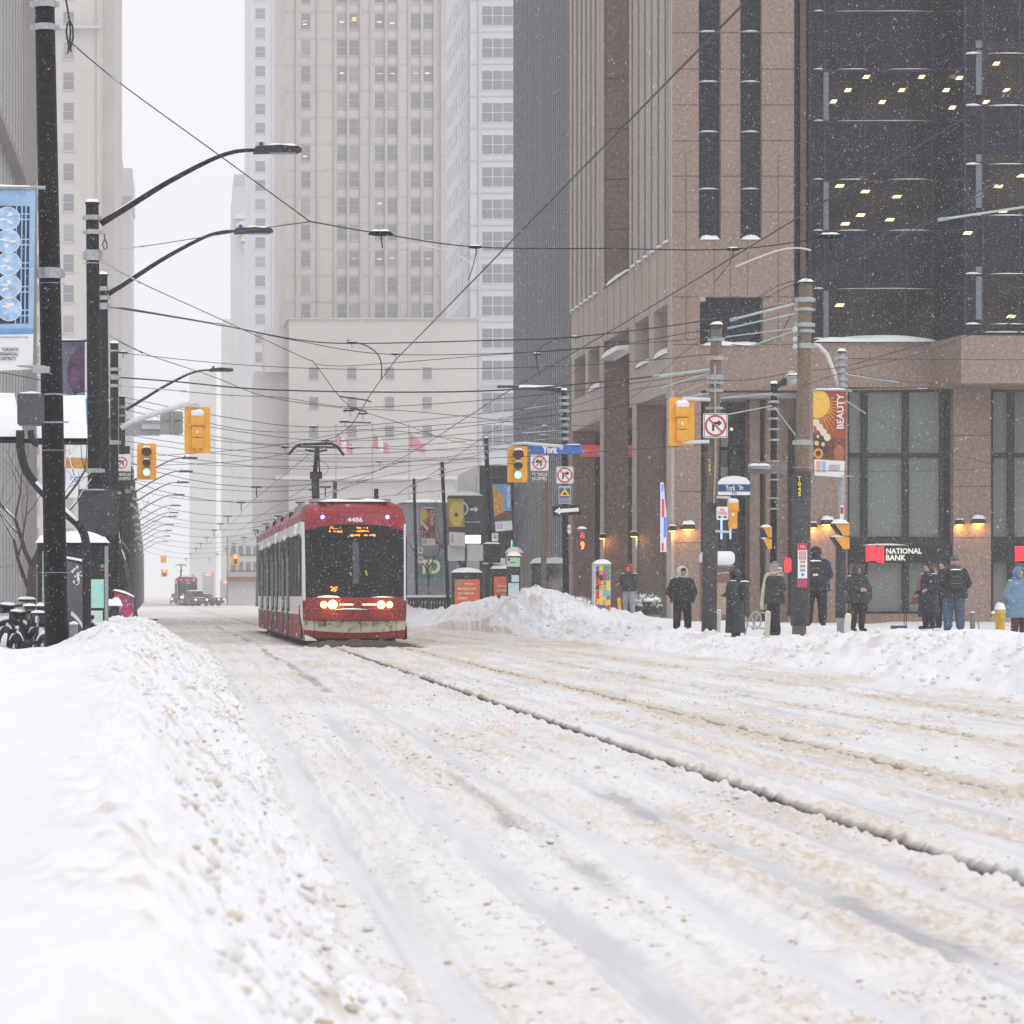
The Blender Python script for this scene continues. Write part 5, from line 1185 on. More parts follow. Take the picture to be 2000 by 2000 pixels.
t, q = plate('warning_sign', 'navy warning sign with yellow triangle above the one way arrow', 'sign', 1053, 916, 1077.5, 951, 105.5, NAVY, WHITEP)
b = MB(); cx, cz = (q[0]+q[1])/2, pxZ(930, 105.5); b.prism([(cx-.17, cz-.10), (cx+.17, cz-.10), (cx, cz+.16)], 105.494, 105.4995); b.build('triangle', mat('sign_yellow', (.8, .6, .03), .5), t)
b = MB(); b.prism([(cx-.08, cz-.06), (cx+.09, cz-.06), (cx-.0, cz+.04)], 105.49, 105.4938); b.build('symbol', BLK, t)
text('ATTENTION', cx, 105.5, pxZ(919.8, 105.5), .36, .06, WHITEP, t, bold=.02)
for k in range(4): text('------------', cx, 105.5, pxZ(940+2.4*k, 105.5), .34, .012, WHITEP, t)
t = thing('one_way_sign', 'black and white one way arrow pointing left, slightly tilted', 'sign', (pxX(1069, 105.5), 105.5, pxZ(963, 105.5)))
M = Matrix.Translation(px(1069, 963, 105.5))@Matrix.Rotation(R(-4), 4, 'Y')
b = MB(); b.prism(rrect(-.455, .455, -.165, .165, .02), 0, .02, M); p = b.build('plate', BLK, t)
b = MB(); P = [(-.41, 0), (-.21, -.125), (-.21, -.06), (.40, -.06), (.40, .06), (-.21, .06), (-.21, .125)]; b.prism([(a*1.0, c) for a, c in P], -.004, -.0005, M); b.build('arrow', WHITEP, p)
t, q = plate('street_name_sign', 'white and navy street sign with crest top reading York St 70', 'sign', 1355, 908, 1415, 934, 77.5, WHITEP, r=.02)
x0, x1, zb, zt = q; b = MB(); b.box(x0, x1, 77.492, 77.499, zb+(zt-zb)*.25, zb+(zt-zb)*.78); p = b.build('blue_band', NAVY, t)
b = MB(); P = [(x0+.03, zt)]+[(x1-(x1-x0)*k/10, zt+.11*math.sin(math.pi*k/10)**.6) for k in range(0, 11)][1:10][::-1]+[(x1-.03, zt)]; P = [(x0, zt-.02), (x1, zt-.02)]+[(x1-(x1-x0)*k/10, zt+.13*math.sin(math.pi*k/10)**.5+.0) for k in range(1, 10)]; b.prism(P, 77.502, 77.519); b.build('crest_top', WHITEP, t)
text('York', (x0+x1)/2-.09, 77.49, zb+(zt-zb)*.52, .24, .14, WHITEP, t, bold=.01); text('St', (x0+x1)/2+.17, 77.49, zb+(zt-zb)*.53, .10, .10, WHITEP, t, bold=.01); text('70', (x0+x1)/2, 77.5, zb+(zt-zb)*.12, .12, .07, BLK, t, bold=.01)
t, q = plate('parking_sign', 'white no standing sign with red lettering and double arrow', 'sign', 1352, 956, 1374, 981, 77.3, WHITEP)
text('NO', (q[0]+q[1])/2, 77.3, pxZ(961.5, 77.3), .10, .075, REDP, t); text('STANDING', (q[0]+q[1])/2, 77.3, pxZ(968, 77.3), .24, .075, REDP, t)
b = MB(); cx = (q[0]+q[1])/2; zz = pxZ(975.5, 77.3)
for s in (-1, 1):
    P = [(cx+s*.02, zz-.012), (cx+s*.06, zz-.012), (cx+s*.06, zz-.035), (cx+s*.115, zz), (cx+s*.06, zz+.035), (cx+s*.06, zz+.012), (cx+s*.02, zz+.012)]; b.prism(P if s > 0 else P[::-1], 77.294, 77.2995)
b.build('double_arrow', BLK, t)
# small round symbol signs
for (u0, v0, u1, v1, z, lab) in ((1067, 1022-0, 1067, 0, 0, ''),):
    pass
def pk(u0, v0, u1, v1, z, lab, sym='ring'):
    t, q = plate('parking_sign', lab, 'sign', u0, v0, u1, v1, z, WHITEP, group='small parking signs')
    cx, cz, r = (q[0]+q[1])/2, (q[2]+q[3])/2+(q[3]-q[2])*.06, min(q[1]-q[0], q[3]-q[2])*.38
    b = MB(); b.ring(cx, cz, r*.72, r, z-.006, z-.0005, 16); M = Matrix.Translation((cx, z-.004, cz))@Matrix.Rotation(R(45), 4, 'Y'); b.box(-r*.85, r*.85, -.002, .002, -r*.1, r*.1, M); b.build('prohibition_ring', REDP, t)
    b = MB(); b.box(cx-r*.28, cx+r*.28, z-.003, z-.0006, cz-r*.45, cz+r*.45); b.build('letter', BLK, t)
pk(960-0, 1043-0, 972, 1058, 124, 'parking sign on the leaning pole with the blue and orange banner') if False else None
pk(928, 1006, 940, 1021, 124, 'round-symbol parking sign on the leaning pole with the blue and orange banner')
pk(789, 1033, 798, 1044, 149, 'upper small parking sign on the pole beside the streetcar')
pk(789, 1050, 798, 1062, 149, 'lower small parking sign on the pole beside the streetcar')
pk(847, 1046, 856, 1056, 134, 'small parking sign on the pole with the yellow banner')
pk(1071, 990, 1077, 1007, 105.4, 'narrow parking sign on the black pole beside the countdown signal')
t, q = plate('parking_notice', 'tall narrow white and red sign on the steel lamp pole', 'sign', 1585, 953, 1591.5, 998, 82.8, WHITEP)
b = MB(); x0, x1, zb, zt = q; b.box(x0+.01, x1-.01, 82.794, 82.7995, zb+.03, zb+.22); b.box(x0+.01, x1-.01, 82.794, 82.7995, zt-.22, zt-.05); b.build('red_field', REDP, t)
t, q = plate('parking_notice', 'small white sign behind the black ringed pole', 'sign', 1465.5, 1070, 1475, 1088, 88, WHITEP)
b = MB(); x0, x1, zb, zt = q; b.box(x0+.02, x1-.02, 87.994, 87.9995, zb+.05, zb+.10); b.box(x0+.02, x1-.02, 87.994, 87.9995, zt-.10, zt-.05); b.build('red_line', REDP, t)
# red shop sign ends seen beyond
t = thing('blade_sign', 'small glowing red rounded sign behind the black ringed pole', 'sign', (pxX(1487, 114), 114, pxZ(1065, 114)))
b = MB(); b.prism(rrect(pxX(1481, 114), pxX(1493, 114), pxZ(1080, 114), pxZ(1052, 114), .1), 114, 114.1); b.build('panel', REDE, t)
# stop sign
z = 71.5; t, q = plate('stop_sign', 'tall red and white transit stop sign on the wooden pole marked T045', 'sign', 1505.5, 1025, 1523, 1108, z, WHITEP, r=.02)
x0, x1, zb, zt = q; cx = (x0+x1)/2
b = MB(); b.box(x0, x1, z-.006, z-.0005, pxZ(1038, z), zt); b.box(x0, x1, z-.006, z-.0005, zb, pxZ(1091, z)); b.box(x0+.03, x1-.03, z-.006, z-.0005, pxZ(1047.5, z), pxZ(1040.5, z)); b.box(x0+.03, x1-.03, z-.006, z-.0005, pxZ(1055.5, z), pxZ(1049, z)); rp = b.build('red_field', REDP, t)
for (s_, v, m1) in (('503', 1044, WHITEP), ('504', 1052.2, WHITEP), ('508', 1060, REDP), ('303', 1068, NAVY), ('304', 1076, NAVY)): text(s_, cx, z-.006, pxZ(v, z), .11, .055, m1, t, bold=.02)
text('TTC', cx, z-.006, pxZ(1032, z), .12, .05, WHITEP, t, bold=.01)
b = MB(); b.disc(cx, pxZ(1087, z)+.03, .03, z-.008, z-.0008, 12); b.box(cx-.05, cx+.05, z-.012, z-.0065, pxZ(1100, z), pxZ(1095, z)); b.build('blue_mark', BLUES, t)
# backs of signs
t = thing('sign_reverse', 'grey back of a wide sign on the mast arm at left', 'sign', (pxX(322, 85), 85, pxZ(800, 85)))
b = MB(); b.prism(rrect(pxX(302, 85), pxX(345, 85), pxZ(820, 85), pxZ(776, 85), .05), 85, 85.03); b.build('plate', GREYM, t)
b = MB(); b.tube([tuple(px(325, 775, 84.95)), tuple(px(325, 821, 84.95))], .03, 6); b.box(pxX(310, 85), pxX(343, 85), 84.95, 84.99, pxZ(792, 85), pxZ(790, 85)); b.build('bracket', STEEL, t)
t = thing('sign_reverse', 'long grey back of a street name sign behind the mast arm', 'sign', (pxX(270, 86), 86, pxZ(805, 86)))
b = MB(); b.prism(rrect(pxX(236, 86), pxX(303, 86), pxZ(822, 86), pxZ(793, 86), .05), 86, 86.03); b.build('plate', GREYM, t)
b = MB(); b.box(pxX(268, 86), pxX(306, 86), 85.93, 85.99, pxZ(810, 86), pxZ(801, 86)); b.build('frame', mat('pale_frame', (.5, .5, .5), .5), t)
t = thing('sign_reverse', 'dark rectangular back of a sign clamped to the second and third poles', 'sign', (pxX(188, 64), 64, pxZ(950, 64)))
b = MB(); b.prism(rrect(pxX(146, 64), pxX(221, 64), pxZ(1009, 64), pxZ(921, 64), .05), 64.5, 64.54); b.build('plate', mat('dark_sign_back', (.03, .032, .036), .5, var=.3), t)
b = MB(); b.box(pxX(158, 64), pxX(196, 64), 64.4, 64.49, pxZ(924, 64), pxZ(921, 64)); b.build('clamp', STEEL, t)
t = thing('sign_reverse', 'grey back of a wide street sign with snowy lamp tube by the T43 pole', 'sign', (pxX(1447, 86), 86, pxZ(882, 86)))
b = MB(); b.prism(rrect(pxX(1411, 86), pxX(1484, 86), pxZ(894, 86), pxZ(871, 86), .08), 86, 86.03); b.build('plate', mat('dull_grey_plate', (.17, .16, .155), .6), t)
b = MB(); b.tube([tuple(px(1412, 879, 85.9)), tuple(px(1434, 881, 85.9)), tuple(px(1454, 883, 85.9))], .06, 8); b.build('lamp_tube', STEEL, t)
b = MB(); b.cap(pxX(1411, 85.9), pxX(1454, 85.9), 85.83, 85.97, pxZ(879, 85.9), .06, 8); b.build('snow_cap', SNOW, t, True)
b = MB(); b.tube([tuple(px(1340, 858, 79)), tuple(px(1250, 850+25, 79))], .0, 4) if False else None
t = thing('control_box', 'grey control box strapped to the thickest black pole', 'box', (pxX(58, 46.5), 46.4, pxZ(801, 46.5)))
b = MB(); b.prism(rrect(pxX(33, 46.3), pxX(82, 46.3), pxZ(802, 46.3), pxZ(743, 46.3), .03), 46.2, 46.6); b.build('case', mat('grey_case', (.06, .065, .07), .5), t, False, .01)
b = MB(); b.box(pxX(70, 46.3), pxX(128, 46.3), 46.62, 46.66, pxZ(797, 46.5), pxZ(794, 46.5)); b.tube([tuple(px(84, 744, 46.6)), tuple(px(104, 743, 46.55)), tuple(px(127, 745, 46.7))], .012, 6); b.build('strap', STEEL, t)
b = MB(); b.cap(pxX(36, 46.3), pxX(80, 46.3), 46.2, 46.5, pxZ(743, 46.3), .03); b.build('snow_cap', SNOW, t, True)
t = thing('cable_coil', 'looped black cable hanging from the top of the thickest pole', 'cable', tuple(px(127, 40, 46.6)))
b = MB(); P = [(124, -6), (126, 8), (131, 38), (133, 60), (131, 90), (127, 102), (130, 88), (125, 60), (127, 45), (131, 38), (137, 50), (138, 70), (133, 92), (134, 98)]
b.tube([tuple(px(u, v, 46.6)) for u, v in P], .014, 6); b.build('cable', WIRE, t)

# ---------------------------------------------------------------- banners
def banner(label, pts, z, m, footm, foot, group='street banners'):
    """cloth banner, quad pts given top-left, top-right, bottom-right, bottom-left in the photo"""
    t = thing('banner', label, 'banner', tuple(px(pts[3][0], pts[3][1], z)), group)
    A, B, C_, D_ = [px(p[0], p[1], z) for p in pts]
    def fn(i, j, v0=0, v1=1, off=0):
        s = v0+(v1-v0)*(1-j); p = (A*(1-i)+B*i)*(1-s)+(D_*(1-i)+C_*i)*s
        return (p.x, p.y+.03*math.sin(i*3+s*4)-off, p.z)
    return t, fn
def bquad(fn, i0, i1, s0, s1, off=.008, n=6):
    b = MB(); b.grid(lambda a, c: fn(i0+(i1-i0)*a, 1-(s0+(s1-s0)*c), 0, 1, off), n, n); return b
ORG = mat('banner_rust', (.36, .075, .03), .8, var=.15, vs=4); SUNY = mat('banner_sun_yellow', (.80, .48, .08), .8, var=.1, vs=6); DNAVY = mat('banner_navy', (.03, .04, .09), .8)
BRN = mat('banner_brown', (.16, .06, .03), .8, var=.4, vs=9); CRM = mat('banner_cream', (.75, .62, .48), .8); BWH = mat('banner_white', (.74, .74, .75), .8, var=.03); LBL = mat('banner_blue', (.12, .30, .55), .8, var=.15, vs=4)
PBL = mat('banner_pale_blue', (.30, .46, .68), .8, var=.12, vs=3); MUST = mat('banner_mustard', (.42, .30, .03), .8, var=.2, vs=5); OCH = mat('banner_ochre', (.50, .26, .06), .8, var=.25, vs=9); PNK = mat('banner_pink', (.7, .35, .32), .8)
def disc_on(fn, ci, cs, ri, rs, off, n=24, sec=(0, 360), r0=0):
    b = MB(); vs = []; fs = []
    for k in range(n+1):
        a = R(sec[0]+(sec[1]-sec[0])*k/n)
        for rr in (r0, 1):
            ii = min(1, max(0, ci+ri*rr*math.cos(a))); ss = min(1, max(0, cs+rs*rr*math.sin(a))); vs.append(fn(ii, 1-ss, 0, 1, off))
    fs = [(2*k, 2*k+1, 2*k+3, 2*k+2) for k in range(n)]
    return b.add(vs, fs)
def beauty(label, pts, z, big=True):
    t, fn = banner(label, pts, z, None, None, None)
    cl = bquad(fn, 0, 1, 0, 1, 0, 12).build('cloth', ORG, t, True)
    bquad(fn, 0, 1, .55, .81, .006).build('lower_picture', BRN, t, True)
    bquad(fn, 0, .42, .5, .74, .009).build('night_patch', DNAVY, t, True)
    # rays, then the sun disc
    for k in range(15):
        a0, a1 = R(-14+k*9.2), R(-14+k*9.2+5.0); b = MB()
        def q(a, r): return fn(min(1, max(0, .12+r*math.cos(a)*1.35)), 1-min(1, max(0, .16+r*math.sin(a)*.56)), 0, 1, .012)
        b.add([q(a0, .26), q(a1, .26), q((a0+a1)/2+.06, .62+.05*(k % 3))], [(0, 1, 2)]); b.build('sun_ray', SUNY, t)
    disc_on(fn, .12, .155, .40, .175, .014).build('sun_disc', SUNY, t); disc_on(fn, .12, .155, .42, .185, .016, r0=.93).build('sun_rim', mat('banner_rim', (.5, .15, .03), .8), t)
    for (i_, s_, r_) in ((.10, .62, .07), (.30, .63, .06), (.14, .54, .05)):
        disc_on(fn, i_, s_, r_, r_*.42, .016).build('flower', SUNY, t)
    disc_on(fn, .15, .74, .15, .062, .017, r0=.55).build('ring_flower', mat('banner_orange', (.75, .28, .03), .8), t)
    for k in range(4):
        disc_on(fn, .09+.11*k, .38+.055*k, .10, .045, .015+.001*k).build('white_petal', CRM, t)
    disc_on(fn, .80, .72, .17, .10, .016).build('figure', mat('banner_sienna', (.38, .13, .05), .8), t)
    bquad(fn, .02, .98, .81, 1, .018).build('footer', BWH, t, True)
    bquad(fn, .08, .22, .83, .96, .022).build('footer_mark', PNK, t); bquad(fn, .25, .38, .83, .96, .022).build('footer_mark', PBL, t)
    A, B, C_, D_ = [px(p[0], p[1], z) for p in pts]
    hgt = A.z-D_.z; wd = B.x-A.x
    text('BEAUTY', A.x+wd*.80, z-.06, A.z-hgt*.25, hgt*.41, wd*.21, BWH, t, rot=90, bold=.02)
    if big:
        for k, s_ in enumerate(('TORONTO', 'FINANCIAL', 'DISTRICT')): text(s_, A.x+wd*.63, z-.06, A.z-hgt*(.885+.027*k), wd*.34, hgt*.016, DNAVY, t, bold=.02)
    b = MB(); b.tube([tuple(A), tuple(B+Vector((.15, 0, 0)))], .02, 6); b.tube([tuple(D_+Vector((.05, 0, .03))), tuple(C_+Vector((.2, 0, .03)))], .015, 6); b.build('rod', STEEL, t)
    b = MB(); b.cap(A.x, B.x, z-.05, z+.05, A.z+.01, .035, 8); b.build('snow_cap', SNOW, t, True)
    return t
beauty('large rust-red banner with sun and the word beauty on the steel lamp pole', [(1534, 736), (1597, 738), (1594, 901), (1535, 897)], 82.7)
beauty('small hazy sun banner with the word beauty beside the streetcar', [(793, 959), (820, 959), (822, 1029), (795, 1029)], 149.5, False)
t, fn = banner('mustard yellow achieve banner before the wayfinding panel', [(845, 941), (875, 941), (878, 1031), (847, 1029)], 133.4, None, None, None)
bquad(fn, 0, 1, 0, 1, 0, 12).build('cloth', MUST, t, True); disc_on(fn, .5, .32, .42, .27, .012).build('picture_disc', mat('banner_gold', (.62, .50, .10), .8), t); bquad(fn, 0, 1, .60, .70, .01).build('lower_picture', DNAVY, t, True)
disc_on(fn, .5, .34, .12, .05, .016).build('bird', BRN, t); bquad(fn, .05, 1, .72, 1, .012).build('footer', BWH, t, True); bquad(fn, .12, .3, .76, .94, .016).build('footer_mark', PNK, t)
A = px(845, 941, 133.4); C_ = px(878, 1031, 133.4); text('ACHIEVE', A.x+(C_.x-A.x)*.82, 133.33, A.z-(A.z-C_.z)*.24, (A.z-C_.z)*.36, (C_.x-A.x)*.16, CRM, t, rot=90, bold=.02)
t, fn = banner('blue and orange discover banner with a building picture', [(929, 914), (962, 913), (967, 1000), (934, 1003)], 124.4, None, None, None)
bquad(fn, 0, 1, 0, 1, 0, 12).build('cloth', LBL, t, True)
b = MB(); q = lambda i, s: fn(i, 1-s, 0, 1, .008); b.add([q(0, .02), q(.55, .2), q(.62, .72), q(0, .72)], [(0, 1, 2, 3)]); b.build('building_picture', OCH, t)
bquad(fn, 0, 1, .58, .78, .011).build('lower_picture', BRN, t, True); bquad(fn, .05, 1, .8, 1, .013).build('footer', BWH, t, True); bquad(fn, .12, .26, .84, .95, .017).build('footer_mark', PNK, t); bquad(fn, .3, .42, .84, .95, .017).build('footer_mark', PBL, t)
for k in range(4):
    for j in range(4): bquad(fn, .08+.12*k, .14+.12*k, .17+.10*j+.02*k, .23+.10*j+.02*k, .012, 1).build('picture_window', BRN, t)
A = px(929, 914, 124.4); C_ = px(967, 1000, 124.4); text('DISCOVER', A.x+(C_.x-A.x)*.80, 124.33, A.z-(A.z-C_.z)*.27, (A.z-C_.z)*.46, (C_.x-A.x)*.17, BWH, t, rot=90, bold=.02)
# banner with medallions, left
z = 46.6
t, fn = banner('pale blue banner with round medallions on the thickest pole', [(-64, 352), (67, 355), (62, 697), (-62, 702)], z, None, None, None)
bquad(fn, 0, 1, 0, 1, 0, 12).build('cloth', PBL, t, True); bquad(fn, .06, .92, .10, .745, .008).build('grille_panel', DNAVY, t, True)
for i_ in (.72, .80, .86): bquad(fn, i_, i_+.02, .10, .745, .012).build('grille_bar', PBL, t)
for s_ in (.14, .17, .28, .31, .41, .44, .54, .57, .67, .70): bquad(fn, .62, .92, s_, s_+.007, .012).build('grille_bar', PBL, t)
for k in range(5):
    cs = .170+.124*k
    disc_on(fn, .60+.01*k, cs, .18, .064, .016, 26).build('medallion', mat('medallion_blue', (.34, .50, .72), .8, var=.3, vs=9), t)
    disc_on(fn, .60+.01*k, cs, .185, .066, .018, 26, r0=.95).build('medallion_rim', BWH, t)
    for (a, r_) in ((40+k*50, .5), (160+k*30, .45), (280+k*70, .4)):
        disc_on(fn, .60+.01*k+.07*math.cos(R(a)), cs+.025*math.sin(R(a)), .06, .012, .020, 10, (a, a+200)).build('relief', BWH, t)
bquad(fn, 0, 1, .805, 1, .015).build('footer', BWH, t, True); bquad(fn, 0, 1, .775, .806, .012).build('blue_rule', LBL, t, True)
text('TORONTOFINANCIALDISTRICT.COM', pxX(20, z), z-.06, pxZ(637, z), .50, .022, DNAVY, t)
for k, (s_, w_) in enumerate((('TORONTO', .245), ('FINANCIAL', .262), ('DISTRICT', .225))): text(s_, pxX(19.5-(1.5*k), z), z-.06, pxZ(660+8.6*k, z), w_, .048, BLK, t, bold=.02)
b = MB(); b.tube([tuple(px(-64, 354, z)), tuple(px(86, 354, z))], .028, 8); b.tube([tuple(px(-60, 688, z)), tuple(px(86, 692, z))], .02, 8); b.box(pxX(62, z), pxX(94, z), 46.5, 46.7, pxZ(704, z), pxZ(692, z)); b.build('bracket', STEEL, t)
b = MB(); b.cap(pxX(-64, z), pxX(68, z), z-.05, z+.05, pxZ(353, z), .03, 8); b.build('snow_cap', SNOW, t, True)
# violet banner on the second pole
z = 66.3
t, fn = banner('dim violet and slate banner hung between the left poles', [(76, 643), (160, 643), (160, 772), (76, 790)], z, None, None, None)
bquad(fn, 0, 1, 0, 1, 0, 12).build('cloth', mat('banner_slate', (.12, .13, .19), .8, var=.2, vs=3), t, True); disc_on(fn, .95, .45, .35, .36, .01, 20).build('arch_picture', mat('banner_violet', (.10, .05, .10), .8, var=.6, vs=3), t)
for k in range(3): disc_on(fn, .75+.1*k, .06+.02*k, .04, .03, .012, 12).build('roundel', mat('banner_slate_dark', (.07, .08, .12), .8), t)
bquad(fn, .82, 1, .75, 1, .012).build('blue_patch', LBL, t)
b = MB(); b.tube([tuple(px(74, 643, z)), tuple(px(168, 643, z))], .02, 6); b.build('rod', DARKP, t); b = MB(); b.cap(pxX(78, z), pxX(160, z), z-.04, z+.04, pxZ(642, z), .02); b.build('snow_cap', SNOW, t, True)
z = 81.5
t, fn = banner('pale banner footer with blue figures low between the left poles', [(125, 740), (168, 742), (164, 940), (124, 938)], z, None, None, None)
bquad(fn, 0, 1, 0, 1, 0, 12).build('cloth', BWH, t, True); bquad(fn, .1, 1, .05, .30, .01).build('picture', LBL, t); bquad(fn, 0, 1, .62, .72, .01).build('picture', OCH, t); bquad(fn, .2, .6, .80, .86, .01).build('picture', PBL, t)
text('DISTRICT', pxX(150, z), z-.03, pxZ(838, z), .28, .05, REDP, t)
# ---------------------------------------------------------------- overhead wires
def smooth_pts(P, n=6):
    out = []; P = [Vector(p) for p in P]
    if len(P) == 2: return [P[0]*(1-k/4)+P[1]*k/4 for k in range(5)]
    for i in range(len(P)-1):
        p0 = P[max(0, i-1)]; p1 = P[i]; p2 = P[i+1]; p3 = P[min(len(P)-1, i+2)]
        for k in range(n):
            t = k/n; out.append(.5*((2*p1)+(-p0+p2)*t+(2*p0-5*p1+4*p2-p3)*t*t+(-p0+3*p1-3*p2+p3)*t*t*t))
    out.append(P[-1]); return out
def wire(label, pts, r=.014, rods=(), ins=(), m=WIRE, group='overhead span wires', curve=True, name='overhead_wire', rodr=None):
    """pts: (u, v, z). rods: (i0, i1) pieces in pale insulating rod; ins: (u, v, z, size) hangers"""
    P = [px(*p) for p in pts]
    t = thing(name, label, 'wire', tuple(P[0]), group)
    r *= .74
    b = MB(); b.tube(smooth_pts(P) if curve else P, r, 5); b.build('cable', m, t)
    for (p, q) in rods:
        a, c = px(*p), px(*q); b = MB(); b.tube([a, c], rodr or r*1.7, 6); b.build('insulating_rod', ROD, t)
        b = MB(); d = (c-a).normalized(); b.tube([c-d*.06, c+d*.1], r*2.6, 6); b.build('clamp', STEEL, t)
    for (u, v, z, s) in ins:
        c = px(u, v, z); b = MB()
        b.prism([(c.x-.14*s, c.z-.014*s), (c.x-.05*s, c.z-.03*s), (c.x+.05*s, c.z-.03*s), (c.x+.14*s, c.z-.014*s), (c.x+.10*s, c.z+.02*s), (c.x-.10*s, c.z+.02*s)], z-.03*s, z+.03*s)
        b.tube([(c.x, z, c.z), (c.x+.02*s, z, c.z-.16*s)], .008*s, 5); io = b.build('hanger', BLK, t)
        b = MB(); b.cap(c.x-.11*s, c.x+.11*s, z-.05*s, z+.05*s, c.z+.018*s, .022*s, 5); b.build('snow_cap', SNOW, io, True)
    return t
# contact wires along the two tracks
for (X, lab, clr) in ((4.2, 'contact wire rising to the upper right from the streetcar shoe', 0), (7.38, 'contact wire of the other track running up to the right edge', 0)):
    P = [Vector((X+bend(z)*.9+.12*math.sin(z/14), z, 5.76-.03*math.sin(z/7))) for z in [14, 22, 30, 38, 46, 54, 62, 70, 78, 86, 94, 105, 130, 160, 200, 260, 330, 420, 520]]
    if X == 4.2: P[8].z = 5.35; P[7].z = 5.6; P[9].z = 5.45
    t = thing('contact_wire', lab, 'wire', tuple(P[0]), 'contact wires over the tracks')
    b = MB(); b.tube(P, .010, 5); b.build('cable', WIRE, t)
wire('span wire falling from the thickest pole with a pale rod at its top', [(113, 62, 46.8), (215, 148, 46.5), (400, 283, 46.3), (585, 418, 46)], .012, rods=[((113, 62, 46.8), (217, 149, 46.5))])
b = MB()
wire('thin wire joining the second pole to the span wire knot', [(188, 473, 66), (268, 465, 62), (430, 440, 54), (585, 418, 46)], .011, rods=[((188, 473, 66), (268, 465, 62))])
wire('long span wire sagging from the knot to the upper right edge, with four snowy hangers', [(585, 418, 46), (718, 441, 46), (897, 466, 46), (1140, 469, 46), (1383, 470, 46), (1565, 447, 46), (1780, 413, 46), (1990, 382, 46)], .013,
     rods=[((1990, 382, 46), (1782, 413, 46))], ins=[(718, 440, 46, 1.3), (897, 466, 46, .75), (1383, 470, 46, .75), (1565, 446, 46, 1.3)])
wire('short pale curved arm holding the near contact wire', [(752, 466, 46), (775, 462, 46), (810, 465, 46), (860, 480, 46), (893, 500, 45)], .014, m=mat('pale_arm', (.55, .55, .5), .4), group='registration arms')
wire('short pale curved arm holding the contact wire before the granite building', [(1388, 503, 46), (1420, 490, 46), (1470, 472, 46), (1505, 468, 46), (1530, 472, 46)], .018, m=MATS['pale_arm'], group='registration arms')
wire('thin strut from the hanger to the near contact wire', [(900, 470, 46), (893, 500, 45), (884, 528, 44)], .010, group='registration arms', curve=False)
wire('thin strut from the right hanger down to the contact wire', [(1384, 478, 46), (1375, 500, 46), (1348, 532, 46)], .008, group='registration arms', curve=False)
wire('thin wire sloping down from the second pole to the crossing of the contact wires', [(188, 490, 66), (262, 532, 70), (420, 604, 78), (575, 676, 86), (592, 684, 87), (640, 748, 91), (668, 772, 92)], .014, rods=[((188, 490, 66), (262, 532, 70))])
wire('thick span wire from the third pole to the T045 pole', [(208, 577, 82), (410, 612, 80), (555, 640, 80), (665, 648, 80), (900, 643, 79), (1080, 636, 78), (1310, 608, 75), (1500, 571, 72)], .022, rods=[((208, 577, 82), (412, 612, 80)), ((1502, 572, 72), (1385, 602, 73))], ins=[(663, 646, 80, .9), (1085, 636, 78, .9)])
wire('span wire just under the thick one, ending on the T045 pole', [(208, 580, 82), (410, 612, 80), (560, 643, 80), (745, 669, 80), (1080, 660, 78), (1300, 628, 75), (1500, 591, 72)], .014, rods=[((1502, 591, 72), (1380, 618, 73))], ins=[(746, 668, 80, .9), (1012, 668, 79, .9)])
wire('third wire to the T045 pole, with two pale rods meeting it', [(592, 686, 87), (660, 690, 84), (900, 672, 80), (1180, 650, 77), (1380, 634, 74), (1500, 619, 72)], .012, rods=[((1500, 619, 72), (1375, 635, 74)), ((1500, 624, 72), (1422, 651, 73))])
wire('thick looping feeder dropping to the contact wire above the streetcar', [(655, 642, 80), (690, 652, 80), (712, 668, 80), (720, 690, 80), (719, 715, 80)], .022, group='feeder loops')
wire('looping feeder before the dark ribbed tower', [(1082, 634, 78), (1050, 640, 78), (1026, 652, 78), (1012, 668, 78), (1014, 690, 78), (1018, 708, 78)], .018, group='feeder loops')
wire('feeder tail hanging at the right from the T43 pole top', [(1515, 540, 72), (1500, 560, 73), (1490, 600, 75), (1460, 640, 76), (1420, 652, 77), (1380, 650, 78)], .014, group='feeder loops')
wire('thin wire from the slim signal pole straight across the stone podium', [(222, 665, 88), (450, 688, 88), (700, 697, 86), (1080, 690, 82), (1345, 668, 78)], .013, ins=[(232, 665, 88, 1)])
wire('thick dark wire across the street at the height of the third lamp arm', [(222, 712, 88), (330, 720, 88), (500, 735, 87), (760, 740, 85), (968, 735, 83), (1180, 716, 80), (1340, 697, 78)], .028, rods=[((1342, 697, 78), (1240, 710, 79))])
wire('span wire drooping from the slim pole and climbing to the T43 pole', [(222, 727, 88), (420, 745, 88), (530, 750, 88), (660, 768, 90), (850, 760, 86), (1080, 738, 82), (1345, 702, 78)], .013, rods=[((222, 727, 88), (345, 738, 88)), ((1343, 702, 78), (1245, 732, 79))])
wire('wire falling from beside the third pole through the sky to the wire crossing', [(205, 632, 82), (268, 665, 84), (400, 710, 88), (490, 745, 90), (580, 762, 91), (668, 772, 92)], .014, rods=[((205, 632, 82), (266, 664, 84))])
wire('curved turning wire from the streetcar shoe towards the side street at right', [(668, 772, 92), (760, 775, 96), (880, 786, 100), (1000, 800, 104), (1120, 803, 106)], .013)
wire('curved wire from the crossing to the far signal pole', [(668, 772, 92), (760, 800, 95), (840, 828, 99), (930, 846, 103), (1060, 858, 106)], .012)
wire('wire bar of the crossing over the streetcar', [(640, 748, 91), (690, 755, 91), (700, 758, 91)], .03, group='wire crossing pieces', curve=False)
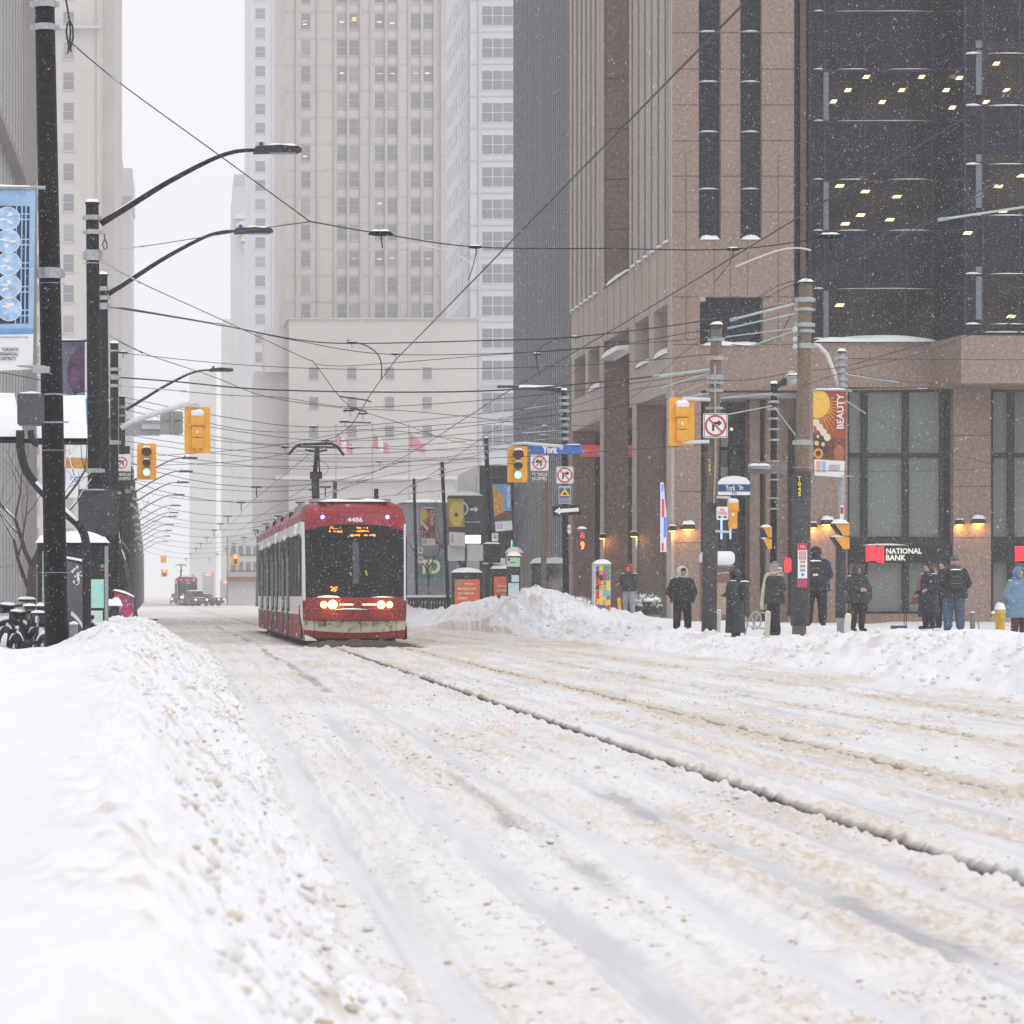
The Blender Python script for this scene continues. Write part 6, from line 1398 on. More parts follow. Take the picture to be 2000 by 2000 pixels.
wire('snowy cross piece where the contact wires meet above the streetcar', [(648, 776, 92), (668, 770, 92), (692, 778, 92)], .045, group='wire crossing pieces', ins=[(660, 774, 92, 1.1), (684, 780, 92, 1.1)], curve=False)
wire('long lower bar of the wire crossing', [(640, 796, 92), (700, 798, 92)], .03, group='wire crossing pieces', curve=False, ins=[(650, 795, 92, 1)])
rnd = random.Random(11)
sides = ['highest', 'second', 'third', 'fourth', 'fifth', 'sixth', 'seventh', 'eighth', 'ninth', 'tenth', 'eleventh', 'twelfth', 'thirteenth', 'lowest']
web = [((226, 748, 90), (600, 806, 92), (1062, 760, 106)), ((226, 757, 90), (520, 815, 94), (1062, 782, 106)), ((228, 772, 92), (620, 832, 96), (1062, 800, 106)), ((234, 790, 96), (560, 838, 98), (1340, 742, 79)),
       ((234, 806, 97), (640, 846, 99), (1062, 812, 106)), ((236, 820, 100), (600, 858, 102), (1066, 826, 106)), ((236, 832, 104), (660, 872, 106), (1330, 838, 79)), ((238, 846, 108), (600, 885, 110), (1020, 836, 120)),
       ((240, 860, 112), (560, 880, 114), (925, 868, 124)), ((242, 875, 118), (620, 908, 120), (838, 900, 134)), ((300, 878, 100), (620, 845, 103), (1062, 842, 106)), ((297, 860, 102), (700, 812, 104), (1100, 838, 107)),
       ((244, 905, 126), (560, 925, 128), (918, 855, 125)), ((246, 925, 132), (480, 945, 134), (838, 925, 135))]
for k, (a, c, e) in enumerate(web):
    m1 = ((a[0]+c[0])/2, (a[1]+c[1])/2+8, (a[2]+c[2])/2); m2 = ((c[0]+e[0])/2, (c[1]+e[1])/2+6, (c[2]+e[2])/2)
    wire(sides[k]+' of the fourteen thin wires webbed across the crossing behind the streetcar top', [a, m1, c, m2, e], .013, ins=[(c[0]+rnd.uniform(-90, 90), c[1]-1, c[2], 1.0)] if k % 2 == 0 else (), group='web of thin wires over the crossing',
         rods=[(e, (e[0]-rnd.uniform(40, 80), e[1]+rnd.uniform(4, 10), e[2]))] if k in (0, 2, 4, 5, 10, 3) else ())
for k, (pts, lab) in enumerate((([(545, 842, 108), (620, 882, 104), (560, 930, 110), (480, 980, 130), (440, 1010, 160)], 'thin turning wire curling left below the streetcar shoe'),
                                ([(1062, 870, 106), (900, 880, 98), (800, 905, 90), (745, 935, 84)], 'thin wire slanting down to the streetcar roof from the right'),
                                ([(1100, 690, 100), (960, 790, 98), (800, 905, 96)], 'thin diagonal wire over the green signal'))):
    wire(lab, pts, .011, group='web of thin wires over the crossing')
for (kk, z) in enumerate((150, 175, 205, 227, 249, 280, 313, 345, 390, 440)):
    bz = bend(z); n = 9; P = [Vector((-1.9+bz+13*k/n, z, 7.5-1.25*math.sin(math.pi*k/n)**.8)) for k in range(n+1)]
    t = thing('overhead_wire', ORD[kk]+' of the thin far span wires with small hangers down the street', 'wire', tuple(P[0]), 'far span wires')
    b = MB(); b.tube(P, .017, 5); b.build('cable', WIRE, t)
    for X in (4.2, 7.4):
        b = MB(); b.tube([(X+bz, z, 6.25), (X+bz, z, 5.8)], .03, 5); b.box(X+bz-.25, X+bz+.25, z-.04, z+.04, 6.22, 6.3); b.build('hanger', BLK, t)
# right-hand side wires
wire('upper of two thin wires from the T43 pole to the right edge', [(1352, 622, 78), (1400, 583, 76), (1463, 542, 74), (1515, 524, 72), (1620, 480, 64), (1760, 412, 55), (1990, 275, 44)], .011, group='feeder wires on the right')
wire('lower of two thin wires from the T43 pole to the right edge', [(1345, 628, 78), (1400, 590, 76), (1470, 548, 74), (1518, 529, 72), (1640, 478, 63), (1780, 407, 54), (1990, 292, 44)], .010, group='feeder wires on the right')
wire('thin wire falling from the T43 pole to the lower left over the colonnade', [(1345, 628, 78), (1290, 665, 84), (1200, 745, 95), (1110, 800, 106)], .012, group='feeder wires on the right')
wire('dark wire between the T43 pole and the T045 pole at signal height', [(1350, 718, 78), (1420, 716, 76), (1500, 702, 73), (1600, 690, 82), (1720, 655, 78), (1990, 590, 70)], .014, group='feeder wires on the right')
wire('wire running right from the steel lamp pole over the bank window', [(1590, 676, 83), (1700, 678, 84), (1990, 679, 90)], .014, group='feeder wires on the right')
wire('wire drooping right from the steel lamp pole with a long pale rod', [(1590, 703, 83), (1690, 718, 84), (1820, 728, 86), (1990, 742, 90)], .012, rods=[((1596, 706, 83), (1690, 720, 84))], group='feeder wires on the right')
wire('short pale rod pointing right over the bank window', [(1600, 735, 83), (1740, 733, 84), (1990, 729, 88)], .010, rods=[((1600, 735, 83), (1744, 733, 84))], group='feeder wires on the right')
wire('thin wire crossing the bank window downwards to the right', [(1560, 732, 83), (1625, 775, 84), (1760, 845, 88), (1900, 882, 92)], .010, rods=[((1590, 752, 83), (1630, 778, 84))], group='feeder wires on the right')
wire('level thin wire across the bank window transom', [(1520, 888, 76), (1700, 889, 82), (1990, 880, 92)], .010, group='feeder wires on the right')
wire('pale rod slanting from the black ringed pole to the T045 pole', [(1461, 760, 86), (1490, 800, 80), (1512, 836, 73)], .012, rods=[((1461, 768, 86), (1500, 820, 78))], group='feeder wires on the right')
wire('pale rods from the T43 pole to the black ringed pole', [(1352, 752, 78), (1400, 740, 82), (1460, 730, 87)], .012, rods=[((1352, 752, 78), (1455, 742, 86)), ((1362, 784, 78), (1455, 766, 87))], group='feeder wires on the right')
wire('pale rods fanned left from the T43 pole over the colonnade', [(1345, 714, 78), (1180, 738, 84), (1080, 765, 95), (940, 790, 104)], .012, rods=[((1345, 717, 78), (1280, 742, 80))], group='feeder wires on the right')
wire('thin wire running up to the right edge across the dark glass', [(1100, 830, 100), (1400, 762, 80), (1600, 700, 66), (1760, 660, 58), (1990, 560, 50)], .010, group='feeder wires on the right')
wire('thin wire from the left edge behind the poles', [(-20, 700, 60), (80, 718, 66), (230, 755, 88)], .012)
# ---------------------------------------------------------------- street furniture, left side
def panelM(x0, x1, yb, yt, zb, zt): pass
# solar panels on a bent post over the bike station
z = 49.5
for (P, lab) in (([(62, 746), (158, 746), (165, 833), (70, 833)], 'snow-covered solar panel right of the grey control box'), ([(-50, 740), (22, 742), (46, 830), (-30, 830)], 'snow-covered solar panel cut by the left edge')):
    t = thing('solar_panel', lab, 'solar panel', tuple(px((P[2][0]+P[3][0])/2, P[2][1], z)), 'solar panels of the bike station')
    A, B, C_, D_ = [px(p[0], p[1], z) for p in P]; dep = .75
    b = MB(); q = [D_+Vector((0, 0, -.05)), C_+Vector((0, 0, -.05)), B+Vector((0, dep, 0)), A+Vector((0, dep, 0))]
    b.add(q+[p+Vector((0, 0, .045)) for p in q], [(3, 2, 1, 0), (4, 5, 6, 7), (0, 1, 5, 4), (1, 2, 6, 5), (2, 3, 7, 6), (3, 0, 4, 7)]); b.build('panel', DARKP, t)
    b = MB()
    def fs(i, j):
        p = (D_*(1-i)+C_*i)*(1-j)+((A*(1-i)+B*i)+Vector((0, dep, 0)))*j
        return (p.x, p.y-.03*(1-j), p.z+.05+.07*(max(0, 1-abs(2*i-1)**6)*max(0, 1-abs(2*j-1)**6))**.5*(1+.1*math.sin(9*i+5*j)))
    b.grid(fs, 14, 12); b.build('snow_layer', SNOW, t, True)
t = thing('panel_post', 'thick bent black post running behind the nearest pole down to the bike station', 'post', tuple(px(161, 1205, 49)))
pts = [(38, 812), (39, 850), (48, 885), (66, 912), (92, 940), (124, 968), (150, 992), (161, 1018), (163, 1060), (164, 1200)]
b = MB(); b.tube(smooth_pts([px(u, v, 49.3) for u, v in pts], 4), .066, 10); b.build('shaft', DARKP, t, True)
b = MB(); b.tube(smooth_pts([px(u, v, 49.32) for u, v in [(58, 812), (60, 826), (66, 836), (72, 838)]], 3), .05, 8); b.tube([tuple(px(-20, 831, 49.6)), tuple(px(166, 833, 49.6))], .035, 6); b.build('bracket', DARKP, t, True)
b = MB(); b.tube([px(u, v-3, 49.25)for u, v in [(68, 912), (92, 937), (124, 965), (146, 985)]], .03, 6); b.build('post_snow', SNOW, t, True)
t = thing('terminal_housing', 'tall grey leaning terminal housing with snow spatter behind the bent post', 'kiosk', tuple(px(146, 1200, 49.6)))
b = MB(); b.prism([(pxX(u, 49.6), pxZ(v, 49.6)) for u, v in [(108, 1215), (166, 1215), (166, 1075), (164, 1067), (130, 1058), (108, 1056)]], 49.7, 50.2); b.build('case', mat('mid_grey_case', (.13, .135, .14), .5, var=.1), t, False, .02)
b = MB(); b.grid(lambda i, j: (pxX(108+57*i, 49.7), 49.66+.5*j, pxZ(1056+10*i**1.5, 49.7)+.07*math.sin(math.pi*(.08+.84*j))**.6), 8, 5); b.build('snow_cap', SNOW, t, True)
b = MB(); rn = random.Random(3)
for k in range(22): b.ell((pxX(rn.gauss(148, 6), 49.7), 49.69, pxZ(rn.gauss(1088, 9), 49.7)), rn.uniform(.008, .028), .008, rn.uniform(.008, .03), 6, 4)
b.build('snow_spatter', SNOW, t, True)
b = MB(); b.grid(lambda i, j: (pxX(134+32*i, 49.4), 49.3+.35*j, pxZ(1160+50*i-8*math.sin(3*i), 49.4)+.06*j), 8, 3); b.build('drift', SNOW, t, True)
z = 56
t = thing('map_kiosk', 'black map kiosk with two lit blue-green maps and snowy roof behind the bent post', 'kiosk', tuple(px(186, 1195, z)))
b = MB(); b.prism([(pxX(u, z), pxZ(v, z)) for u, v in [(70, 1200), (204, 1200), (204, 1024), (70, 1024)]], z, z+.35); b.build('case', DARKP, t, False, .02)
b = MB(); b.cap(pxX(66, z), pxX(207, z), z-.15, z+.5, pxZ(1024, z), .17, 14); b.build('snow_cap', SNOW, t, True)
MAPM = mat('map_print', (.25, .55, .62), .4, var=.15, vs=5, rgb2=(.45, .62, .30), thr=(.48, .56), n2s=9, emit=(.3, .6, .65), es=.12); MAPM2 = mat('map_print_city', (.42, .62, .60), .4, var=.1, vs=5, rgb2=(.55, .66, .40), thr=(.5, .56), n2s=14, emit=(.4, .6, .6), es=.10)
b = MB(); b.box(pxX(172, z), pxX(196, z), z-.02, z, pxZ(1147, z), pxZ(1093, z)); b.build('map', MAPM, t)
b = MB(); b.box(pxX(172, z), pxX(194, z), z-.02, z, pxZ(1206, z), pxZ(1152, z)); m2 = b.build('map', MAPM2, t)
b = MB()
for k in range(5): b.box(pxX(173+4.2*k, z), pxX(173.5+4.2*k, z), z-.024, z-.0205, pxZ(1204, z), pxZ(1153, z)); b.box(pxX(172.5, z), pxX(193.5, z), z-.0245, z-.021, pxZ(1160+10*k, z), pxZ(1159.5+10*k, z))
b.build('street_grid', WHITEP, m2)
b = MB(); b.disc(pxX(193, z), pxZ(1068, z), .035, z-.012, z-.0005, 12); b.build('green_mark', mat('green_mark', (.02, .4, .12), .5), t)
b = MB(); b.box(pxX(187, z), pxX(200, z), z-.01, z-.0005, pxZ(1076.5, z), pxZ(1075, z)); b.build('red_mark', REDP, t)
b = MB(); b.box(pxX(197.5, z), pxX(204.3, z), z-.03, z-.0, pxZ(1200, z), pxZ(1030, z)); b.box(pxX(79.5, z), pxX(84, z), z-.03, z, pxZ(1150, z), pxZ(1040, z)); b.build('edge_trim', GREYM, t)
text('K', pxX(86.5, z), z, pxZ(1068, z), .045, .06, WHITEP, t); text('U', pxX(86.5, z), z, pxZ(1077, z), .045, .06, WHITEP, t)
b = MB(); b.box(pxX(84, z), pxX(89, z), z-.02, z, pxZ(1180, z), pxZ(1090, z)); b.build('side_screen', mat('dim_teal_glass', (.10, .17, .17), .3), t)
t = thing('utility_cabinet', 'small grey cabinet at the foot of the nearest pole', 'cabinet', tuple(px(138, 1218, 47.4)))
b = MB(); b.box(pxX(131, 47.4), pxX(146, 47.4), 47.35, 47.6, .2, pxZ(1178, 47.4)); b.build('case', GREYM, t, False, .01); b = MB(); b.cap(pxX(130, 47.4), pxX(147, 47.4), 47.33, 47.62, pxZ(1178, 47.4), .04); b.build('snow_cap', SNOW, t, True)
z = 78
t = thing('mural_box', 'tilted red utility box with blue and white scrawled pattern and snow on top', 'utility box', tuple(px(234, 1163, z)))
MUR = mat('mural_red', (.45, .03, .05), .6, var=.2, vs=9, rgb2=(.55, .5, .6), thr=(.56, .6), n2s=9)
b = MB(); b.prism([(pxX(u, z), pxZ(v, z)) for u, v in [(218, 1172), (251, 1172), (252, 1129), (215, 1116)]], z, z+.7); b.build('case', MUR, t)
rn = random.Random(8); b = MB()
for k in range(16):
    u = rn.uniform(220, 248); v = rn.uniform(1128, 1160); M = Matrix.Translation(px(u, v, z-.006))@Matrix.Rotation(rn.uniform(0, 3), 4, 'Y'); b.box(-.06, .06, 0, .005, -.012, .012, M)
b.build('blue_scrawl', mat('scrawl_blue', (.08, .08, .45), .6), t)
b = MB(); b.grid(lambda i, j: (pxX(214+39*i, z), z-.1+.9*j, pxZ(1116+13*i, z)+.10*math.sin(math.pi*(.06+.88*j))**.5*math.sin(math.pi*(.06+.88*i))**.4), 10, 6); b.build('snow_cap', SNOW, t, True)
z = 74
t = thing('street_bench', 'dark street box with a thick rounded snow pad left of the red box', 'box', tuple(px(219, 1160, z)))
b = MB(); b.box(pxX(203, z), pxX(224, z), z, z+.5, .1, pxZ(1141, z)); b.build('case', DARKP, t); b = MB(); b.cap(pxX(201, z), pxX(231, z), z-.1, z+.6, pxZ(1143, z), .16, 10); b.build('snow_cap', SNOW, t, True)

# bicycles
def bike(label, loc, yaw, big=False):
    t = thing('bicycle', label, 'bicycle', (0, 0, 0), 'snowy hire bicycles at the left')
    for y in (0, 1.08):
        n = 22; r = .33; b = MB()
        b.tube([(0, y+r*math.cos(2*math.pi*k/n), r+r*math.sin(2*math.pi*k/n)) for k in range(n+1)], .022, 6, False); wo = b.build('wheel', BLK, t, True)
        b = MB()
        for k in range(10): a = math.pi*k/10; b.tube([(0, y+r*math.cos(a), r+r*math.sin(a)), (0, y-r*math.cos(a), r-r*math.sin(a))], .0025, 3)
        b.build('spokes', STEEL, wo)
        b = MB(); b.tube([(0, y+(r+.04)*math.cos(R(20+14*k)), r+(r+.04)*math.sin(R(20+14*k))) for k in range(11)], .035, 6); b.build('mudguard', DARKP, t, True)
        b = MB(); b.tube([(0, y+(r+.06)*math.cos(R(40+12*k)), r+.02+(r+.06)*math.sin(R(40+12*k))) for k in range(9)], .035, 6); b.build('clinging_snow', SNOW, t, True)
    b = MB(); b.tube([(0, 1.08, .33), (0, .62, .35), (0, .12, .78)], .03, 8); b.tube([(0, .62, .35), (0, .78, .82)], .025, 8); b.tube([(0, .0, .33), (0, .10, .72), (0, .14, .98)], .03, 8); b.tube([(0, .3, .6), (0, .72, .58)], .035, 8); b.build('frame', DARKP, t, True)
    b = MB(); b.tube([(0, .76, .8), (0, .80, 1.0)], .016, 8); b.build('seat_post', STEEL, t)
    b = MB(); b.ell((0, .82, 1.02), .09, .15, .035); so_ = b.build('saddle', BLK, t, True); b = MB(); b.cap(-.085, .085, .68, .98, 1.03, .035, 8); b.build('snow_cap', SNOW, so_, True)
    b = MB(); b.tube([(-.30, .26, 1.04), (-.2, .15, 1.04), (0, .10, 1.02), (.2, .15, 1.04), (.30, .26, 1.04)], .018, 8); b.box(-.10, .10, -.08, .06, .92, 1.02); b.box(-.16, .16, -.22, .0, .72, .78); hb_ = b.build('handlebar', BLK, t, False, .005)
    b = MB(); b.cap(-.13, .13, -.08, .10, 1.03, .05, 8); b.build('snow_cap', SNOW, hb_, True)
    b = MB(); b.ell((-.06, 1.46, .62), .02, .02, .03); b.build('rear_lamp', REDP, t)
    t.location = loc; t.rotation_euler = (0, 0, yaw); return t
t = bike('nearest hire bicycle with snow piled on its handlebar beside the thickest pole', (0, 0, 0), 0)
gb = .03
t.location = (pxX(84, 48.6), 48.6, gb); t.rotation_euler = (0, 0, R(-12))
for (u, z, yw, lab) in ((34, 48.9, 205, 'hire bicycle with snowy saddle, next to the nearest one'), (14, 49.6, 208, 'hire bicycle in the middle of the docked row'), (150, 50.6, 95, 'hire bicycle half hidden behind the bent post')):
    c = copy_tree(t); c.location = (pxX(u, z), z, gb+{34: -.10, 14: .0, -4: .09, -26: .02}.get(u, .1)); c.rotation_euler = (0, 0, R(yw)); c['label'] = lab
# ---------------------------------------------------------------- bare trees
def tree(label, x, y, h, r, seed, spread=.55, depth=5, snow=True, z0=0, group='bare street trees', lean=0):
    rn = random.Random(seed); t = thing('bare_tree', label, 'tree', (x, y, z0), group)
    tr = MB(); br = MB(); sn = MB()
    def grow(p, d, ln, rad, lv):
        pts = [p]; rs = [rad]; q = p; dd = d
        for k in range(3):
            dd = (dd+Vector((rn.gauss(0, .10), rn.gauss(0, .10), rn.gauss(.03, .07)))).normalized(); q = q+dd*ln/3; pts.append(q); rs.append(rad*(1-.12*(k+1)))
        (tr if lv == 0 else br).tube(pts, rs, 7 if lv < 2 else 4, lv == 0)
        if snow and lv >= 1 and rad > .008 and abs(dd.z) < .85:
            for k in range(3):
                if rn.random() < .92: sn.tube([pts[k]+Vector((0, 0, rs[k]*.8+.004)), pts[k+1]+Vector((0, 0, rs[k+1]*.8+.004))], [rs[k]*.75+.003, rs[k+1]*.75+.003], 5)
        if lv >= depth: return
        n = 3 if lv < 2 else rn.choice((2, 3))
        for k in range(n):
            az = rn.uniform(0, 2*math.pi); sp_ = rn.uniform(.35, 1.0)*spread*(1.25 if lv < 2 else 1.5)
            a = dd.orthogonal().normalized(); c_ = dd.cross(a)
            nd = (dd+(a*math.cos(az)+c_*math.sin(az))*math.tan(min(1.2, sp_))).normalized()
            if nd.z < -.2: nd.z = .05; nd.normalize()
            grow(q if k < 2 else pts[2], nd, ln*rn.uniform(.58, .82), rs[-1]*rn.uniform(.5, .74), lv+1)
    grow(Vector((x, y, z0)), Vector((lean, 0, 1)).normalized(), h*.36, r, 0)
    tr.build('trunk', mat('bark', (.075, .06, .05), .9, var=.3, vs=8, bump=.5, bs=40), t, True); br.build('branches', mat('twig', (.06, .045, .04), .9, var=.3), t, True)
    if sn.v: sn.build('branch_snow', SNOW, t, True)
    return t
tree('bare tree with snow-lined branches behind the nearest pole', pxX(52, 58), 58, 4.3, .13, 22, .62, 6, z0=.2)
tree('second bare tree cut by the left edge, snow on its boughs', pxX(-14, 62), 62, 3.4, .09, 33, .7, 5, z0=.2)
tree('bare twiggy tree standing between the far left poles', pxX(248, 100), 112, 6.5, .10, 12, .6, 5, z0=.1)
tree('thin bare tree behind the leaning poles', pxX(895, 150), 150, 7.6, .11, 5, .6, 5, False, .1)
tree('thin bare tree by the dark glass pavilion', pxX(948, 140), 142, 6.8, .10, 9, .6, 5, False, .1)
tree('faint bare tree right of the streetcar roof', pxX(815, 175), 178, 7.0, .10, 14, .6, 5, False, .1)

# ---------------------------------------------------------------- street furniture, right side
z = 134
t = thing('wayfinding_panel', 'tall dark wayfinding panel with letter P ring and white arrow, snow on top', 'sign panel', tuple(px(877, 1130, z)))
b = MB(); b.prism(rrect(pxX(845, z), pxX(911, z), pxZ(1008, z), pxZ(934, z), .1), z, z+.3); pn_ = b.build('panel', mat('slate_panel', (.05, .05, .06), .5), t)
b = MB(); b.tube([(pxX(878, z), z+.2, 0), (pxX(878, z), z+.2, pxZ(1008, z))], .07, 8); b.build('post', DARKP, t)
b = MB(); b.cap(pxX(844, z), pxX(912, z), z-.05, z+.35, pxZ(935, z), .14, 10); b.build('snow_cap', SNOW, t, True)
b = MB(); cx, cz = pxX(870, z), pxZ(960, z); b.ring(cx, cz, .24, .30, z-.02, z-.001, 28); b.build('ring', WHITEP, pn_); text('P', cx+.02, z, cz, .14, .26, WHITEP, pn_, bold=.02)
b = MB(); c_ = px(895, 961, z); b.prism([(c_.x-.18, c_.z-.045), (c_.x+.03, c_.z-.045), (c_.x+.03, c_.z-.13), (c_.x+.17, c_.z), (c_.x+.03, c_.z+.13), (c_.x+.03, c_.z+.045), (c_.x-.18, c_.z+.045)], z-.02, z-.001); b.build('arrow', WHITEP, pn_)
text('PARKING CENTRE', pxX(892, z), z, pxZ(985, z), .6, .055, WHITEP, pn_)
b = MB(); b.box(pxX(877, z), pxX(907, z), z-.05, z+.2, pxZ(1025, z), pxZ(1010, z)); b.build('lit_display', mat('white_display', (.8, .85, 1), .5, emit=(.72, .82, 1), es=1.6), t)
for (ua, ub, lab) in ((845, 876, 'left'), (881, 913, 'right')):
    b = MB(); b.prism(rrect(pxX(ua, z), pxX(ub, z), pxZ(1058, z), pxZ(1028, z), .05), z-.3, z+.1); b.build('board', mat('snow_plastered_board', (.70, .71, .73), .8, var=.06, vs=4, rgb2=(.20, .21, .25), thr=(.68, .74), n2s=3), t)
t = thing('control_cabinet', 'dark cabinet strapped to the leaning pole with the discover banner', 'cabinet', tuple(px(928, 1060, 124)))
b = MB(); b.box(pxX(913, 124), pxX(944, 124), 123.9, 124.4, pxZ(1062, 124), pxZ(1026, 124)); b.build('case', DARKP, t, False, .03); b = MB(); b.cap(pxX(913, 124), pxX(944, 124), 123.9, 124.4, pxZ(1026, 124), .06); b.build('snow_cap', SNOW, t, True)
ADO = mat('advert_orange', (.66, .13, .03), .5, var=.05, vs=2)
def adkiosk(label, u0, v0, u1, v1, z, lines, vt):
    t = thing('advert_kiosk', label, 'advertising kiosk', tuple(px((u0+u1)/2, v1, z)), 'advertising kiosks')
    b = MB(); b.box(pxX(u0-5, z), pxX(u1+5, z), z, z+.5, .0, pxZ(vt, z)); b.build('case', DARKP, t, False, .02)
    b = MB(); b.box(pxX(u0, z), pxX(u1, z), z-.03, z, pxZ(v1, z), pxZ(v0, z)); ps = b.build('poster', ADO, t)
    for i, (s_, w_) in enumerate(lines): text(s_, pxX(u0, z)+.12+w_/2, z-.03, pxZ(v0, z)-.36-.17*i, w_, .11, WHITEP, ps, bold=.01)
    b = MB(); b.cap(pxX(u0-6, z), pxX(u1+6, z), z-.1, z+.6, pxZ(vt, z), .15, 10); b.build('snow_cap', SNOW, t, True)
    return t, ps
t, ps = adkiosk('orange advertising kiosk nearer the streetcar with white slogan and rider picture', 858, 1093, 905, 1162, 122, [('Moving you and', .66), ('your finances', .58), ('forward.', .36)], 1080)
z = 121.96; b = MB(); b.disc(pxX(866, z), pxZ(1101, z), .10, z-.01, z, 12); b.build('green_mark', MATS['green_mark'], ps)
b = MB(); b.ell((pxX(882, z), z, pxZ(1142, z)), .12, .01, .17); b.tube([(pxX(875, z), z, pxZ(1156, z)), (pxX(882, z), z, pxZ(1136, z)), (pxX(892, z), z, pxZ(1158, z))], .05, 6); b.build('rider_picture', mat('rider_violet', (.25, .15, .4), .6), ps)
b = MB(); b.ring(pxX(875, z), pxZ(1160, z), .10, .13, z-.01, z); b.ring(pxX(893, z), pxZ(1160, z), .10, .13, z-.01, z); b.build('wheel_picture', mat('rider_yellow', (.8, .55, .08), .6), ps)
text('finance', pxX(885, z), z, pxZ(1101, z), .34, .07, WHITEP, ps)
t, ps = adkiosk('orange advertising kiosk behind the leaning pole with a round dark picture', 932, 1088, 962, 1146, 124, [("We're going", .5), ('just a bigger', .5)], 1073)
z = 123.96; b = MB(); b.disc(pxX(950, z), pxZ(1130, z), .26, z-.01, z, 18); b.build('round_picture', DNAVY, ps); b = MB(); b.disc(pxX(950, z), pxZ(1126, z), .16, z-.02, z-.011, 16); b.build('gold_disc', OCH, ps); b = MB(); b.box(pxX(944, z), pxX(957, z), z-.02, z-.001, pxZ(1146, z), pxZ(1138, z)); b.build('pale_field', BWH, ps)
z = 118
t = thing('info_kiosk', 'narrow pale green topped information totem with map panels', 'kiosk', tuple(px(970, 1140, z)))
b = MB(); b.box(pxX(957, z), pxX(982, z), z, z+.3, 0, pxZ(1049, z)); b.build('case', DARKP, t, False, .02); b = MB(); b.box(pxX(956.5, z), pxX(981, z), z-.03, z, pxZ(1069, z), pxZ(1052, z)); b.build('green_header', mat('pale_green', (.38, .62, .36), .5), t)
b = MB(); b.box(pxX(965, z), pxX(979, z), z-.03, z, pxZ(1098, z), pxZ(1085, z)); b.box(pxX(959, z), pxX(979, z), z-.03, z, pxZ(1130, z), pxZ(1100, z)); b.build('map', mat('pale_map', (.48, .62, .62), .5, var=.1, vs=4), t)
b = MB(); b.disc(pxX(960, z), pxZ(1056, z), .05, z-.04, z-.03, 10); b.box(pxX(962, z), pxX(976, z), z-.04, z-.03, pxZ(1062, z), pxZ(1060.5, z)); b.build('dark_mark', DNAVY, t)
b = MB(); b.cap(pxX(956, z), pxX(984, z), z-.08, z+.4, pxZ(1049, z), .14, 8); b.build('snow_cap', SNOW, t, True)
t = thing('shelter_side_panel', 'tan shelter panel with thick snow top behind the information totem', 'panel', tuple(px(972, 1130, 128)))
b = MB(); b.box(pxX(956, 128), pxX(986, 128), 128, 128.5, 0, pxZ(1042, 128)); b.build('case', mat('tan_panel', (.30, .20, .15), .6), t); b = MB(); b.cap(pxX(955, 128), pxX(988, 128), 127.8, 128.6, pxZ(1043, 128), .2, 8); b.build('snow_cap', SNOW, t, True)
b = MB(); t = thing('green_light_strip', 'thin glowing green vertical strip above the shelters', 'light', tuple(px(965.5, 1040, 132))); b.box(pxX(964.5, 132), pxX(966.8, 132), 132, 132.05, pxZ(1043, 132), pxZ(1019, 132)); b.build('tube', mat('green_strip', (.2, .8, .3), .5, emit=(.12, .75, .25), es=1.2), t)
SHG = mat('shelter_glass', (.06, .065, .075), .15, var=.4, vs=1)
for (u0, u1, z, vt, vb, lab) in ((917, 962, 131, 1066, 1150, 'dark glass bus shelter with snowy roof left of the information totem'), (1006, 1070, 131, 1065, 1150, 'dark glass bus shelter with snowy roof behind the steaming snow pile')):
    t = thing('bus_shelter', lab, 'bus shelter', tuple(px((u0+u1)/2, vb, z)), 'bus shelters')
    b = MB(); b.box(pxX(u0, z), pxX(u1, z), z+.9, z+.95, .1, pxZ(vt, z)); b.build('glass', SHG, t)
    b = MB(); b.box(pxX(u0-2, z), pxX(u1+2, z), z-.2, z+1.2, pxZ(vt+2, z), pxZ(vt-2, z)); b.build('roof', DARKP, t); b = MB()
    for u in (u0, (u0+u1)/2, u1): b.box(pxX(u, z)-.04, pxX(u, z)+.04, z-.1, z, 0, pxZ(vt, z))
    b.build('frame', DARKP, t); b = MB(); b.cap(pxX(u0-3, z), pxX(u1+3, z), z-.3, z+1.3, pxZ(vt-2, z), .22, 10); b.build('snow_cap', SNOW, t, True)
z = 140
t = thing('bicycle_dock', 'row of snow-covered bicycle docks and handlebars right of the streetcar', 'bicycle dock', tuple(px(810, 1143, z)))
b = MB(); rn = random.Random(5)
for k in range(15):
    u = 769+5.6*k; p = px(u, 1146, z); b.tube([(p.x, z, 0.2), (p.x+.08, z+rn.uniform(-.3, .3), pxZ(1130, z))], .05, 5); b.tube([(p.x-.32, z, pxZ(1129.5, z)), (p.x+.35, z+.1, pxZ(1129, z)+rn.uniform(0, .12))], .055, 5)
b.build('handlebars', DARKP, t); b = MB()
for k in range(15): u = 769+5.6*k; p = px(u, 1146, z); b.cap(p.x-.3, p.x+.32, z-.15, z+.2, pxZ(1129, z)+.04, .10, 4)
b.build('snow_cap', SNOW, t, True)
z = 100
t = thing('mural_totem', 'tall utility box painted with bright coloured blocks and letters', 'utility box', tuple(px(1137, 1168, z)))
b = MB(); b.box(pxX(1121, z), pxX(1152, z), z, z+.55, 0, pxZ(1064, z)); b.build('case', mat('totem_white', (.6, .6, .6), .5), t, False, .01)
cols = {'p': (.45, .05, .30), 'g': (.05, .38, .12), 'y': (.80, .60, .03), 'r': (.60, .04, .04), 'b': (.06, .12, .50), 'v': (.20, .06, .38), 't': (.15, .50, .55), 'o': (.75, .25, .03), 'k': (.03, .03, .03)}
